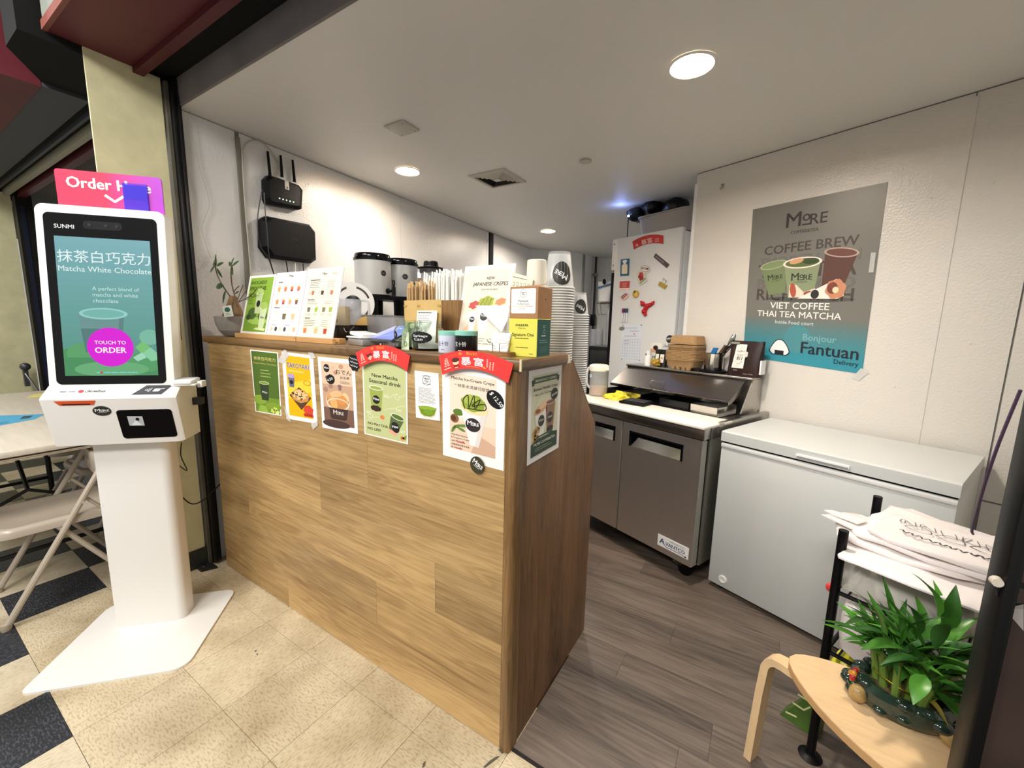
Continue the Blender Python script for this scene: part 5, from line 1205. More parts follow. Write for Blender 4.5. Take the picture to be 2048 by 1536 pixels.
# cutting board
cb = MB().rbox(PA0 - .0, PA1 + .004, -.132, .150, .8628, .8765, .003, 2); cb.shift((PO.x, 0, .8628))
o = cb.build('cutting_board', mat('board_poly', '#efe8da', .5, noise=(20, .03)), None, loc=FW(PO.x, 0, .8628), rotz=TH); tag(o, 'long white plastic cutting board along the prep fridge front', 'cutting board')
BZ = .8765
# pitcher of milk tea
a_, d_ = -.885, .075
pc = on_plane(1202, 786, (0, 0, BZ), (0, 0, 1)); la = (pc - F0).dot(FA); ldp = (pc - F0).dot(FB)
t = thing('pitcher', 'clear pitcher of milk tea with a white lid on the cutting board', 'pitcher', FW(-.935, .105, BZ), TH)
hp = .0
pr, ph = .064, .205
MB().lathe([(pr * .94, 0), (pr * .97, .004), (pr * 1.02, ph), (pr * 1.02 - .002, ph), (pr * .95, .005), (0, .004)], n=30).build('jug', mat('jug_frost', '#e9ebe8', .2, alpha=.2), t)
MB().lathe([(0, .006), (pr * .94, .006), (pr * .955, .062), (0, .062)], n=30).build('milk_tea', mat('milk_tea', '#b98d62', .3), t)
MB().lathe([(pr * .98, ph - .035), (pr * 1.07, ph - .03), (pr * 1.09, ph - .006), (pr * 1.05, ph + .004), (pr * .8, ph + .012), (0, ph + .014)], n=30).build('lid', mat('lid_cream', '#f1ead8', .4), t)
MB().prism([(pr * .9, -.022), (pr * 1.35, -.0), (pr * .9, .022)], ph - .022, ph + .002).build('spout', mat('lid_cream', '#f1ead8', .4), t)
MB().tube(smooth_path([(-pr * .95, 0, ph - .02), (-pr * 1.5, 0, ph - .022), (-pr * 1.72, 0, ph - .05), (-pr * 1.72, 0, .09), (-pr * 1.55, 0, .055), (-pr * .93, 0, .035)], 5), .0085, 9).build('handle', mat('handle_white', '#e3e4e2', .3), t)
A = Art(20, 14); A.rr(0, 0, 20, 14, 3, '#f6f6f4'); A.text('NN', 10, 4, w=11, col='#55585a', rot=10); A.lay(t, cyl_map(0, 0, pr * 1.0, pr * 1.005, .128, .148, R(-125), R(-98)), names=('name_label', 'lettering'))
# crumpled yellow cloth
t = MB(); g = random.Random(21); N, M2 = 26, 12; vs = []; fs = []
for j in range(M2 + 1):
    for i in range(N):
        a = 2 * PI * i / N; ph_ = PI / 2 * j / M2; r = math.cos(ph_); k = 1 + .13 * math.sin(3 * a + j * .9) + .10 * math.sin(7 * a - j * 1.3) + g.uniform(-.05, .05)
        vs.append((.088 * r * k * math.cos(a), .052 * r * k * math.sin(a), .052 * math.sin(ph_) * (1 + .12 * math.sin(5 * a)) * (1 - .35 * (math.cos(a) < -.2)) + .0005))
for j in range(M2):
    for i in range(N): fs.append((j * N + i, j * N + (i + 1) % N, (j + 1) * N + (i + 1) % N, (j + 1) * N + i))
fs.append(list(range(N))[::-1])
t.add(vs, fs); o = t.build('cleaning_cloth', mat('yellow_cloth', '#e8d83e', .85, noise=(35, .22), bump=(160, .5)), None, smooth=50, loc=FW(-.775, .105, BZ), rotz=TH + R(25)); tag(o, 'crumpled yellow cleaning cloth with brown stains on the cutting board', 'cloth')
# black kitchen scale
t = fthing('kitchen_scale', 'flat black kitchen scale on the cutting board', 'scale', -.595, .085, BZ, rz=R(10))
MB().rbox(-.085, .085, -.07, .07, .003, .016, .004).build('scale_body', M_BLKP, t); MB().rbox(-.075, .075, -.045, .065, .0165, .021, .002).build('platform', mat('scale_plate', '#1f2022', .45), t)
for sx in (-1, 1):
    for sy in (-1, 1): MB().cyl((sx * .07, sy * .055, 0), (sx * .07, sy * .055, .004), .008, n=10).build('foot', M_BLKP, t)

# ================================================================== things on the rear shelf of the prep fridge
SZ = 1.0802
def carton_stack(a, d, z, n, w, dp, label, grp, rz=0, feet=False, lidded=False, pitch=.0095):
    me = None
    for k in range(n):
        b = MB(); h = .05
        pro = rrect(-w / 2, w / 2, -dp / 2, dp / 2, .03, 4); pin = rrect(-w / 2 * .84, w / 2 * .84, -dp / 2 * .84, dp / 2 * .84, .024, 4); m_ = len(pro)
        if not lidded:
            vs = [(x, y, h) for x, y in pro] + [(x, y, h - .006) for x, y in pro] + [(x * .95, y * .95, h - .010) for x, y in pro] + [(x, y, 0.0) for x, y in pin] + [(x * .97, y * .97, .004) for x, y in pin] + [(x * .93, y * .93, h) for x, y in pro]
            fs = []
            for L in range(5):
                for i in range(m_): fs.append((L * m_ + i, L * m_ + (i + 1) % m_, (L + 1) * m_ + (i + 1) % m_, (L + 1) * m_ + i))
            for i in range(m_): fs.append((5 * m_ + i, 5 * m_ + (i + 1) % m_, (i + 1) % m_, i))
            b.add(vs, fs)
            if feet and k == 0:
                for fx in (-.55, -.1, .35, .75):
                    b.lathe([(.010, -.020), (.014, -.018), (.020, .002)], (w / 2 * fx * .8, -dp / 2 * .66, 0), n=10)
        else:
            b.prism(pro, 0, .006); b.add([(x * .97, y * .97, .006) for x, y in pro] + [(x * .90, y * .90, .050) for x, y in pro] + [(x * .84, y * .84, .056) for x, y in pro], [(i, (i + 1) % m_, m_ + (i + 1) % m_, m_ + i) for i in range(m_)] + [(m_ + i, m_ + (i + 1) % m_, 2 * m_ + (i + 1) % m_, 2 * m_ + i) for i in range(m_)] + [list(range(2 * m_, 3 * m_))])
            if k == n - 1: b.box(-w * .34, -w * .325, -dp * .47, -dp * .465, .018, .04)
        if me is None or (feet and k == 1) or k == 0:
            o = b.build('takeout_tray', mat('moulded_pulp', '#a5835a', .9, noise=(70, .10), bump=(120, .4)), None, loc=FW(a, d, z), rotz=TH + rz); me = o.data
        else: o = link('takeout_tray', me, None, FW(a, d, z), TH + rz)
        tag(o, label, 'tray', grp); z += (.030 if lidded else pitch)
        o['label'] = label
    return z
zt = carton_stack(-.545, .505, SZ + .0205, 7, .215, .16, 'brown pulp tray in the lower nested pile on the prep fridge shelf', 'nested pulp trays', R(0), True)
zt = carton_stack(-.54, .508, zt + .018, 2, .208, .155, 'brown pulp tray with deep rim in the middle of the pile', 'rimmed pulp trays', 0)
carton_stack(-.535, .508, zt + .046, 1, .200, .150, 'brown pulp clamshell lid turned over on top of the tray pile', 'pulp lid', 0, lidded=True)
# steel tub with utensils
US = FW(-.352, .52, SZ)
o = fthing('utensil_tub', 'polished steel tub of utensils between the pulp trays and the chocolate bag', 'tub', -.352, .52, SZ)
MB().lathe([(.080, 0), (.082, .014), (.0, .014)], n=30).build('coaster', M_BLKP, o)
MB().lathe([(0, .015), (.054, .015), (.056, .018), (.057, .118), (.059, .121), (.055, .121), (.053, .020), (0, .019)], n=30).build('tub_wall', M_CHROME, o)
def utensil(name, label, dx, dy, tip, parts):
    t = thing(name, label, 'utensil', US + FA * dx + FB * dy + Vector((0, 0, .022)), TH, 'utensils in the steel tub')
    for nm, b, m in parts: b.build(nm, m, t)
d1 = Vector((.055, .0, .155)); d1n = d1.normalized()
utensil('spatula', 'blue-handled spatula leaning in the steel tub', -.02, -.01, None, [('blade', MB().cyl((-.01, 0, 0), (.005, 0, .06), .006), M_CHROME), ('handle', MB().prism([(-.016, .06), (.014, .06), (.045, .135), (.016, .135)], -.006, .006, 'xz'), mat('blue_handle', '#1f6fae', .4))])
utensil('tongs', 'steel tongs with a rounded end leaning right in the tub', .0, -.005, None, [('arm', MB().tube([(0, 0, 0), (.03, 0, .09), (.068, 0, .155)], [.006, .010, .011], 8), M_CHROME), ('arm', MB().tube([(.012, .005, 0), (.042, .005, .09), (.078, .005, .15)], [.006, .009, .010], 8), mat('dark_steel', '#4b4947', .3, 1))])
utensil('ice_scoop', 'long steel scoop standing tallest in the tub', .02, .012, None, [('shaft', MB().tube([(0, 0, 0), (.045, 0, .12)], .004, 7), M_CHROME), ('scoop', MB().tube([(.045, 0, .12), (.054, 0, .14), (.072, 0, .185), (.084, 0, .215), (.09, 0, .225)], [.005, .012, .016, .013, .004], 9), M_CHROME)])
utensil('long_spoon', 'thin bar spoon leaning far right in the tub', .012, -.012, None, [('shaft', MB().tube([(0, 0, 0), (.05, 0, .09), (.10, 0, .155), (.115, 0, .178)], [.003, .003, .003, .006], 6), mat('dark_steel', '#4b4947', .3, 1))])
# chocolate bag
t = fthing('chocolate_bag', 'dark brown bag of chocolate callets numbered 811 on the shelf end', 'bag', -.155, .515, SZ, rz=R(-4))
wb_, hb_, db_ = .102, .205, .042; vs = []; fs = []; n = 10
for j in range(n):
    u = j / (n - 1); z = hb_ * u; dd = db_ * (1 - .75 * u ** 1.6); ww = wb_ * (1 - .04 * math.sin(PI * u)) * (1.0 - .03 * u)
    for i in range(18):
        a = 2 * PI * i / 18; ca, sa = math.cos(a), math.sin(a); vs.append((ww * math.copysign(abs(ca) ** .45, ca), dd * math.copysign(abs(sa) ** .7, sa), z + .004 * math.sin(3 * a) * u))
for j in range(n - 1):
    for i in range(18): fs.append((j * 18 + i, j * 18 + (i + 1) % 18, (j + 1) * 18 + (i + 1) % 18, (j + 1) * 18 + i))
fs += [list(range(18))[::-1], list(range((n - 1) * 18, n * 18))]
MB().add(vs, fs).build('bag', mat('chocolate_foil', '#2a1916', .32, noise=(14, .45, (1, 1, .6))), t, smooth=60)
A = Art(60, 92); A.rect(0, 4, 50, 88, '#efe8dc', 1); A.text('CALLEBAUT', 26, 64, w=40, col='#4a3a34', bold=.01); A.ring(26, 75, 5, .8, '#6a5a52', 2); A.bars(14, 60, 24, 1, 3, .8, '#8a7a70', 2, 1); A.text('FINEST BELGIAN', 26, 52, w=34, col='#5a4a42'); A.text('CHOCOLATE', 26, 48.5, w=26, col='#5a4a42'); A.text('811', 26, 34, w=24, col='#1c1414', bold=.04); A.text('N°', 8, 42, w=5, col='#4a3a34'); A.line([(4, 31), (46, 31)], .5, '#8a7a70'); A.bars(6, 27, 16, 1, 3, 1, '#8a7a70', 2, 2); A.text('●●●', 36, 26, w=9, col='#2a1c1a'); A.text('54.5%', 26, 18, w=18, col='#4a3a34'); A.bars(6, 13, 40, 2, 3, .8, '#a39488', 2, 3)
A.rr(44, 46, 18, 20, 8, '#e3d9cb', 2); A.ring(53, 56, 6, .6, '#a39488', 3)
A.lay(t, quad_map((-.062, -.043, .040), (.022, -.043, .040), (.022, -.022, .188), (-.052, -.022, .188)))
A = Art(60, 10); A.text('DARK', 14, 3, w=14, col='#e8ded2', bold=.03); A.lay(t, quad_map((-.06, -.0435, .028), (.04, -.0435, .028), (.04, -.0430, .040), (-.06, -.0430, .040)))
A = Art(60, 10); A.text('2.5kg / 5.51lbs', 30, 3, w=44, col='#b8aaa0'); A.lay(t, quad_map((.0, -.0435, .010), (.08, -.0435, .010), (.08, -.0435, .022), (.0, -.0435, .022)))
MB().rbox(-.085, -.035, -.028, -.018, .186, .200, .003).build('clip', mat('clip_grey', '#8f9184', .5), t)
MB().box(.095, .1035, -.028, .02, .02, .10).build('side_table_print', M_PAPER, t, smooth=0)
# spice bottle, jar of golden sponge, pouches
t = fthing('seasoning_bottle', 'slim white seasoning bottle at the left end of the shelf', 'bottle', -.832, .505, SZ)
MB().lathe([(0, 0), (.022, 0), (.0225, .06), (.020, .072), (.018, .074), (.018, .105), (0, .106)], n=20).build('bottle_body', M_WHITE, t); A = Art(20, 20); A.disc(10, 10, 6, 6, '#4a4640'); A.bars(5, 2, 10, 1, 2, .8, '#8a857a', 2, 2); A.lay(t, cyl_map(0, 0, .0228, .0228, .07, .09, R(-125), R(-75)), names=('label_spot', 'lettering'))
g = random.Random(2)
t = MB()
for k in range(26):
    a, u = g.uniform(0, 6.28), g.uniform(0, 1); t.ball((.034 * math.cos(a) * u ** .5, .022 * math.sin(a) * u ** .5, .012 + g.uniform(0, .036)), g.uniform(.008, .013), n=8, m=6)
t.ball((0, 0, .024), .026, 1.1, .8, .9)
o = t.build('scouring_pad', mat('golden_mesh', '#b59436', .45, .3, noise=(80, .35)), None, loc=FW(-.757, .495, SZ), rotz=TH); tag(o, 'knobbly golden scouring pad beside the seasoning bottle', 'scouring pad')
def stand_pouch(name, label, a, d, z, w, h, m, art=None, rz=0):
    t = fthing(name, label, 'pouch', a, d, z, 'packets behind the pulp trays', rz); vs = []; fs = []; n = 7
    for j in range(n):
        u = j / (n - 1); dd = .022 * (1 - .85 * u)
        for i in range(12):
            aa = 2 * PI * i / 12; vs.append((w / 2 * math.copysign(abs(math.cos(aa)) ** .5, math.cos(aa)), dd * math.sin(aa), h * u))
    for j in range(n - 1):
        for i in range(12): fs.append((j * 12 + i, j * 12 + (i + 1) % 12, (j + 1) * 12 + (i + 1) % 12, (j + 1) * 12 + i))
    fs += [list(range(12))[::-1], list(range((n - 1) * 12, n * 12))]
    MB().add(vs, fs).build('packet', m, t, smooth=60)
    if art: art(t)
    return t
def art1(t):
    A = Art(40, 60); A.ell(22, 50, 9, 6, '#2a1512', 2); A.poly([(13, 50), (31, 50), (22, 40)], '#2a1512', 2); A.poly([(4, 38), (36, 34), (36, 44), (4, 46)], '#c8966e', 1.5); A.text('M', 20, 16, size=14, col='#5a6a4a', bold=.04); A.rect(3, 8, 34, 5, '#30342c', 2); A.lay(t, quad_map((-.045, -.0225, .01), (.045, -.0225, .01), (.045, -.010, .155), (-.045, -.010, .155)))
stand_pouch('snack_packet', 'white and tan snack packet behind the seasoning bottle', -.805, .552, SZ, .10, .165, mat('packet_white', '#e4ddd0', .4), art1)
def art2(t):
    A = Art(40, 50); A.rect(4, 6, 32, 30, '#ece6da', 1); A.rect(16, 0, 5, 50, '#101010', 2); A.ell(28, 22, 5, 4, '#d09a86', 3); A.lay(t, quad_map((-.042, -.0225, .015), (.042, -.0225, .015), (.042, -.010, .115), (-.042, -.010, .115)))
stand_pouch('ribbon_packet', 'black packet with a white label and ribbon beside the golden pad', -.745, .535, SZ + .0, .095, .12, mat('packet_black', '#15140f', .4), art2)
t = fthing('topper_sign', 'little green plant pick with a round dark shop disc behind the trays', 'plant pick', -.705, .562, SZ)
MB().cyl((0, 0, 0), (0, 0, .16), .003, n=6).build('stick', M_BLKP, t); MB().cyl((0, -.003, .195), (0, .003, .195), .028, n=24).build('disc', mat('disc_dark', '#2b2c24', .5), t)
A = Art(20, 20); logo_more(A, 10, 9, 14, '#e8e6dc', 20, sub=False); A.lay(t, quad_map((-.028, -.0032, .167), (.028, -.0032, .167), (.028, -.0032, .223), (-.028, -.0032, .223)))
for k in range(7): leaf(.05, .012, (math.cos(k * 2.1), -.3, .3 + .4 * math.sin(k)), (0, -.004, .12 + .006 * k)).build('leaf', mat('olive_leaf', '#5c6a2c', .5), t)

# ================================================================== chest freezer
FWD, FDP, FH = .823, .565, .85
t = fthing('chest_freezer', 'long pale grey chest freezer under the poster', 'freezer', FWD / 2, FDP / 2)
O2 = Vector((FWD / 2, FDP / 2, 0)); fz = mat('freezer_white', '#d3d5d2', .38)
MB().rbox(0, FWD, 0, FDP, .03, .790, .004).shift(O2).build('cabinet', fz, t)
MB().box(.003, FWD - .003, .003, FDP - .003, .7905, .7985).shift(O2).build('lid_gasket', M_BLKP, t, smooth=0)
MB().rbox(.0, FWD, -.005, .004, .768, .788, .003).shift(O2).build('rim_trim', M_WHITE, t)
MB().prism([(-.006, .799), (FDP, .799), (FDP, .842), (FDP - .012, FH), (.008, FH), (-.006, .845)], -.002, FWD + .002, 'yz').shift(O2).build('lid', fz, t, smooth=0)
MB().rbox(.33, .52, -.012, -.005, .806, .824, .003).shift(O2).build('lid_grip', M_WHITE, t)
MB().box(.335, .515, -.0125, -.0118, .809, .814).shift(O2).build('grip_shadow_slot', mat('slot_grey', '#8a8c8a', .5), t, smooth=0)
MB().lathe([(.021, 0), (.021, .004), (.015, .006), (.014, .003), (0, .003)], n=22).xf(Matrix.Translation((.075, 0, .075)) @ Matrix.Rotation(PI / 2, 4, 'X')).shift(O2).build('drain_cap', M_WHITE, t)
for a_, d_ in ((.05, .05), (FWD - .05, .05), (.05, FDP - .05), (FWD - .05, FDP - .05)): MB().cyl((a_, d_, 0), (a_, d_, .031), .02, n=12).shift(O2).build('foot', M_BLKP, t)
for a_ in (.12, FWD - .12): MB().rbox(a_ - .03, a_ + .03, FDP + .001, FDP + .012, .70, .84, .003).shift(O2).build('hinge', M_BLKP, t)
MB().rbox(FWD + .0005, FWD + .0085, .30, .45, .25, .42, .003).shift(O2).build('compressor_grille', M_BLKP, t)

# ================================================================== tall white fridge with magnets
FD = .70; fa1 = -.762; fa0 = fa1 - .596; fh = 2.07
t = fthing('tall_fridge', 'tall white fridge covered in magnets in the far corner', 'fridge', (fa0 + fa1) / 2, FD + .3)
O3 = Vector(((fa0 + fa1) / 2, FD + .3, 0))
mf = mat('fridge_white', '#dededc', .32)
MB().rbox(fa0, fa1, FD + .045, FD + .62, .05, fh - .02, .006).shift(O3).build('cabinet', mf, t)
MB().rbox(fa0 - .006, fa1, FD, FD + .044, .06, fh, .006).shift(O3).build('door', mf, t)
MB().box(fa0 - .036, fa0 - .006, FD + .004, FD + .040, .3, 1.80).shift(O3).build('door_gasket', M_BLKP, t, smooth=0)
MB().rbox(fa0 - .036, fa0 + .02, FD - .002, FD + .03, fh - .25, fh - .002, .004).shift(O3).build('hinge_cover', M_WSAT, t)
for k in (fh - .04, fh - .21): MB().cyl((fa0 - .016, FD - .002, k), (fa0 - .016, FD - .004, k), .006, n=10).shift(O3).build('screw', mat('screw_grey', '#8d8a84', .4, .8), t)
for a_ in (fa0 + .05, fa1 - .05): MB().cyl((a_, FD + .1, 0), (a_, FD + .1, .06), .02, n=10).shift(O3).build('foot', M_BLKP, t)
def mag(px, py): return FP(px, py, FD - .001)
def magnet(name, label, pts, col, th=.003, art=None, cat='magnet', grp='magnets on the tall fridge'):
    P = [mag(*p) for p in pts]; loc = sum(P, Vector()) / len(P); n = len(P)
    q = [p - loc for p in P]; b = MB(); b.add([v - FB * th for v in q] + q, [list(range(n)), list(range(n, 2 * n))[::-1]] + [(i, (i + 1) % n, n + (i + 1) % n, n + i) for i in range(n)])
    o = b.build(name, ink(col), None, smooth=0, loc=loc); tag(o, label, cat, grp)
    if art:
        A, quad = art; A.lay(o, quad_map(*[mag(*p) - loc - FB * th for p in quad]), eps=.0003)
    return o
N_ = 10; xs = [1265 + (1327 - 1265) * i / N_ for i in range(N_ + 1)]
topc = lambda u: 483 - 12 * u - 22 * u * (1 - u) * 1.2; botc = lambda u: 499 - 11 * u - 20 * u * (1 - u) * 1.2
arc = [(xs[i] + 3 * (1 - i / N_), botc(i / N_)) for i in range(N_ + 1)] + [(xs[i], topc(i / N_)) for i in range(N_, -1, -1)]
A = Art(62, 20); A.text('暴富', 30, 6, size=12, col='#f2d8cc', rot=6, bold=.01); A.text('永', 9, 3, size=8, col='#f2d8cc'); A.bars(46, 12, 10, 3, 3, 1, '#f2d8cc', 2, 3)
magnet('lucky_banner', 'small red arched lucky banner high on the tall fridge', arc, '#c22a2c', .002, (A, [(1267, 497), (1327, 487), (1327, 468), (1265, 479)]), 'banner', None)
A = Art(18, 36); A.rr(3, 4, 12, 20, 2, '#e9dcc0', 1); A.rect(6, 24, 6, 6, '#dfe3da', 1.4); A.ell(9, 31, 5, 3, '#e8ecee', 1.5); A.lay
magnet('bottle_magnet', 'blue rectangular magnet with a cream milk bottle', [(1241, 552), (1258, 551), (1259, 517), (1242, 519)], '#33607e', .004, (A, [(1241, 552), (1258, 551), (1259, 517), (1242, 519)]))
A = Art(20, 20); A.rect(0, 0, 20, 6, '#f0e2dc', 1); A.bars(5, 15, 10, 3, 3.4, .9, '#f2d0c8', 1.5, 2); A.bars(3, 2.4, 14, 1, 2, .8, '#c8584e', 2, 3)
magnet('red_card_magnet', 'red and white card magnet under the blue bottle magnet', [(1239, 582), (1258, 582), (1260, 562), (1240, 563)], '#c23a36', .002, (A, [(1239, 582), (1258, 582), (1260, 562), (1240, 563)]))
el = lambda cx, cy, rx, ry, rot=0, n=16: [(cx + rx * math.cos(2 * PI * i / n) * math.cos(R(rot)) + ry * math.sin(2 * PI * i / n) * math.sin(R(rot)), cy + rx * math.cos(2 * PI * i / n) * math.sin(R(rot)) - ry * math.sin(2 * PI * i / n) * math.cos(R(rot))) for i in range(n)]
A = Art(20, 14); A.poly([(2, 3), (16, 13), (18, 11), (5, 1)], '#b5524c', 1); A.poly([(1, 6), (12, 13.5), (14, 13), (2, 4)], '#3c2a2a', 1.5)
magnet('shell_magnet', 'pale pink oval magnet with a dark stripe', el(1250, 593, 9, 5.5, -35), '#e6c8bc', .005, (A, [(1242, 600), (1258, 600), (1258, 586), (1242, 586)]))
magnet('bee_magnet', 'small golden flower magnet with a dark tip', [p for i, p in enumerate(el(1272, 588, 6.4, 7.5, 0, 20))], '#c9a13a', .006, (lambda A: (A.poly([(2, 12), (9, 15), (6, 9)], '#2c2a22', 1), A.ell(10, 7, 4, 4, '#e3c25a', 1.5), A)[-1])(Art(18, 16)) and ((lambda A: (A.poly([(2, 12), (9, 15.5), (6, 9)], '#2c2a22', 1), A.ell(10, 7, 4, 4, '#e3c25a', 1.5), A)[-1])(Art(18, 16)), [(1266, 596), (1279, 596), (1279, 580), (1266, 580)]))
A = Art(20, 14); A.ring(10, 7, 9.5, .9, '#8a4640', 1, 6.4); A.rect(3, 5.6, 14, 3.6, '#5a3a34', 1.3); A.bars(5, 6.6, 10, 1, 2, 1.6, '#f0e2dc', 3, 3)
magnet('oval_magnet', 'white oval badge magnet overlapping the lobster card', el(1291, 538, 10.4, 7.4, 22), '#efe6df', .007, (A, [(1281, 543), (1300, 546), (1301, 531), (1282, 530)]))
A = Art(20, 26); A.ell(9, 15, 6, 8, '#a8231f', 1, wob=.15, lobes=5); A.ell(12, 19, 3, 4, '#c8403a', 2); A.poly([(2, 5), (18, 9), (18, 5), (3, 2)], '#8f9a80', 1)
magnet('lobster_card_magnet', 'cream card magnet with a red lobster', [(1279, 572), (1295, 562), (1289, 538), (1273, 547)], '#d8d3be', .004, (A, [(1279, 572), (1295, 562), (1289, 538), (1273, 547)]))
A = Art(32, 9); A.bars(3, 3, 26, 1, 2, 3.4, '#8d7f7c', 2, 3)
magnet('word_magnet', 'slanted dark metal word magnet at the upper right', [(1308, 514), (1334, 536), (1339, 529), (1312, 507)], '#4a3c3c', .006, (A, [(1308, 514), (1334, 536), (1339, 529), (1312, 507)]))
o = magnet('binder_clip', 'gold binder clip magnet on the right of the tall fridge', [(1318, 570), (1331, 578), (1335, 571), (1321, 563)], '#b89a34', .012, None, 'clip')
P = [mag(*p) - o.location - FB * .006 for p in ((1326, 566), (1327, 556), (1334, 562), (1330, 569))]; MB().tube(P, .002, 6).build('wire_arm', M_CHROME, o)
t_ = MB(); L0 = mag(1294, 614)
for px, py, r in ((1287, 608, .019), (1306, 607, .014), (1290, 623, .022), (1296, 612, .020), (1301, 610, .016), (1293, 617, .019), (1292, 629, .014), (1284, 604, .010), (1309, 604, .008)): c = mag(px, py) - L0; t_.ball(c - FB * .010, r, 1, .6, 1, 12, 8)
o = t_.build('lobster_magnet', mat('lobster_red', '#c4141a', .4), None, loc=L0); tag(o, 'bright red lobster magnet in the middle of the tall fridge', 'magnet', 'magnets on the tall fridge')
for k, (x, c_) in enumerate(((1246, '#a02844'), (1250, '#3a3470'), (1254.5, '#22323c'))):
    p0, p1 = mag(x - 1, 644), mag(x + 1, 617); o = thing('whiteboard_marker', 'thin whiteboard marker with a %s cap on the tall fridge' % ('red', 'purple', 'dark green')[k], 'marker', p0 - FB * .008, 0, 'markers on the tall fridge')
    v = p1 - p0; MB().cyl((0, 0, 0), v * .68, .006, n=8).build('barrel', M_WHITE, o); MB().cyl(v * .69, v, .0072, n=8).build('cap', ink(c_), o)
cq = [(1241, 721), (1282, 724), (1286, 647), (1244, 648)]
P = [mag(*p) for p in cq]
o, mp = sheet('calendar_sheet', P, mat('calendar_white', '#dfe3ea', .3), 'white dry-erase calendar sheet on the tall fridge', 'calendar', th=.0006)
A = Art(42, 78)
for k in range(8): A.line([(3 + k * 5.1, 4), (3 + k * 5.1, 46)], .35, '#9aa4b4', 1)
for k in range(8): A.line([(3, 4 + k * 6), (38.7, 4 + k * 6)], .35, '#9aa4b4', 1)
A.line([(9 + i * 1.2, 69 + 1.4 * math.sin(i * 2.3)) for i in range(20)], .5, '#4a6aa8'); A.line([(16 + i * 1.1, 63 + 1.3 * math.sin(i * 1.9)) for i in range(18)], .5, '#4a6aa8'); A.bars(6, 52, 32, 1, 4, 1, '#7a86a0', 1, 3); A.bars(6, 42, 12, 2, 6, 1, '#6a8ac0', 1, 4); A.ell(26, 57, 1.8, 1.8, '#d88a9a', 2)
for x, y in ((2.5, 75), (39, 75), (2.5, 3), (39, 3)): A.ell(x, y, 1, 1, '#16181c', 3)
A.lay(o, mp, eps=.0003)
o = magnet('leaf_magnet', 'small silver oval magnet at the calendar edge', el(1244, 657, 5.5, 3.6, -10), '#7f7c74', .004)
# grey bin with black bags on the fridge
bz = fh
t = fthing('storage_bin', 'grey plastic tub on top of the tall fridge', 'tub', -1.01, FD + .26, bz)
pro = rrect(-.235, .245, -.17, .17, .07, 5); m_ = len(pro)
vs = [(x * .90, y * .88, .001) for x, y in pro] + [(x, y, .150) for x, y in pro] + [(x * 1.04, y * 1.05, .150) for x, y in pro] + [(x * 1.04, y * 1.05, .160) for x, y in pro] + [(x * .97, y * .96, .160) for x, y in pro] + [(x * .87, y * .85, .006) for x, y in pro]
fs = [list(range(m_))[::-1], list(range(5 * m_, 6 * m_))]
for L in range(5):
    for i in range(m_): fs.append((L * m_ + i, L * m_ + (i + 1) % m_, (L + 1) * m_ + (i + 1) % m_, (L + 1) * m_ + i))
MB().add(vs, fs).build('tub_wall', mat('tub_grey', '#a7a29c', .45), t, smooth=40)
bagm = mat('bin_bag', '#121214', .3, bump=(45, .8))
def blob(name, label, c, rx, ry, rz_, seed, m, cat, grp):
    g = random.Random(seed); b = MB(); N, M2 = 22, 12; ph = [g.uniform(0, 6.28) for _ in range(6)]
    b.ball((0, 0, 0), 1, n=N, m=M2); b.v = [Vector(v) * (1 + .06 * math.sin(5 * v[0] + ph[0]) + .05 * math.sin(9 * v[1] + 4 * v[2] + ph[1]) + .04 * math.sin(14 * v[2] + 6 * v[0] + ph[2])) for v in b.v]
    b.v = [(v[0] * rx, v[1] * ry, v[2] * rz_) for v in b.v]
    o = b.build(name, m, None, smooth=70, loc=c, rotz=TH); tag(o, label, cat, grp); return o
for k, (px, py, rr, lab) in enumerate(((1276, 430, .058, 'black rolled bin bag at the left of the tub'), (1308, 418, .072, 'black bin bag bulging from the middle of the tub'), (1352, 418, .085, 'big crinkled black bin bag at the right of the tub'))):
    c = FP(px, py, FD + .24 + .03 * k); blob('bin_bag', lab + ' on the fridge', c, rr * 1.25, .11, rr, 30 + k, bagm, 'bin bag', 'bin bags on the fridge')

# ================================================================== wall poster, hook
PWY = WD - .002
pq = [FP(x, y, PWY) for x, y in ((1486, 712), (1724, 748), (1776, 364), (1506, 419))]
o, mp = sheet('wall_banner', pq, mat('banner_vinyl', '#76746c', .38), 'large grey and teal coffee and tea banner taped to the wall above the freezer', 'banner', th=.0012)
A = Art(62, 90)
NB = 24
def mixc(a, b, t): return '#' + ''.join('%02x' % int(int(a[i:i + 2], 16) * (1 - t) + int(b[i:i + 2], 16) * t) for i in (1, 3, 5))
for k in range(NB):
    A.rect(0, k * 1.05, 62, 1.06, mixc('#2f8ea0', '#75736b', (k / NB) ** 1.6), .6)
logo_more(A, 28.5, 76, 19, '#2c2226', L=3, sub=False); A.text('COFFEE&TEA', 28.5, 72.2, w=13.5, col='#3a3432', bold=.02)
ov = lambda k: (lambda X: k * math.sin(X * .12))
A.text('COFFEE BREW', 31, 62.5, w=45, col='#473f38', bold=.035, L=1.6, curve=lambda X: .07 * (X * .35 + 2.5 * math.cos(X * .16)))
def outline(txt, x, y, w_, cv):
    A.text(txt, x, y, w=w_, col='#4c463f', bold=.05, L=1.4, curve=cv); A.text(txt, x, y, w=w_, col='#716f67', bold=.015, L=1.8, curve=cv)
outline('SMOOTH RICH', 31, 55.5, 48, lambda X: .02 * X); A.text('TEA   TEA', 30, 48.5, w=48, col='#4a4039', bold=.04, L=1.6); outline('BOLD  BOLD', 30, 42, 48, lambda X: 0); A.text('RICH   RICH', 30, 35.5, w=48, col='#4a4039', bold=.04, L=1.6)
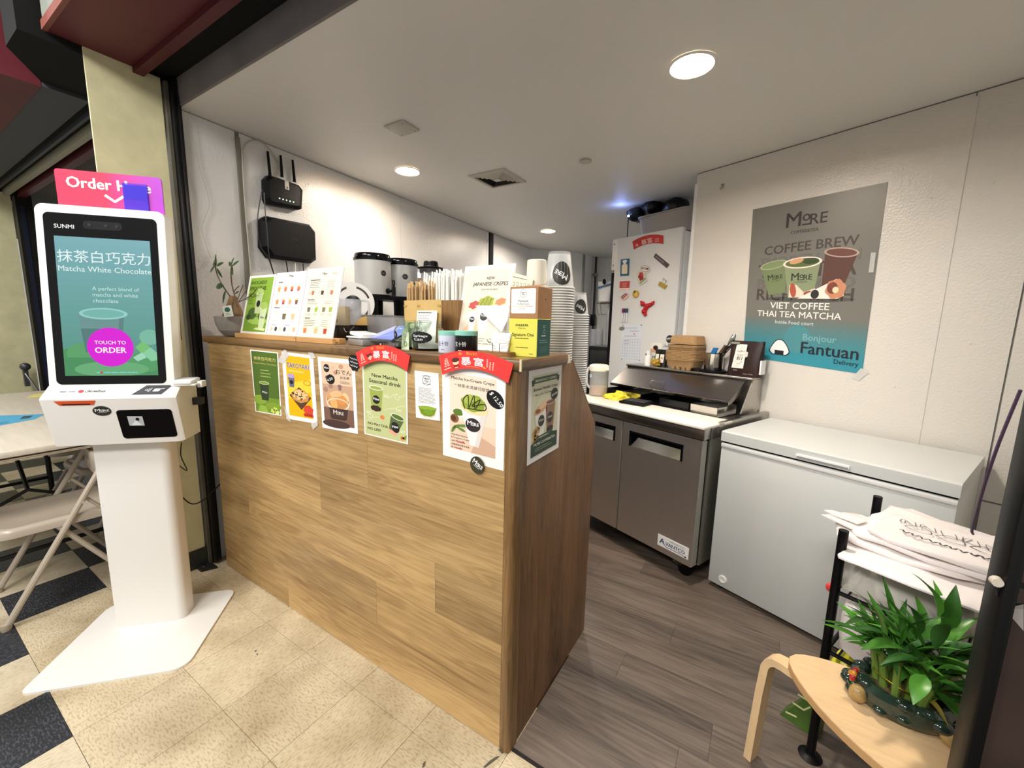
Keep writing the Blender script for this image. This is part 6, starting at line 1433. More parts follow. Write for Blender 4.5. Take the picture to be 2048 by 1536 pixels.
# cups
def pcup(cx, y, wt, wb, h, col, rot, rimc, top, L, label=True):
    c, s_ = math.cos(R(rot)), math.sin(R(rot)); T = lambda dx, dy: (cx + dx * c - dy * s_, y + dx * s_ + dy * c)
    A.poly([T(-wb / 2, 0), T(wb / 2, 0), T(wt / 2, h), T(-wt / 2, h)], col, L); p = T(0, h); A.ell(p[0], p[1], wt * .54, wt * .17, rimc, L + .6, rot=rot); A.ell(p[0], p[1], wt * .47, wt * .13, top, L + 1, rot=rot)
    if label: p = T(0, h * .5); logo_more(A, p[0], p[1], wt * .55, '#23301c', rot, L=L + 2)
A.ell(33, 36.2, 22, 1.6, '#55534d', 2.5)
pcup(44, 41, 14.5, 9.5, 19, '#5a352a', -8, '#b9a196', '#6b4034', 3.4, False)
pcup(17, 39, 14, 9, 17, '#76845c', 10, '#a3ad8a', '#7f8f62', 3.5)
pcup(29.5, 37, 18, 12.5, 19, '#8a9570', 2, '#efe3d6', '#5a6b34', 6); A.poly([(23.6, 37), (36, 37.4), (36.6, 42), (31, 40), (27, 44), (23.4, 44)], '#e6d7c4', 7); A.ell(25.5, 41, 1.6, 4, '#b2543c', 7.4, rot=10); A.ell(34, 39, 3, 1.6, '#9a4a34', 7.4); A.ell(26, 57, 3.6, 1.4, '#d9a07a', 8, rot=10); A.ell(33, 56.6, 4, 1.6, '#33451c', 8.2)
A.poly([(28, 36.4), (46, 46.6), (50, 44), (50, 38), (47, 36.4)], '#efe6dc', 9); A.ell(46, 41.4, 4.6, 5, '#c88a68', 9.6, wob=.08, lobes=6); A.ell(44.5, 42, 2.4, 3, '#7a3a2a', 10); A.ell(46, 41, 1.4, 1.6, '#f0dcb0', 10.4); A.ell(36.6, 38.8, 2, 2.4, '#2c2626', 10)
A.text('VIET COFFEE', 29, 30.6, w=30, col='#f1efe8', bold=.02); A.text('THAI TEA MATCHA', 28.5, 25.8, w=43, col='#f1efe8', bold=.02); A.text('Inside Food court', 27.5, 22, w=20, col='#e2e6e2')
A.ell(30, 14, 7, 8, '#4a8a92', 1.2)
A.text('Bonjour', 41, 13.8, w=16, col='#7fb0b6', bold=.02); A.text('Fantuan', 46, 6.6, w=27, col='#15222c', bold=.03); A.text('Delivery', 54.5, 3.2, w=11, col='#15222c', bold=.02)
# the mark: a rice-ball outline with its seaweed band
tri = [(v.x, v.y) for v in smooth_path([(17.2, 3.8, 0), (15.4, 5.8, 0), (16.6, 9, 0), (18.8, 12.2, 0), (21, 13, 0), (23.2, 12.2, 0), (25.6, 9, 0), (26.8, 5.8, 0), (25, 3.8, 0)], 4)]
A.poly(tri, '#14181c', 3); A.poly([((x - 21.1) * .9 + 21.1, (y - 8) * .9 + 8) for x, y in tri], '#e9edec', 4); A.rect(18.6, 3.9, 5, 2.6, '#14181c', 5)
A.lay(o, mp, eps=.00022, stuff=True)
tpm = mat('clear_tape_strip', '#e9e7e2', .2, alpha=.55)
for lab, pts in (('right edge of the wall banner', ((1742, 505), (1752, 505), (1747, 545), (1737, 545))), ('lower right corner of the wall banner', ((1704, 755), (1722, 736), (1738, 745), (1716, 762)))):
    P = [FP(x, y, PWY - .003) for x, y in pts]; q = [p - P[0] for p in P]
    o = MB().add(q + [v + FB * .0006 for v in q], [(0, 1, 2, 3), (7, 6, 5, 4), (0, 4, 5, 1), (1, 5, 6, 2), (2, 6, 7, 3), (3, 7, 4, 0)]).build('tape_strip', tpm, None, smooth=0, loc=P[0]); tag(o, 'strip of clear tape on the ' + lab, 'tape', 'tape on the wall banner')
c = FP(1445, 375, WD - .001)
t = thing('wall_hook', 'small clear adhesive hook high on the wall near its corner', 'hook', c, TH)
MB().rbox(-.011, .011, -.003, 0, -.012, .022, .001).build('plate', mat('hook_clear', '#c9c4b8', .2), t); MB().tube([(.002, -.004, .012), (.002, -.006, .0), (-.002, -.008, -.010), (-.008, -.009, -.010), (-.010, -.008, .0)], .0014, 6).build('wire', mat('hook_wire', '#7d776c', .3, 1), t)
MB().lathe([(.007, 0), (.0085, .0015), (.007, .003), (.0055, .0015)], n=16, close=True).xf(Matrix.Translation((.002, -.006, .014)) @ Matrix.Rotation(PI / 2, 4, 'X') @ Matrix.Scale(.6, 4, (0, 1, 0))).build('ring', mat('hook_wire', '#7d776c', .3, 1), t)
# small blue night light on the fridge top, left of the tub
c = FP(1257, 432, FD + .12); t = thing('blue_lamp', 'tiny blue-white lamp glowing beside the tub on the tall fridge', 'lamp', (c.x, c.y, fh + .0005), TH)
zc = c.z - fh
MB().cyl((0, 0, 0), (0, 0, .008), .022, n=14).build('base', M_BLKP, t); MB().cyl((0, 0, .008), (0, 0, zc - .008), .004, n=8).build('stem', M_BLKP, t); MB().ball((0, 0, zc), .009).build('bulb', mat('blue_bulb', '#a9c4ff', .3, emit=12), t)
d = bpy.data.lights.new('blue_bulb_light', 'POINT'); d.energy = .6; d.color = (.25, .38, 1.0); d.shadow_soft_size = .05
o = bpy.data.objects.new('blue_bulb_light', d); COL.objects.link(o); o.parent = t; o.location = (-.05, -.05, zc + .03)

# ================================================================== self-order kiosk
KX, KR = Vector((-1.628, -.406, 0)), R(46.2)
kk = thing('order_kiosk', 'white self-order kiosk with a lit touchscreen on a broad floor plate', 'kiosk', KX, KR)
KW = mat('kiosk_white', '#e9e6e0', .35)
MB().prism(rrect(-.250, .268, -.305, .185, (.03, .055, .04, .05), 6), 0, .008).build('floor_plate', KW, kk, smooth=40)
MB().prism(rrect(-.1285, .1295, 0.0, .105, (.006, .030, .03, .006), 6), .0085, .86).build('column', KW, kk, smooth=40)
def kq(x, z, off=0.0):
    """a point on the tilted screen plane: y from the height"""
    return Vector((x, -.05 + .05 * (z - 1.06) / (1.765 - 1.06) - off, z))
def slab(x0, x1, z0, z1, y_front, thick, r, seg=6):
    out = rrect(x0, x1, z0, z1, r, seg); n = len(out)
    f = [kq(x, z, y_front) for x, z in out]; bk = [p + Vector((0, thick, 0)) for p in f]
    return MB().add(f + bk, [list(range(n)), list(range(n, 2 * n))[::-1]] + [(i, (i + 1) % n, n + (i + 1) % n, n + i) for i in range(n)])
hd = slab(-.205, .203, 1.06, 1.765, 0, .055, (.004, .004, .026, .026)).build('head', KW, kk, smooth=40)
slab(-.202, .200, 1.07, 1.755, -.0555, .02, .02).build('rear_shell', mat('kiosk_shell', '#cfc4b6', .45), hd, smooth=40)
gl = slab(-.181, .176, 1.092, 1.735, .0012, .003, .018).build('glass', M_BLKG, hd, smooth=0)
q = [kq(-.152, 1.125, .0014), kq(.150, 1.125, .0014), kq(.150, 1.650, .0014), kq(-.152, 1.650, .0014)]
A = Art(60, 104, 0.72)
for k in range(20):
    t_ = k / 19; A.rect(0, 104 - (k + 1) * 5.2, 60, 5.25, mixc('#7db6bd', '#5a9a88', t_), .2)
A.ell(8, 12, 24, 9, '#4f9a62', 1); A.ell(12, 17, 10, 8, '#5fa86c', 1.2); A.rect(0, 0, 60, 14, '#4c9660', 1.4); A.ell(46, 10, 22, 8, '#58a46a', 1.6); A.ell(30, 5, 24, 6, '#6cb47c', 1.7)
A.poly([(14, 18), (34, 18), (37, 47), (11, 47)], '#6f9a98', 2); A.poly([(14, 18), (34, 18), (36, 36), (12, 36)], '#57807e', 2.2); A.ell(27, 47.5, 15.5, 4.4, '#9cd6d2', 3); A.ell(27, 47.5, 13.2, 3.2, '#79bdb2', 3.4)
A.poly([(16, 18), (37, 18), (40, 47), (14, 47)], '#5f8886', 1.95)
A.ell(30, 22, 15, 15, '#e60fe0', 5); A.text('TOUCH TO', 30, 24.2, w=20, col='#ffffff', bold=.03, L=8); A.text('ORDER', 30, 17.6, w=20, col='#ffffff', bold=.045, L=8)
A.poly([(46, 22), (51, 27), (60, 18), (60, 12), (56, 11)], '#8fd6a6', 3); A.poly([(46, 22), (51, 27), (56, 22), (50, 17)], '#7cc878', 3.4); A.poly([(44, 14), (50, 18), (53, 14), (47, 11)], '#a8e0c2', 3.6); A.ell(56, 30, 7, 6, '#7fc0a8', 1.9)
A.text('抹茶白巧克力', 30.3, 86, w=58.5, col='#f2ffff', L=6, bold=.006); A.text('Matcha White Chocolate', 30.5, 78.6, w=58.6, col='#e8fbf8', L=6, bold=.012)
A.text('A perfect blend of', 21, 65, w=30, align='l', col='#d6f4ec', L=6); A.text('matcha and white', 21, 60.4, w=29, align='l', col='#d6f4ec', L=6); A.text('chocolate', 21, 55.8, w=16, align='l', col='#d6f4ec', L=6)
A.bars(20, 2, 34, 1, 2, .9, '#7fd0d8', 6, 3); A.ell(23, 2.4, 1, .8, '#d8385a', 7)
A.lay(gl, quad_map(*q), eps=.00014, names=('screen', 'screen_text'))
A = Art(100, 20); A.text('SUNMI', 12, 8, w=20, col='#c9c9c9', bold=.03); A.lay(gl, quad_map(kq(-.155, 1.655, .0013), kq(.15, 1.655, .0013), kq(.15, 1.715, .0013), kq(-.155, 1.715, .0013)))
slab(-.060, .062, 1.682, 1.712, .0016, .0008, .012).build('camera_bar', mat('camera_glass', '#1c1d20', .2), gl, smooth=0)
for x in (-.04, .012, .046): c = kq(x, 1.697, .0018); MB().cyl(c, c + Vector((0, -.0012, 0)), .006, n=14).build('camera_lens', mat('lens_dark', '#33363c', .1), gl)
# lower console
cs = [(-.10, 1.042), (-.055, .850), (.088, .850), (.088, 1.075), (-.046, 1.088), (-.094, 1.050)]
bx = MB(); n = len(cs); NS = 7
# body as a profile swept across the width, ends rounded in
def ring_at(x, k): return [(x, a * k + .02 * (1 - k), .96 + (b2 - .96) * (1 - (1 - k) * .4)) for a, b2 in cs]
secs = [(-.212, .93), (-.208, .98), (-.20, 1.0), (.195, 1.0), (.212, .965), (.222, .90)]
vs = []
for x, k in secs: vs += ring_at(x, k)
fs = [list(range(n)), list(range((len(secs) - 1) * n, len(secs) * n))[::-1]]
for j in range(len(secs) - 1):
    for i in range(n): fs.append((j * n + i, j * n + (i + 1) % n, (j + 1) * n + (i + 1) % n, (j + 1) * n + i))
con = bx.add(vs, fs).build('console', KW, kk, smooth=30)
def cq(x, z, o=.001):   # on the console's slanting front
    return Vector((x, -.055 - .045 * (z - .85) / .192 - o, z))
pts = rrect(.018, .202, .872, .994, .012, 4); nn = len(pts)
fr_ = [cq(x - .012 + .02 * (z - .87) * -1 if False else x, z, .0012) for x, z in pts]
MB().add(fr_ + [p + Vector((0, .004, 0)) for p in fr_], [list(range(nn)), list(range(nn, 2 * nn))[::-1]] + [(i, (i + 1) % nn, nn + (i + 1) % nn, nn + i) for i in range(nn)]).build('scanner_window', M_BLKG, con, smooth=0)
sc_ = MB(); p = [cq(x, z, .0018) for x, z in ((.050, .928), (.100, .926), (.100, .966), (.050, .968))]
sc_.add(p, [(0, 1, 2, 3)]); sc_.build('scanner_module', mat('scanner_grey', '#b9bcc0', .4), con, smooth=0)
c = cq(.082, .955, .0022); MB().cyl(c, c + Vector((0, -.001, 0)), .006, n=14).build('scanner_lens', M_BLKG, con)
p = [cq(x, z, .0022) for x, z in ((.056, .929), (.092, .928), (.076, .950))]; MB().add(p, [(0, 1, 2)]).build('scanner_flap', mat('scanner_light', '#e3e5e8', .4), con, smooth=0)
p = [cq(x, z, .0012) for x, z in ((-.165, 1.036), (-.035, 1.036), (-.045, 1.018), (-.150, 1.018))]; MB().add(p, [(0, 1, 2, 3)]).build('receipt_slot', mat('slot_orange', '#d2542a', .4), con, smooth=0)
p = [cq(x, z, .0018) for x, z in ((-.142, 1.024), (-.055, 1.024), (-.055, 1.020), (-.142, 1.020))]; MB().add(p, [(0, 1, 2, 3)]).build('slot_mouth', M_SOOT, con, smooth=0)
A = Art(20, 20); A.ell(10, 10, 9.6, 9.6, '#2c2c28'); logo_more(A, 10, 8.6, 14, '#f0efea', L=3)
A.lay(con, quad_map(cq(-.056, .972), cq(.006, .972), cq(.006, 1.014), cq(-.056, 1.014)), names=('shop_sticker', 'lettering'))
def tq(x, u, o=.0012):   # on the sloping shelf between head and front: u=0 at the head
    return Vector((x, -.047 - .047 * u, 1.0878 - .0375 * u + o))
p = [tq(x, u) for x, u in ((.075, .92), (.175, .92), (.198, .1), (.110, .1))]; MB().add(p, [(0, 1, 2, 3)]).build('tap_pad', mat('tap_dark', '#33343a', .35), con, smooth=0)
A = Art(40, 20)
for k in range(4): A.line([(8 + k * 2.2 + 1.2 * math.cos(a_), 10 + (2 + k * 1.3) * math.sin(a_)) for a_ in [R(-50 + 10 * i) for i in range(11)]], .8, '#e8e8ea')
A.rr(20, 6, 9, 7, 1.5, '#d8d9dc'); A.poly([(24, 9), (34, 12), (33, 14), (24, 12)], '#b8babf', 2); A.lay(con, quad_map(tq(.085, .9, .0016), tq(.185, .9, .0016), tq(.198, .15, .0016), tq(.100, .15, .0016)))
A = Art(60, 10); A.text('chowbus', 42, 3, w=24, col='#3a3a42', bold=.02, shear=.15); A.ell(25, 5, 3, 2.6, '#d8283a'); A.bars(1, 4, 9, 1, 2, 1.4, '#55555c', 2, 3); A.bars(11, 4, 10, 1, 2, 1.4, '#8a8a90', 2, 4)
A.lay(con, quad_map(tq(-.16, .8, .0014), tq(.0, .8, .0014), tq(.0, .3, .0014), tq(-.16, .3, .0014)))
# red sign over the head, blue-purple light on its right put into its colour
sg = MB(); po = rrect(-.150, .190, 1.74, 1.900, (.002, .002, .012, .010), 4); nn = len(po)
gm = mat('sign_light_gradient', '#d8385e', .35)
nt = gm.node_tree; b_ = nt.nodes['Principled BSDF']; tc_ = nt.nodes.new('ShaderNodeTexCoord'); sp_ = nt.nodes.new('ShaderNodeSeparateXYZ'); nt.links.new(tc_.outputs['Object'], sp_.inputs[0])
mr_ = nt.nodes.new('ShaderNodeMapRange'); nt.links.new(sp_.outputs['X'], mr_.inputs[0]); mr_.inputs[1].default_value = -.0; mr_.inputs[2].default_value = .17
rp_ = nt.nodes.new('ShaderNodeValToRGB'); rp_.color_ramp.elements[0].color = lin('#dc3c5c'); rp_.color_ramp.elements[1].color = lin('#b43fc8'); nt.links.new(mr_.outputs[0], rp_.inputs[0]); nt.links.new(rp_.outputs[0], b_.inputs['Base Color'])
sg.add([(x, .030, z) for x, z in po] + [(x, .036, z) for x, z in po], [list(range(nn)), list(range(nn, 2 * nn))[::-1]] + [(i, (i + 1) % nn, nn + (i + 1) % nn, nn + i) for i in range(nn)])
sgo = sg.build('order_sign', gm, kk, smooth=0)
A = Art(340, 160); A.text('Order Here', 168, 98, w=268, col='#ffffff', bold=.05); A.line([(150, 78), (180, 56), (210, 78)], 10, '#ffffff')
A.lay(sgo, quad_map((-.150, .0298, 1.74), (.190, .0298, 1.74), (.190, .0298, 1.90), (-.150, .0298, 1.90)))
pk = MB(); pk.box(.062, .142, .024, .0245, 1.745, 1.868); pk.box(.062, .063, .0245, .0295, 1.745, 1.868); pk.box(.141, .142, .0245, .0295, 1.745, 1.868)
pk.build('card_pocket', mat('violet_acrylic', '#5a4ae8', .1, alpha=.5), sgo, smooth=0)
MB().box(.066, .138, .026, .0266, 1.812, 1.862).build('pocket_card', mat('pocket_blue', '#4038c8', .4), sgo, smooth=0)
# side-mounted card terminal
br = Vector((.204, .01, 1.085))
t = thing('card_terminal', 'white card terminal on a bracket at the kiosk side', 'card terminal', KX + Matrix.Rotation(KR, 3, 'Z') @ Vector((.232, -.012, 1.085)), KR)
MB().rbox(-.040, .048, -.045, .050, -.004, .004, .003).build('bracket', M_WHITE, t); MB().rbox(-.034, .036, -.050, .035, .0045, .022, .008).xf(Matrix.Rotation(R(4), 4, 'X')).build('terminal', mat('gloss_white', '#f2f2f0', .2), t); MB().rbox(.038, .056, -.01, .03, -.016, .010, .002).build('clip', M_WHITE, t)
t2_ = MB().box(.205, .256, .035, .065, .985, 1.015).build('side_latch', mat('latch_black', '#1d1a18', .4), kk, smooth=0)
cable = mat('black_cable', '#0d0d0e', .45)
KM = Matrix.Translation(KX) @ Matrix.Rotation(KR, 4, 'Z')
MB().tube([KM.inverted() @ XP(x, y, -1.66) for x, y in ((343, 455), (352, 560), (362, 680))], .003, 6).build('edge_cable', cable, kk)
cpts = [XP(x, y, X) for x, y, X in ((363, 885, -1.58), (362, 912, -1.6), (374, 941, -1.62), (352, 926, -1.60))]
o = MB().tube([p - cpts[0] for p in smooth_path(cpts, 6)], .0024, 6).build('short_cable', cable, None, loc=cpts[0]); tag(o, 'short black cable kinked below the kiosk console', 'cable', 'kiosk cables')
cpts = [XP(x, y, X) for x, y, X in ((345, 975, -1.66), (360, 990, -1.70), (385, 1008, -1.78), (412, 996, -1.84), (442, 966, -1.875))]
o = MB().tube([p - cpts[0] for p in smooth_path(cpts, 6)], .003, 6).build('power_cable', cable, None, loc=cpts[0]); tag(o, 'black power cable sagging from the kiosk column to the counter end', 'cable', 'kiosk cables')

# ================================================================== seating bay: folding table and chairs
t = thing('folding_table', 'long pale folding table left of the kiosk', 'table', (-3.3, -.55, 0))
OT2 = Vector((-3.3, -.55, 0)); tm_ = mat('pale_laminate', '#d5cbbb', .45, noise=(5, .06, (1, 8, 1)))
MB().rbox(-4.36, -2.275, -.98, -.16, .712, .742, .006).shift(OT2).build('table_top', tm_, t)
for k in range(2): MB().box(-4.355, -2.28, -.975, -.165, .700 - .006 * k, .704 - .006 * k).shift(OT2).build('top_ply', mat('edge_ply', '#b9ab96', .6), t, smooth=0)
lg = mat('black_tube', '#141414', .4)
for x in (-2.62, -4.0):
    for y in (-.86, -.28): MB().cyl((x, y, 0), (x, y, .69), .016, n=10).shift(OT2).build('leg', lg, t)
    MB().cyl((x, -.86, .12), (x, -.28, .12), .012, n=8).shift(OT2).build('cross_bar', lg, t); MB().cyl((x, -.86, .66), (x, -.28, .66), .012, n=8).shift(OT2).build('cross_bar', lg, t)
    s_ = 1 if x < -3 else -1
    MB().tube([(x, -.57, .45), (x + .30 * s_, -.57, .69)], .009, 6).shift(OT2).build('brace', lg, t)
    MB().tube([(x, -.86, .30), (x, -.57, .45), (x, -.28, .30)], .009, 6).shift(OT2).build('brace', lg, t)
q = [ZP(x, y, .743) for x, y in ((-60, 862), (70, 838), (90, 828), (-30, 832))]
o, mp = sheet('flyer', [q[0], q[1], q[2], q[3]], mat('cyan_paper', '#4aa8cf', .5), 'bright blue flyer lying on the pale folding table', 'flyer', th=.0006)
A = Art(60, 30); A.rect(40, 12, 10, 12, '#3a4a58', 1); A.bars(14, 8, 22, 2, 4, 1.4, '#2f6f90', 2, 3); A.lay(o, mp)
c = ZP(78, 793, .743); o = MB().add([(-.06, -.02, 0), (.02, -.06, 0), (.06, .03, 0), (-.02, .05, 0), (-.06, -.02, .012), (.02, -.06, .006), (.06, .03, .014), (-.02, .05, .02)], [(3, 2, 1, 0), (4, 5, 6, 7), (0, 1, 5, 4), (1, 2, 6, 5), (2, 3, 7, 6), (3, 0, 4, 7)]).build('yellow_wrapper', mat('pale_yellow', '#d9cf7a', .5), None, smooth=0, loc=(c.x, c.y, .743)); tag(o, 'crumpled pale yellow wrapper at the table edge beside the kiosk', 'wrapper')

CHM = mat('chair_beige', '#b4a797', .35, coat=.2)
def folding_chair(loc, rz, label):
    """faces local -y; front legs run up and back to carry the backrest"""
    t = thing('folding_chair', label, 'chair', loc, rz, 'beige folding chairs at the table')
    for s in (-1, 1):
        x = s * .205
        MB().tube([(x, -.215, .012), (x, .02, .43), (x * .98, .14, .645), (x * .9, .155, .675)], .0125, 10).build('front_leg', CHM, t)
        MB().lathe([(.016, 0), (.018, .012), (.015, .028), (0, .029)], (x, -.216, 0), n=12).build('leg_tip', mat('tip_beige', '#a99c86', .5), t)
        MB().tube([(x * .9, .215, .012), (x * .9, -.03, .405)], .0115, 10).build('rear_leg', CHM, t)
        MB().lathe([(.015, 0), (.017, .012), (.014, .026), (0, .027)], (x * .9, .216, 0), n=12).build('leg_tip', mat('tip_beige', '#a99c86', .5), t)
        MB().cyl((x * 1.06, .062, .49), (x * .96, .062, .49), .007, n=8).build('pivot', M_CHROME, t)
        MB().tube([(x * .93, .075, .50), (x * .93, .13, .425)], .008, 7).build('seat_link', CHM, t)
    out = rrect(-.198, .198, -.225, .19, (.075, .075, .035, .035), 6); n = len(out)
    def ins(k, z): return [(x * k, (y + .02) * k - .02, z) for x, y in out]
    vs = ins(1, .395) + ins(1.0, .420) + ins(.97, .433) + ins(.88, .436) + ins(.78, .428) + ins(.4, .420)
    fs = [list(range(n))[::-1], list(range(5 * n, 6 * n))]
    for L in range(5):
        for i in range(n): fs.append((L * n + i, L * n + (i + 1) % n, (L + 1) * n + (i + 1) % n, (L + 1) * n + i))
    MB().add(vs, fs).build('seat', CHM, t, smooth=60)
    MB().rbox(-.18, .18, .130, .150, .56, .672, .008).build('backrest', CHM, t)
    MB().cyl((-.185, .165, .10), (.185, .165, .10), .009, n=8).build('rear_stretcher', CHM, t)
    return t
ch = folding_chair((-2.288, -.525, 0), R(-4), 'beige metal folding chair between the kiosk and the table')
copy_thing(ch, (-3.02, -.115, 0), R(3), 'beige folding chair pushed under the near end of the table')
copy_thing(ch, (-3.62, -.115, 0), R(-3), 'beige folding chair farther back under the table')

# ================================================================== left wall: router, modem, cables
def lw_thing(name, label, cat, px, py, off=.0):
    p = LP(px, py, off); return thing(name, label, cat, p, math.atan2(LWD.y, LWD.x)), p     # local x runs along the wall away from the gate, local -y into the stall
def lwl(px, py, p, off=0.0):
    """local (x, z) of a pixel on the wall plane, relative to p"""
    q = LP(px, py, off) - p; return q.dot(LWD), q.z
t, p = lw_thing('wifi_router', 'black router with antennas high on the left wall', 'router', 558, 388)
pts = [lwl(x, y, p) for x, y in ((523, 400), (528, 410), (590, 421), (595, 419), (597, 382), (589, 372), (530, 352), (522, 360))]
MB().prism(pts, -.040, -.002, 'xz').build('case', M_BLKP, t, smooth=0)
ins = [(a * .82, b2 * .82 + .004) for a, b2 in pts]; nn = len(pts)
MB().add([(a, -.040, b2) for a, b2 in pts] + [(a, -.052, b2) for a, b2 in ins], [(i, (i + 1) % nn, nn + (i + 1) % nn, nn + i) for i in range(nn)] + [list(range(nn, 2 * nn))]).build('cover', mat('router_black', '#070708', .35, spec=.25), t, smooth=0)
for (x0, y0), (x1, y1) in (((536, 352), (531, 304)), ((560, 355), (557, 312)), ((585, 365), (581, 321))):
    a = lwl(x0, y0, p); b2 = lwl(x1, y1, p); MB().tube([(a[0], -.018, a[1]), (a[0] * .9 + b2[0] * .1, -.02, a[1] * .9 + b2[1] * .1), (b2[0], -.02, b2[1])], [.010, .0085, .0065], 8).build('antenna', M_BLKP, t)
for k in range(5):
    a = lwl(548 + 7 * k, 399 + 1.8 * k, p); MB().cyl((a[0], -.0525, a[1]), (a[0], -.0535, a[1]), .0032, n=8).build('status_light', mat('led_green', '#d8ffd0', .3, emit=4), t)
a = lwl(563, 373, p); A = Art(10, 18); A.rr(0, 0, 10, 18, 1, '#c9c9c4'); A.rect(3, 2, 4, 4, '#4a4a48', 2); A.lay(t, quad_map((a[0] - .013, -.0525, a[1] - .024), (a[0] + .013, -.0525, a[1] - .024), (a[0] + .013, -.0525, a[1] + .024), (a[0] - .013, -.0525, a[1] + .024)), names=('info_label', 'lettering'))
t, p = lw_thing('modem_box', 'wide black network box below the router', 'network box', 570, 480)
pts = [lwl(x, y, p) for x, y in ((514, 440), (515, 495), (530, 516), (616, 527), (626, 520), (624, 465), (612, 450), (526, 433))]
ins = [(a * .86, b2 * .86) for a, b2 in pts]; nn = len(pts)
MB().prism(pts, -.030, -.002, 'xz').build('case', mat('charcoal_plastic', '#0a0a0b', .55, spec=.2), t, smooth=0)
MB().add([(a, -.030, b2) for a, b2 in pts] + [(a, -.062, b2) for a, b2 in ins], [(i, (i + 1) % nn, nn + (i + 1) % nn, nn + i) for i in range(nn)] + [list(range(nn, 2 * nn))]).build('cover', mat('charcoal_plastic', '#0a0a0b', .55, spec=.2), t, smooth=0)
A = Art(30, 10); A.bars(3, 6, 24, 2, 4, 1.6, '#0a0a0a', 2, 3); a = lwl(578, 480, p); A.lay(t, quad_map((a[0] - .03, -.0622, a[1] - .012), (a[0] + .03, -.0622, a[1] - .012), (a[0] + .03, -.0622, a[1] + .012), (a[0] - .03, -.0622, a[1] + .012)))
def wall_cable(name, label, pix, r, m, off=.012):
    P = [LP(x, y, off) for x, y in pix]; o = MB().tube([q - P[0] for q in smooth_path(P, 5)], r, 6).build(name, m, None, loc=P[0]); tag(o, label, 'cable', 'cables on the left wall'); return o
wall_cable('router_cable', 'black cable looping from the router past the network box', ((524, 380), (517, 420), (515, 450), (520, 490), (536, 515), (545, 540), (552, 562)), .0032, cable, .05)
wall_cable('router_cable', 'black cable down the middle of the network box face', ((528, 385), (531, 430), (535, 470), (538, 510), (548, 548)), .0028, cable, .075)
wall_cable('modem_cable', 'black cable hanging from the middle of the network box', ((572, 522), (576, 545), (578, 560)), .0035, cable, .03)
wall_cable('modem_cable', 'white cable hanging from the network box', ((591, 526), (591, 555)), .0028, M_WHITE, .03)
wall_cable('modem_cable', 'black cable hanging from the right of the network box', ((606, 527), (608, 556)), .0035, cable, .03)
wall_cable('data_cable', 'white cable arching from the raceway top to the router', ((484, 315), (490, 290), (508, 280), (532, 290), (556, 325), (556, 350)), .0035, mat('cable_ivory', '#b9b3a6', .5), .012)
wall_cable('data_cable', 'ivory cable running down beside the raceway', ((484, 300), (488, 380), (495, 470), (503, 560), (505, 600)), .0035, mat('cable_ivory', '#b9b3a6', .5), .018)
wall_cable('hanging_string', 'thin white string wandering down the bare wall left of the raceway', ((359, 150), (366, 185), (385, 240), (398, 330), (418, 400), (412, 430), (404, 455), (412, 490), (421, 515)), .0016, mat('cable_ivory', '#b9b3a6', .5), .02)
for k, (x, y) in enumerate(((519, 540), (617, 368))):
    P = LP(x, y, 0); MB().cyl(P, P + LWN * .006, .004, n=8).build('wall_anchor', M_WSAT, wl)

# ================================================================== back counter with urns and machines
bc_c = LWP + LWD * .75 + LWN * .33
t = thing('back_counter', 'low dark worktop along the left wall behind the menus', 'worktop', (bc_c.x, bc_c.y, 0), math.atan2(LWD.y, LWD.x))
MB().box(-.02, 1.9, -.30, .29, .92, .955).build('slab', mat('grey_laminate', '#7d7a76', .5), t, smooth=0); MB().box(.0, 1.88, -.27, .28, 0, .919).build('carcass', mat('carcass_grey', '#55524e', .6), t, smooth=0)
BCZ = .956
SX_ = -1.75
UST = mat('urn_steel', '#d6d6d4', .36, .2)
u1, u2 = XP(747, 592, SX_), XP(803, 592, SX_)
ur = .118
t = thing('urn_stand', 'black metal stand under the drink urns', 'stand', ((u1.x + u2.x) / 2, (u1.y + u2.y) / 2, BCZ), math.atan2((u2 - u1).y, (u2 - u1).x))
zs = u1.z - BCZ - .026
hw_ = (u2 - u1).length / 2 + .11
MB().box(-hw_, hw_, -.12, .12, zs, zs + .022).build('shelf', M_BLKP, t, smooth=0)
for sx in (-1, 0, 1):
    for sy in (-1, 1): MB().prism([(sx * (hw_ - .03) - .022, zs), (sx * (hw_ - .03) + .022, zs), (sx * (hw_ - .03) + .012, 0), (sx * (hw_ - .03) - .012, 0)], sy * .09 - .01, sy * .09 + .01, 'xz').build('leg', M_BLKP, t, smooth=0)
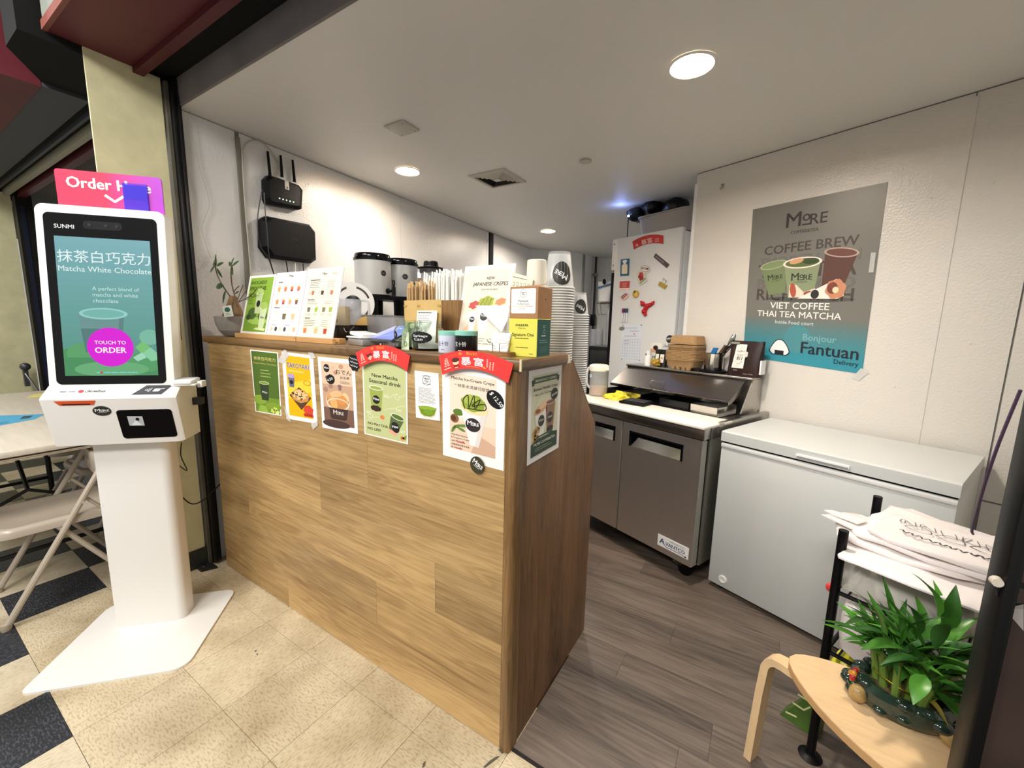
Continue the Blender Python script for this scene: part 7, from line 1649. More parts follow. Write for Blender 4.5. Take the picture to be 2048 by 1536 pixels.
# face of the urns looks toward the camera side
fd = math.atan2(CAM_POS.y - u1.y, CAM_POS.x - u1.x)
def urn(u, label, badge=20, tap=20):
    t = thing('drink_urn', label, 'urn', (u.x, u.y, BCZ + zs + .0225), fd + PI / 2, 'insulated drink urns')   # local -y looks into the stall
    h = XP(747, 524, SX_).z - (BCZ + zs + .0225)
    MB().lathe([(ur * .97, 0), (ur, .006), (ur, h - .012), (ur * 1.01, h), (0, h)], n=40).build('body', UST, t)
    MB().lathe([(ur * 1.02, h), (ur * 1.06, h + .004), (ur * 1.06, h + .018), (ur * 1.00, h + .022), (ur * 1.00, h + .034), (ur * .96, h + .046), (ur * .5, h + .054), (0, h + .055)], n=40).build('lid', M_BLKG, t)
    MB().lathe([(ur * .98, -.001), (ur * 1.01, .001), (ur * 1.01, .010), (ur * .98, .011)], n=40, close=True).build('base_ring', M_BLKP, t)
    a = R(-90 + badge); A = Art(20, 20); A.disc(10, 10, 9.5, 9.5, '#232325'); A.bars(5, 9, 10, 1, 2, 1.6, '#8d8d90', 2, 3); A.lay(t, cyl_map(0, 0, ur + .0008, ur + .0008, h * .56, h * .56 + .040, a - R(10), a + R(10)), eps=.0003, names=('badge', 'lettering'))
    a = R(-90 + tap); d = Vector((math.cos(a), math.sin(a), 0)); p0 = d * ur
    k = MB(); k.cyl(p0 + Vector((0, 0, .036)), p0 + d * .010 + Vector((0, 0, .036)), .018, n=16); k.cyl(p0 + Vector((0, 0, .036)), p0 + d * .05 + Vector((0, 0, .036)), .010, n=12); k.build('tap_body', M_BLKP, t)
    q0 = p0 + d * .052; MB().tube([q0 + Vector((0, 0, .004)), q0 + Vector((0, 0, .062))], .0125, 10).build('tap_barrel', M_BLKP, t)
    s_ = Vector((-d.y, d.x, 0)); MB().tube([q0 + Vector((0, 0, .060)), q0 + s_ * .009 + Vector((0, 0, .078)), q0 + s_ * .010 + Vector((0, 0, .104)), q0 - s_ * .010 + Vector((0, 0, .104)), q0 - s_ * .009 + Vector((0, 0, .078))], .0045, 7, closed=True).build('tap_lever', M_BLKP, t)
    return t
urn(u1, 'larger white insulated drink urn with black lid and tap, on the left', 35, 50)
urn(u2, 'second insulated drink urn with black lid, half behind the first', 10, 26)
# blender
c = XP(862, 545, -1.5)
t = thing('blender', 'clear blender jug with a black lid behind the straws', 'blender', (c.x, c.y, BCZ))
zb = XP(862, 538, -1.5).z - BCZ
MB().rbox(-.09, .09, -.09, .09, 0, zb - .22, .01).build('motor_base', M_BLKP, t); MB().lathe([(.045, zb - .22), (.062, zb - .19), (.076, zb), (.0755, zb + .004), (.073, zb), (.059, zb - .188), (0, zb - .19)], n=24).build('jug', mat('blender_clear', '#c9cad0', .1, alpha=.4), t)
MB().lathe([(.078, zb - .002), (.094, zb + .0), (.096, zb + .006), (.060, zb + .012), (.052, zb + .018), (.050, zb + .046), (.044, zb + .052), (0, zb + .052)], n=24).build('lid', M_BLKP, t)
MB().lathe([(.0765, zb - .030), (.079, zb - .030), (.080, zb - .004), (.0765, zb - .004)], n=24, close=True).build('collar', mat('collar_grey', '#3b3b3d', .4), t)
# cup sealing machine with its film reel
c = XP(700, 606, -1.56)
zb_ = 1.0005 if c.y < .6 else BCZ
t = thing('cup_sealer', 'white cup sealing machine with a slotted film reel behind the price list', 'machine', (c.x - .05, c.y + .06, zb_), R(40))
zr = c.z - zb_
MB().rbox(-.11, .10, -.02, .13, 0, zr - .115, .008).build('machine_body', mat('machine_grey', '#b7b5b2', .35), t); MB().rbox(-.04, .03, .03, .09, zr - .115, zr + .02, .006).build('reel_post', mat('machine_grey', '#b7b5b2', .35), t)
RM = Matrix.Translation((0, 0, zr)) @ Matrix.Rotation(PI / 2, 4, 'X')
MB().lathe([(.050, 0), (.124, 0), (.128, .003), (.128, .008), (.050, .008)], n=40, close=True).xf(RM).build('reel_flange', mat('reel_white', '#e4e2de', .35), t)
MB().lathe([(.0, -.010), (.048, -.010), (.048, .010), (.020, .014), (0, .016)], n=24).xf(RM).build('hub', M_BLKG, t); MB().ball((0, -.016, zr), .018).build('hub_nut', M_CHROME, t)
for k in range(4):
    b = MB(); a0 = R(20 + 90 * k)
    pts = [(rr_ * math.cos(a0 + R(56) * i / 8), rr_ * math.sin(a0 + R(56) * i / 8)) for rr_, rng in ((.106, range(9)), (.094, range(8, -1, -1))) for i in rng]
    b.prism(pts, .0082, .0088); b.xf(RM).build('slot', mat('slot_dark', '#3a3230', .6), t, smooth=0)
MB().lathe([(.050, .03), (.112, .03), (.112, -.02 + .02), (.050, .0)], n=32, close=True).xf(Matrix.Translation((0, .05, zr)) @ Matrix.Rotation(PI / 2, 4, 'X')).build('film_roll', mat('film_clear', '#d0cdc8', .3), t)
# small things in front of the machines: jug handle, boxes, food processor bowl
def back_thing(name, label, cat, px, py, X, build):
    c = XP(px, py, X); z0 = 1.0005 if c.y < .62 else BCZ; t = thing(name, label, cat, (c.x, c.y, z0), R(40)); build(t, c.z - z0); return t
def b_jug(t, z):
    MB().lathe([(.05, 0), (.055, .005), (.062, z + .06), (.060, z + .06), (.053, .007), (0, .006)], n=22).build('jug', mat('blender_clear', '#c9cad0', .1, alpha=.4), t); MB().tube(smooth_path([(.058, 0, z + .055), (.098, 0, z + .05), (.103, 0, z + .0), (.100, 0, z - .06)]), .007, 8).build('handle', mat('handle_clear', '#dcdcda', .15, alpha=.7), t)
back_thing('measuring_jug', 'clear measuring jug with a thick handle beside the film reel', 'jug', 700, 620, -1.44, b_jug)
def b_bowl(t, z):
    zt_ = z
    MB().rbox(-.10, .10, -.08, .08, 0, zt_ - .10, .01).build('base', mat('dark_base', '#1c1b1b', .35), t); MB().rbox(-.095, .10, -.082, .082, zt_ - .10, zt_ - .075, .004).build('steel_band', M_CHROME, t)
    MB().lathe([(.082, zt_ - .074), (.088, zt_ - .07), (.092, zt_ + .02), (.089, zt_ + .02), (.084, zt_ - .068), (0, zt_ - .07)], n=26).build('bowl', mat('blender_clear', '#c9cad0', .1, alpha=.4), t); MB().lathe([(.094, zt_ + .021), (.096, zt_ + .027), (0, zt_ + .03)], n=26).build('bowl_lid', mat('smoked_lid', '#8d8a8a', .2, alpha=.6), t)
back_thing('food_chopper', 'clear-bowled food chopper with a steel band behind the tablet', 'appliance', 772, 642, -1.05, b_bowl)
def b_box1(t, z):
    MB().rbox(-.07, .07, -.05, .05, 0, z, .003).build('carton', mat('carton_tan', '#a99a7d', .6), t); A = Art(20, 20); A.bars(3, 16, 14, 4, 3, .8, '#7a6d52', 1, 3); A.rect(0, 0, 20, 3, '#171a24', 1); A.lay(t, quad_map((-.07, -.0502, 0), (.07, -.0502, 0), (.07, -.0502, z), (-.07, -.0502, z)))
back_thing('tan_carton', 'small tan carton with lines of print behind the price list', 'box', 668, 612, -1.42, b_box1)
def b_pot(t, z):
    MB().lathe([(.10, 0), (.115, .01), (.118, z), (.122, z + .003), (.112, z + .003), (.110, .012), (0, .011)], n=28).build('pot', mat('dark_brown_pot', '#1b120f', .25), t); MB().tube(smooth_path([(-.04, -.115, z - .01), (-.02, -.135, z - .03), (.01, -.12, z)]), .004, 6).build('bail', M_CHROME, t)
back_thing('tapioca_pot', 'dark brown pot behind the card reader', 'pot', 715, 652, -1.28, b_pot)
c = XP(727, 645, -1.28); o = MB().prism([(-.05, 0), (.05, 0), (.055, .02), (.02, .05), (-.01, .042)], 0, .02, 'xz').build('paper_scoop', mat('scoop_tan', '#c79f5c', .6), None, smooth=0, loc=(c.x - .015, c.y + .01, XP(715, 652, -1.28).z + .004), rotz=R(40)); tag(o, 'folded tan card scoop lying on the dark pot', 'scoop')
def b_grey(t, z): MB().rbox(-.075, .075, -.05, .05, 0, z, .006).build('case', mat('machine_taupe', '#8d8880', .4), t)
back_thing('grey_container', 'plain grey storage container between the reel and the chopper', 'container', 750, 630, -1.44, b_grey)
def b_carton(t, z): MB().rbox(-.05, .05, -.05, .05, 0, z, .003).build('carton', M_WHITE, t); MB().box(-.051, .051, -.051, .051, z * .9, z * .94).build('stripe', mat('brown_stripe', '#6f5b4a', .5), t, smooth=0)
back_thing('white_carton', 'white carton with a brown stripe right of the urns', 'box', 833, 545, -1.93, b_carton)
def b_can(t, z): MB().lathe([(.07, 0), (.072, .004), (.072, z), (.08, z + .002), (.080, z + .008), (0, z + .010)], n=24).build('canister', M_WSAT, t); MB().tube([(.072, 0, z + .005), (.13, 0, z + .012)], .008, 6).build('lid_tab', M_BLKP, t)
back_thing('white_canister', 'white canister with a dark lid tab beside the crepe board', 'canister', 922, 568, -1.35, b_can)

# ================================================================== bag rack in front of the freezer
RK = Vector((.822, .515, 0))
def rk(a, d, z): return RK + FA * a + FB * d + Vector((0, 0, z))
RWd, RDp = .30, .335
t = thing('bag_rack', 'black steel rack stuffed with carrier bags beside the freezer', 'rack', RK, TH)
for a_, d_, h_ in ((0, 0, .780), (0, RDp, .805), (RWd, 0, .74), (RWd, RDp, .74)):
    MB().cyl((a_, d_, .012), (a_, d_, h_), .0125, n=14).build('post', M_BLKP, t); MB().lathe([(.032, 0), (.033, .006), (.016, .014), (.014, .02)], (a_, d_, 0), n=20).build('foot', M_BLKP, t)
for z in (.175, .385, .585, .705):
    b = MB()
    for p0, p1 in (((0, 0), (RWd, 0)), ((0, RDp), (RWd, RDp)), ((0, 0), (0, RDp)), ((RWd, 0), (RWd, RDp))): b.cyl((p0[0], p0[1], z), (p1[0], p1[1], z), .0065, n=8)
    fr_ = b.build('shelf_frame', M_BLKP, t)
    for k in range(5): MB().cyl((RWd * (k + .5) / 5, 0, z), (RWd * (k + .5) / 5, RDp, z), .003, n=6).build('shelf_wire', M_BLKP, fr_)
def floppy(name, label, cat, c, rx, ry, h, seed, m, rz=TH, grp=None, wob=.05, art=None, tilt=0, roll=0):
    """a limp flat pack: rounded rectangle with sagging, uneven edges"""
    g = random.Random(seed); ph = [g.uniform(0, 6.28) for _ in range(8)]; b = MB(); N, K = 28, 5; vs = []; fs = []
    def edge(i, k):
        a = 2 * PI * i / N; ca, sa = math.cos(a), math.sin(a); q = (1 - wob + wob * math.sin(3 * a + ph[0]) * .8 + wob * .5 * math.sin(7 * a + ph[1])) * k
        return rx * q * math.copysign(abs(ca) ** .32, ca), ry * q * math.copysign(abs(sa) ** .32, sa)
    for L, (k, z) in enumerate(((.96, 0), (1.0, .25), (1.0, .6), (.97, .9), (.7, 1.0), (.35, 1.02))):
        for i in range(N):
            x, y = edge(i, k); vs.append((x, y, h * z * (1 + .18 * math.sin(9 * x / rx + ph[2]) * math.sin(7 * y / ry + ph[3])) + .004 * math.sin(5 * x / rx + ph[4])))
    M6 = 6
    for L in range(M6 - 1):
        for i in range(N): fs.append((L * N + i, L * N + (i + 1) % N, (L + 1) * N + (i + 1) % N, (L + 1) * N + i))
    fs += [list(range(N))[::-1], list(range((M6 - 1) * N, M6 * N))]
    b.add(vs, fs); o = b.build(name, m, None, smooth=50, loc=c, rotz=rz); o.rotation_euler = (tilt, roll, rz); tag(o, label, cat, grp)
    if art: art.lay(o, lambda u, v: (Vector(((u - .5) * 2 * rx * .85, (v - .5) * 2 * ry * .85, h * 1.06 + .003)), Vector((0, 0, 1))), eps=.0006)
    return o
BAGW = mat('carrier_white', '#efe6e2', .4, bump=(24, .5))
grp = 'white carrier bags on the rack'
floppy('carrier_bag', 'lowest white carrier bag of the pile, drooping over the rack front', 'bag', rk(.165, .10, .713), .185, .165, .016, 1, BAGW, TH, grp)
floppy('carrier_bag', 'white carrier bag with handles poking out past the left rack post', 'bag', rk(.115, .155, .732), .180, .125, .018, 2, BAGW, TH + R(5), grp, .07)
floppy('carrier_bag', 'white carrier bag pushed to the back of the pile', 'bag', rk(.17, .262, .735), .175, .105, .048, 3, BAGW, TH - R(6), grp, .08)
A = Art(60, 40)
g = random.Random(12)
for k in range(5): A.line([(v.x, v.y) for v in smooth_path([(8 + 9 * k + g.uniform(-2, 2), 26 + g.uniform(-3, 7), 0) for _ in range(4)] + [(14 + 9 * k, 24, 0), (12 + 9 * k, 32, 0)], 4)], .45, '#5d5a5a')
for k in range(3): A.line([(v.x, v.y) for v in smooth_path([(10 + 14 * k, 20, 0), (14 + 14 * k, 26, 0), (20 + 14 * k, 25, 0), (22 + 14 * k, 19, 0), (16 + 14 * k, 17, 0), (10 + 14 * k, 20, 0)], 5)], .5, '#4b4848')
A.line([(10 + i * 1.1, 9 + 1.6 * math.sin(i * 1.7) + .03 * (i - 18) ** 2 * .2) for i in range(37)], 1.1, '#3a3736')
floppy('carrier_bag', 'thin folded carrier bag just under the topmost one', 'bag', rk(.17, .16, .752), .175, .13, .016, 5, BAGW, TH + R(2), grp, .06)
floppy('carrier_bag', 'topmost white carrier bag printed with a black line drawing', 'bag', rk(.195, .150, .7705), .165, .115, .018, 4, BAGW, TH - R(3), grp, .05, A)
for k, (dz, w_) in enumerate(((.762, .012), (.772, .010), (.752, .014))):
    o = MB().prism([(-.075, -.012 + .004 * k), (.02, -.03), (.03, .02), (-.06, .014)], 0, .004).build('bag_handle_tail', BAGW, None, smooth=0, loc=rk(-.012, .105 + .028 * k, dz), rotz=TH + R(8 * k - 10)); tag(o, ('flattened carrier handle nearest the front rack post', 'flattened carrier handle in the middle of the three', 'flattened carrier handle at the back of the three')[k], 'bag handle', 'bag handles sticking out of the pile')
CLB = mat('clear_bag', '#e6e2d8', .18, alpha=.55, bump=(30, .9))
floppy('clear_bag', 'crinkled clear bag of lids on the rack under the white bags', 'bag', rk(.14, .15, .5925), .150, .145, .105, 7, CLB, TH, None, .08)
floppy('napkin_pack', 'white napkin packs inside the crinkled clear bag', 'napkins', rk(.16, .13, .5935), .10, .09, .075, 9, mat('napkin', '#ece8e0', .6), TH + R(12), None, .04)
A = Art(60, 60)
A.line([(v.x, v.y) for v in smooth_path([(10, 50, 0), (24, 46, 0), (16, 38, 0), (30, 34, 0), (22, 26, 0), (10, 30, 0)], 5)], .8, '#6a6668'); A.line([(24 + i, 20 + i * .3 + 1.4 * math.sin(i * 1.8)) for i in range(26)], .9, '#6a6668'); A.line([(24 + i, 13 + i * .3 + 1.4 * math.sin(i * 2.1)) for i in range(22)], .9, '#6a6668')
o = floppy('printed_bag', 'white printed carrier bag standing on the lower rack shelf', 'bag', rk(.145, .13, .3925), .145, .12, .165, 15, BAGW, TH, None, .04)
A.lay(o, lambda u, v: (Vector((-.135 + .2 * u, -.121, .015 + .14 * v)), Vector((0, -1, 0))), eps=.0008)
b = MB().rbox(-.10, .10, -.05, .05, 0, .150, .02, 3); o = b.build('snack_bag', mat('yellow_green_pack', '#c9c81e', .35, noise=(16, .3)), None, loc=rk(.10, .10, .1825), rotz=TH); tag(o, 'bright yellow-green snack bag on the bottom shelf of the rack', 'bag')
A = Art(40, 30); A.ell(26, 16, 10, 8, '#3f7a1e', 1, wob=.1, lobes=5); A.bars(4, 20, 14, 3, 5, 2, '#8a8a12', 1, 3); A.lay(o, quad_map((-.10, -.0505, .01), (.10, -.0505, .01), (.10, -.0505, .14), (-.10, -.0505, .14)), eps=.0004)
P = [ZP(1632, 1300, .002), ZP(1660, 1330, .002)]
gq = Vector((.800, .640, .004)); b = MB(); b.prism([(-.05, 0), (.06, 0), (.07, .15), (.045, .19), (-.02, .05)], -.03, .03, 'xz')
o = b.build('green_tea_bag', mat('leaf_green_pack', '#4c6a28', .4, noise=(20, .2)), None, smooth=0, loc=gq, rotz=TH); tag(o, 'olive green foil bag with pale lettering leaning behind the rack foot', 'bag')
A = Art(20, 20); A.line([(8, 14), (14, 14), (16, 17)], .8, '#d8dca0'); A.line([(6, 9), (12, 9), (15, 12)], .8, '#d8dca0'); A.line([(3, 3), (9, 4)], .8, '#d8dca0'); A.lay(o, quad_map((-.05, -.0302, 0), (.06, -.0302, 0), (.06, -.0302, .17), (-.05, -.0302, .17)), eps=.0004)
c = rk(-.014, .01, .585); o = MB().ball((0, 0, 0), .012, 1, .6, 1.2).build('red_tag', mat('red_tag', '#d83a3a', .4), None, loc=c); tag(o, 'little red tag on the outside of the front left rack post', 'tag')
# purple cord from the gate housing down to the bags
P = [YP(2041, 780, .12), YP(2000, 880, .16), YP(1972, 960, .22), YP(1952, 1030, .30), YP(1944, 1060, .34), YP(1946, 1068, .36)]
o = MB().tube([p - P[0] for p in smooth_path(P, 5)], .0026, 6).build('purple_cord', mat('purple_cord', '#5d4560', .6), None, loc=P[0]); tag(o, 'thin purple cord hanging beside the gate post down to the carrier bags', 'cord')

# ================================================================== stool
SZT = .42
t = thing('birch_stool', 'bentwood birch stool with a rounded three-cornered seat', 'stool', (.90, .30, 0))
SO = Vector((.90, .30, 0))
corner = [Vector((.703, .385, 0)), Vector((.98, .06, 0)), Vector((1.075, .355, 0))]
out = []
C0 = (corner[0] + corner[1] + corner[2]) / 3
for k in range(3):
    a, b_ = corner[k], corner[(k + 1) % 3]; m_ = (a + b_) / 2; bul = (m_ - C0).normalized() * .055
    for i in range(12):
        u = i / 12; p = a * (1 - u) ** 2 + (m_ * 2 + bul * 2 - (a + b_) / 2) * 2 * u * (1 - u) * .5 + b_ * u ** 2 if False else a * (1 - u) + b_ * u + bul * 4 * u * (1 - u); out.append(p)
for _ in range(3): out = [(out[i - 1] + out[i] * 2 + out[(i + 1) % len(out)]) / 4 for i in range(len(out))]
st = [(p.x - SO.x, p.y - SO.y) for p in out]
MB().prism(st, SZT - .022, SZT - .002).build('seat_core', mat('ply_edge', '#c79c6a', .6), t, smooth=40)
MB().prism([(x * .992, y * .992) for x, y in st], SZT - .0018, SZT).build('seat_veneer', M_BIRCH, t, smooth=40)
for c_ in corner:
    d = (c_ - C0).normalized(); s_ = Vector((-d.y, d.x, 0)); b = MB()
    path = [c_ - d * .06 + Vector((0, 0, SZT - .036)), c_ - d * .01 + Vector((0, 0, SZT - .036)), c_ + d * .012 + Vector((0, 0, SZT - .040)), c_ + d * .026 + Vector((0, 0, SZT - .052)), c_ + d * .033 + Vector((0, 0, SZT - .070)), c_ + d * .040 + Vector((0, 0, .25)), c_ + d * .050 + Vector((0, 0, .0))]
    path = [p - SO for p in path]; w_ = .022; th = .011; vs = []; fs = []
    for i, p in enumerate(path):
        a = path[max(i - 1, 0)]; e = path[min(i + 1, len(path) - 1)]; tn = (e - a).normalized(); nn_ = s_.cross(tn).normalized()
        vs += [p + s_ * w_ + nn_ * th, p - s_ * w_ + nn_ * th, p - s_ * w_ - nn_ * th, p + s_ * w_ - nn_ * th]
    for i in range(len(path) - 1):
        for j in range(4): fs.append((4 * i + j, 4 * i + (j + 1) % 4, 4 * i + 4 + (j + 1) % 4, 4 * i + 4 + j))
    fs += [(3, 2, 1, 0), tuple(range(4 * len(path) - 4, 4 * len(path)))]
    b.add(vs, fs).build('leg', M_BIRCH, t, smooth=30)

# ================================================================== lucky bamboo in a green ceramic pot
PT = Vector((.950, .330, SZT + .0005))
t = thing('bamboo_planter', 'lucky bamboo in a knobbly dark green ceramic pot on the stool', 'plant', PT)
glz = mat('green_glaze', '#23342a', .12, noise=(30, .3), coat=.5)
MB().lathe([(.062, 0), (.086, .012), (.098, .035), (.094, .058), (.080, .068), (.070, .066), (.066, .040), (0, .036)], n=32, sx=1.08, sy=.86).build('pot', glz, t)
g = random.Random(17)
kn = MB()
for k in range(44):
    a = g.uniform(0, 2 * PI); z = g.uniform(.018, .062); r = (.092 if z < .045 else .080); s_ = g.uniform(.012, .021); kn.ball((r * 1.08 * math.cos(a), r * .86 * math.sin(a), z), s_, 1.2, 1.0, .8, 10, 7)
o_ = kn.build('relief_knobs', glz, t, smooth=60); o_['kind'] = 'stuff'
shell = mat('shell_tan', '#a98a55', .3, noise=(60, .3))
for a, z in ((R(-150), .030), (R(-48), .024)): MB().ball((.100 * 1.06 * math.cos(a), .090 * math.sin(a), z), .024, .8, .8, .95, 12, 8).build('tan_shell', shell, t)
fl_ = MB(); fx, fy = -.098, -.012
for k in range(8):
    a = 2 * PI * k / 8; fl_.slot(k % 2).ball((fx + .011 * math.cos(a) * .5, fy + .011 * math.cos(a) - .008, .058 + .013 * math.sin(a)), .009, .8, .8, 1, 8, 6)
fl_.slot(1).ball((fx - .006, fy - .006, .060), .008, n=8, m=6)
fl_.build('ceramic_flower', [mat('flower_red', '#a8262e', .25), mat('flower_gold', '#c98a2c', .3)], t, smooth=60)
MB().lathe([(0, .044), (.066, .044), (.060, .048), (0, .050)], n=20, sx=1.05, sy=.85).build('pebble_bed', mat('pebbles', '#5d4a30', .7, noise=(90, .4)), t)
stem = mat('bamboo_stem', '#6f8a3a', .4, noise=(50, .15, (1, 1, .3))); wirem = mat('gold_wire', '#d4b23c', .3, 1)
tops = []
for k in range(11):
    a = k * 2.39996; r = .012 + .0135 * math.sqrt(k); bx_, by_ = r * math.cos(a), r * math.sin(a) * .85; hh_ = .075 + .03 * ((k * 7) % 5) / 4
    top_ = Vector((bx_ * 1.35, by_ * 1.35, .045 + hh_)); tops.append(top_)
    P = [Vector((bx_, by_, .045)), Vector((bx_ * 1.1, by_ * 1.1, .045 + hh_ * .45)), top_]
    MB().tube(smooth_path(P, 4), [.0085, .0088, .0082, .0095, .0085, .0083, .0082, .0078, .0075], 9).build('stem', stem, t)
ring = [Vector((.060 * math.cos(a), .050 * math.sin(a), .082 + .006 * math.sin(a * 2))) for a in [2 * PI * i / 20 for i in range(20)]]
MB().tube(ring, .0016, 6, closed=True).build('gold_tie', wirem, t)
LM = [mat('bamboo_leaf_%d' % k, c_, .35, noise=(25, .15)) for k, c_ in enumerate(('#3f7426', '#356620', '#4f8a2e', '#2f5a24'))]
def blade(p0, p1, w, m, sag=.12):
    p0, p1 = Vector(p0), Vector(p1); d = p1 - p0; L = d.length; dn = d.normalized(); s_ = dn.cross(Vector((0, 0, 1))); s_ = s_.normalized() if s_.length > .05 else Vector((1, 0, 0)); u_ = s_.cross(dn)
    vs = []; fs = []; N = 7
    for i in range(N):
        u = i / (N - 1); ww = w * (math.sin(PI * (u ** .75)) ** .9 if 0 < u < 1 else .04); c = p0 + d * u + u_ * sag * L * math.sin(PI * u)
        vs += [c - s_ * ww + u_ * ww * .35, c, c + s_ * ww + u_ * ww * .35]
    for i in range(N - 1): o2 = 3 * i; fs += [(o2, o2 + 1, o2 + 4, o2 + 3), (o2 + 1, o2 + 2, o2 + 5, o2 + 4)]
    MB().add(vs, fs).build('leaf', m, t, smooth=80)
def lp(px, py, y): return YP(px, py, y) - PT
key = [((1770, 1300, .26), (1708, 1180, .22)), ((1800, 1290, .28), (1762, 1182, .26)), ((1878, 1235, .32), (1824, 1146, .30)), ((1790, 1285, .25), (1695, 1256, .20)), ((1775, 1320, .24), (1718, 1292, .20)), ((1895, 1260, .33), (1912, 1170, .34)), ((1880, 1250, .36), (1866, 1160, .40)), ((1840, 1270, .30), (1800, 1200, .26)), ((1810, 1300, .24), (1722, 1300, .17)), ((1850, 1300, .28), (1750, 1215, .20)), ((1890, 1300, .32), (1958, 1235, .36)), ((1880, 1320, .28), (1955, 1290, .28)), ((1870, 1340, .24), (1950, 1350, .22)), ((1860, 1370, .22), (1925, 1380, .18)), ((1850, 1350, .20), (1826, 1410, .14)), ((1840, 1320, .22), (1760, 1330, .16)), ((1880, 1290, .38), (1930, 1200, .44)), ((1820, 1290, .34), (1780, 1220, .40)), ((1850, 1270, .40), (1830, 1190, .46)), ((1870, 1300, .22), (1900, 1250, .16))]
for k, (a, b_) in enumerate(key): blade(lp(*a), lp(*b_), .011 + .003 * (k % 3), LM[k % 4])
for k in range(105):
    b_ = tops[k % len(tops)] + Vector((0, 0, g.uniform(-.01, .045))); a = g.uniform(0, 2 * PI); el_ = g.uniform(-.15, 1.15); L = g.uniform(.08, .145)
    blade(b_ - Vector((0, 0, g.uniform(0, .03))), b_ + Vector((math.cos(a) * math.cos(el_) * L * 1.05, math.sin(a) * math.cos(el_) * L * .95, math.sin(el_) * L)), g.uniform(.009, .014), LM[k % 4], g.uniform(.05, .2))
for k in range(9):
    a = R(-60 + 14 * k); blade((.03 * math.cos(a), .03 * math.sin(a), .07), (.115 * math.cos(a), .10 * math.sin(a), .062 + .02 * (k % 3)), .008, mat('dry_leaf', '#8a7a2c', .6), .25)

# ================================================================== far niche: shelf, bag, dispenser
NY = 4.72
def np_(px, py): return YP(px, py, NY)
t = thing('wire_shelf', 'small chrome wire shelf on the niche wall', 'shelf', np_(1215, 606))
b0 = t.location.copy()
a_, b_ = np_(1196, 607) - b0, np_(1236, 605) - b0
for k in range(5): MB().cyl(a_ + Vector((0, .05 * k - .1, 0)), b_ + Vector((0, .05 * k - .1, 0)), .006, n=6).build('shelf_rod', M_CHROME, t)
for px in (1197, 1204): MB().tube([np_(px, 606) - b0 + Vector((0, -.1, 0)), np_(px + 3, 630) - b0 + Vector((0, -.1, 0)), np_(px + 4, 628) - b0 + Vector((0, .1, 0))], .008, 6).build('bracket', M_CHROME, t)
c = np_(1210, 604)
t = thing('clipped_bag', 'white bag closed with a blue clip on the wire shelf', 'bag', c)
w_ = (np_(1228, 604) - np_(1195, 604)).length / 2; h_ = np_(1210, 564).z - c.z; vs = []; fs = []
for j in range(7):
    u = j / 6; ww = w_ * (.72 + .28 * u); dd = .10 * (1 - .85 * u)
    for i in range(14): a = 2 * PI * i / 14; vs.append((ww * math.copysign(abs(math.cos(a)) ** .6, math.cos(a)), dd * math.sin(a), h_ * u + .004))
for j in range(6):
    for i in range(14): fs.append((j * 14 + i, j * 14 + (i + 1) % 14, (j + 1) * 14 + (i + 1) % 14, (j + 1) * 14 + i))
fs += [list(range(14))[::-1], list(range(84, 98))]
MB().add(vs, fs).build('bag', M_WHITE, t, smooth=60)
MB().prism([(-.10, h_ * .74), (.10, h_ * .92), (.105, h_ * .86), (-.09, h_ * .66)], -.06, -.045, 'xz').build('clip', mat('clip_blue', '#2f6fa8', .4), t, smooth=0); MB().ball((-.01, -.05, h_ * 1.0), .03, .8, .6, 1.3).build('clip_grip', M_BLKP, t)
c = np_(1230, 604); o = MB().rbox(-.05, .05, -.06, .06, .004, .30, .02).build('green_packet', mat('dark_green_pack', '#1c3a2a', .5), None, loc=c); tag(o, 'dark green packet behind the white clipped bag', 'packet')
cb0 = YP(1177, 692, 4.35); cb1 = YP(1242, 692, 4.35)
t = thing('black_cooler', 'black undercounter cooler at the back of the niche', 'cooler', ((cb0.x + cb1.x) / 2, 4.62, 0))
hw_ = (cb1.x - cb0.x) / 2; hz = cb0.z
MB().rbox(-hw_, hw_, -.26, .22, .02, hz, .008).build('cabinet', M_BLKP, t); MB().rbox(-hw_ + .03, hw_ - .02, -.28, -.262, .08, hz - .05, .004).build('door', mat('door_black', '#0d0d0f', .25), t); MB().box(-hw_, hw_, -.25, .22, hz + .0005, hz + .006).build('top_sheet', mat('top_steel', '#9a9ca0', .35, .8), t, smooth=0); MB().cyl((hw_ * .5, -.283, hz * .5), (hw_ * .5, -.283, hz * .8), .01, n=8).build('handle', M_BLKP, t)
def on_cooler(px, dy=0): p = YP(px, 690, 4.62 + dy); return Vector((p.x, 4.62 + dy, hz + .0065))
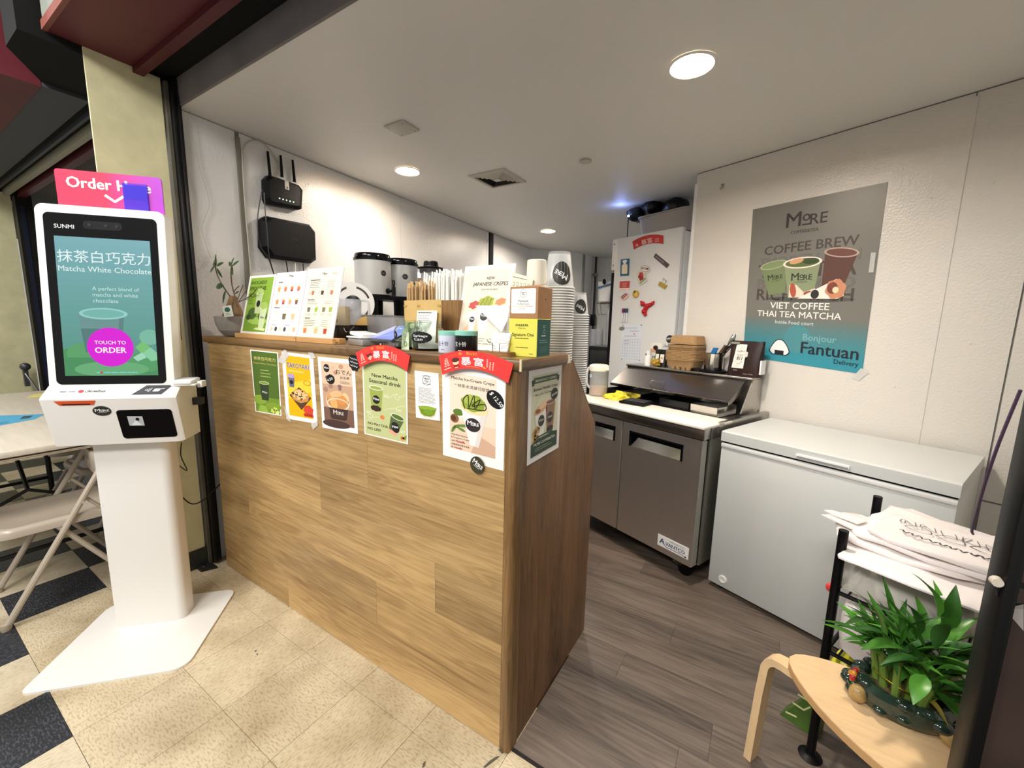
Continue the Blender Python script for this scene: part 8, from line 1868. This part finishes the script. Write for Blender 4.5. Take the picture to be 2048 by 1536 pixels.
c = on_cooler(1221); t = thing('tea_dispenser', 'clear dispenser of brown tea on the black cooler', 'dispenser', c)
h_ = YP(1221, 630, 4.62).z - c.z; r_ = (YP(1230, 690, 4.62) - YP(1209, 690, 4.62)).length / 2
MB().lathe([(r_ * .9, 0), (r_, .01), (r_ * 1.05, h_), (r_ * 1.02, h_), (r_ * .97, .012), (0, .01)], n=20).build('tank', mat('blender_clear', '#c9cad0', .1, alpha=.4), t); MB().lathe([(0, .012), (r_ * .94, .012), (r_ * .97, h_ * .82), (0, h_ * .82)], n=20).build('tea', mat('niche_tea', '#8a6a4a', .4), t); MB().tube(smooth_path([(-r_ * .8, 0, h_), (-r_ * .4, 0, h_ * 1.25), (r_ * .4, 0, h_ * 1.25), (r_ * .8, 0, h_)]), .010, 6).build('lid_handle', mat('handle_clear', '#dcdcda', .15, alpha=.7), t)
for k, px in enumerate((1188, 1198)):
    c = on_cooler(px, .02); o = MB().lathe([(.05, 0), (.055, .01), (.052, .22), (.047, .22), (.048, .012), (0, .011)], n=16).build('clear_bottle', mat('blender_clear', '#c9cad0', .1, alpha=.4), None, loc=c); tag(o, ('clear tumbler nearest the niche side wall', 'clear tumbler beside the tea dispenser')[k], 'tumbler', 'clear tumblers on the cooler')
c0 = YP(1190, 516, 5.0)
t = thing('wall_pipe', 'thin dark conduit with valves down the niche corner', 'pipe', (c0.x + .02, 5.0, .8)); zt = HC - .8
MB().cyl((0, 0, .5), (0, 0, zt - .002), .018, n=10).build('pipe', mat('pipe_brown', '#3a3230', .5), t); MB().cyl((0, 0, 1.28), (0, 0, 1.32), .034, n=12).build('coupling', mat('coupling_brass', '#8a7a6a', .4, .8), t); MB().rbox(-.03, .03, -.04, .03, .55, .72, .006).build('valve', M_BLKP, t)
P = [YP(x, y, 4.30) for x, y in ((1129, 573), (1142, 573), (1146, 577), (1147, 592))]
o = MB().tube([p - P[0] for p in P], .011, 7).build('grab_rail', mat('rail_grey', '#3d3f45', .4, .5), None, loc=P[0]); tag(o, 'bent grey rail on the far back wall behind the cups', 'rail')
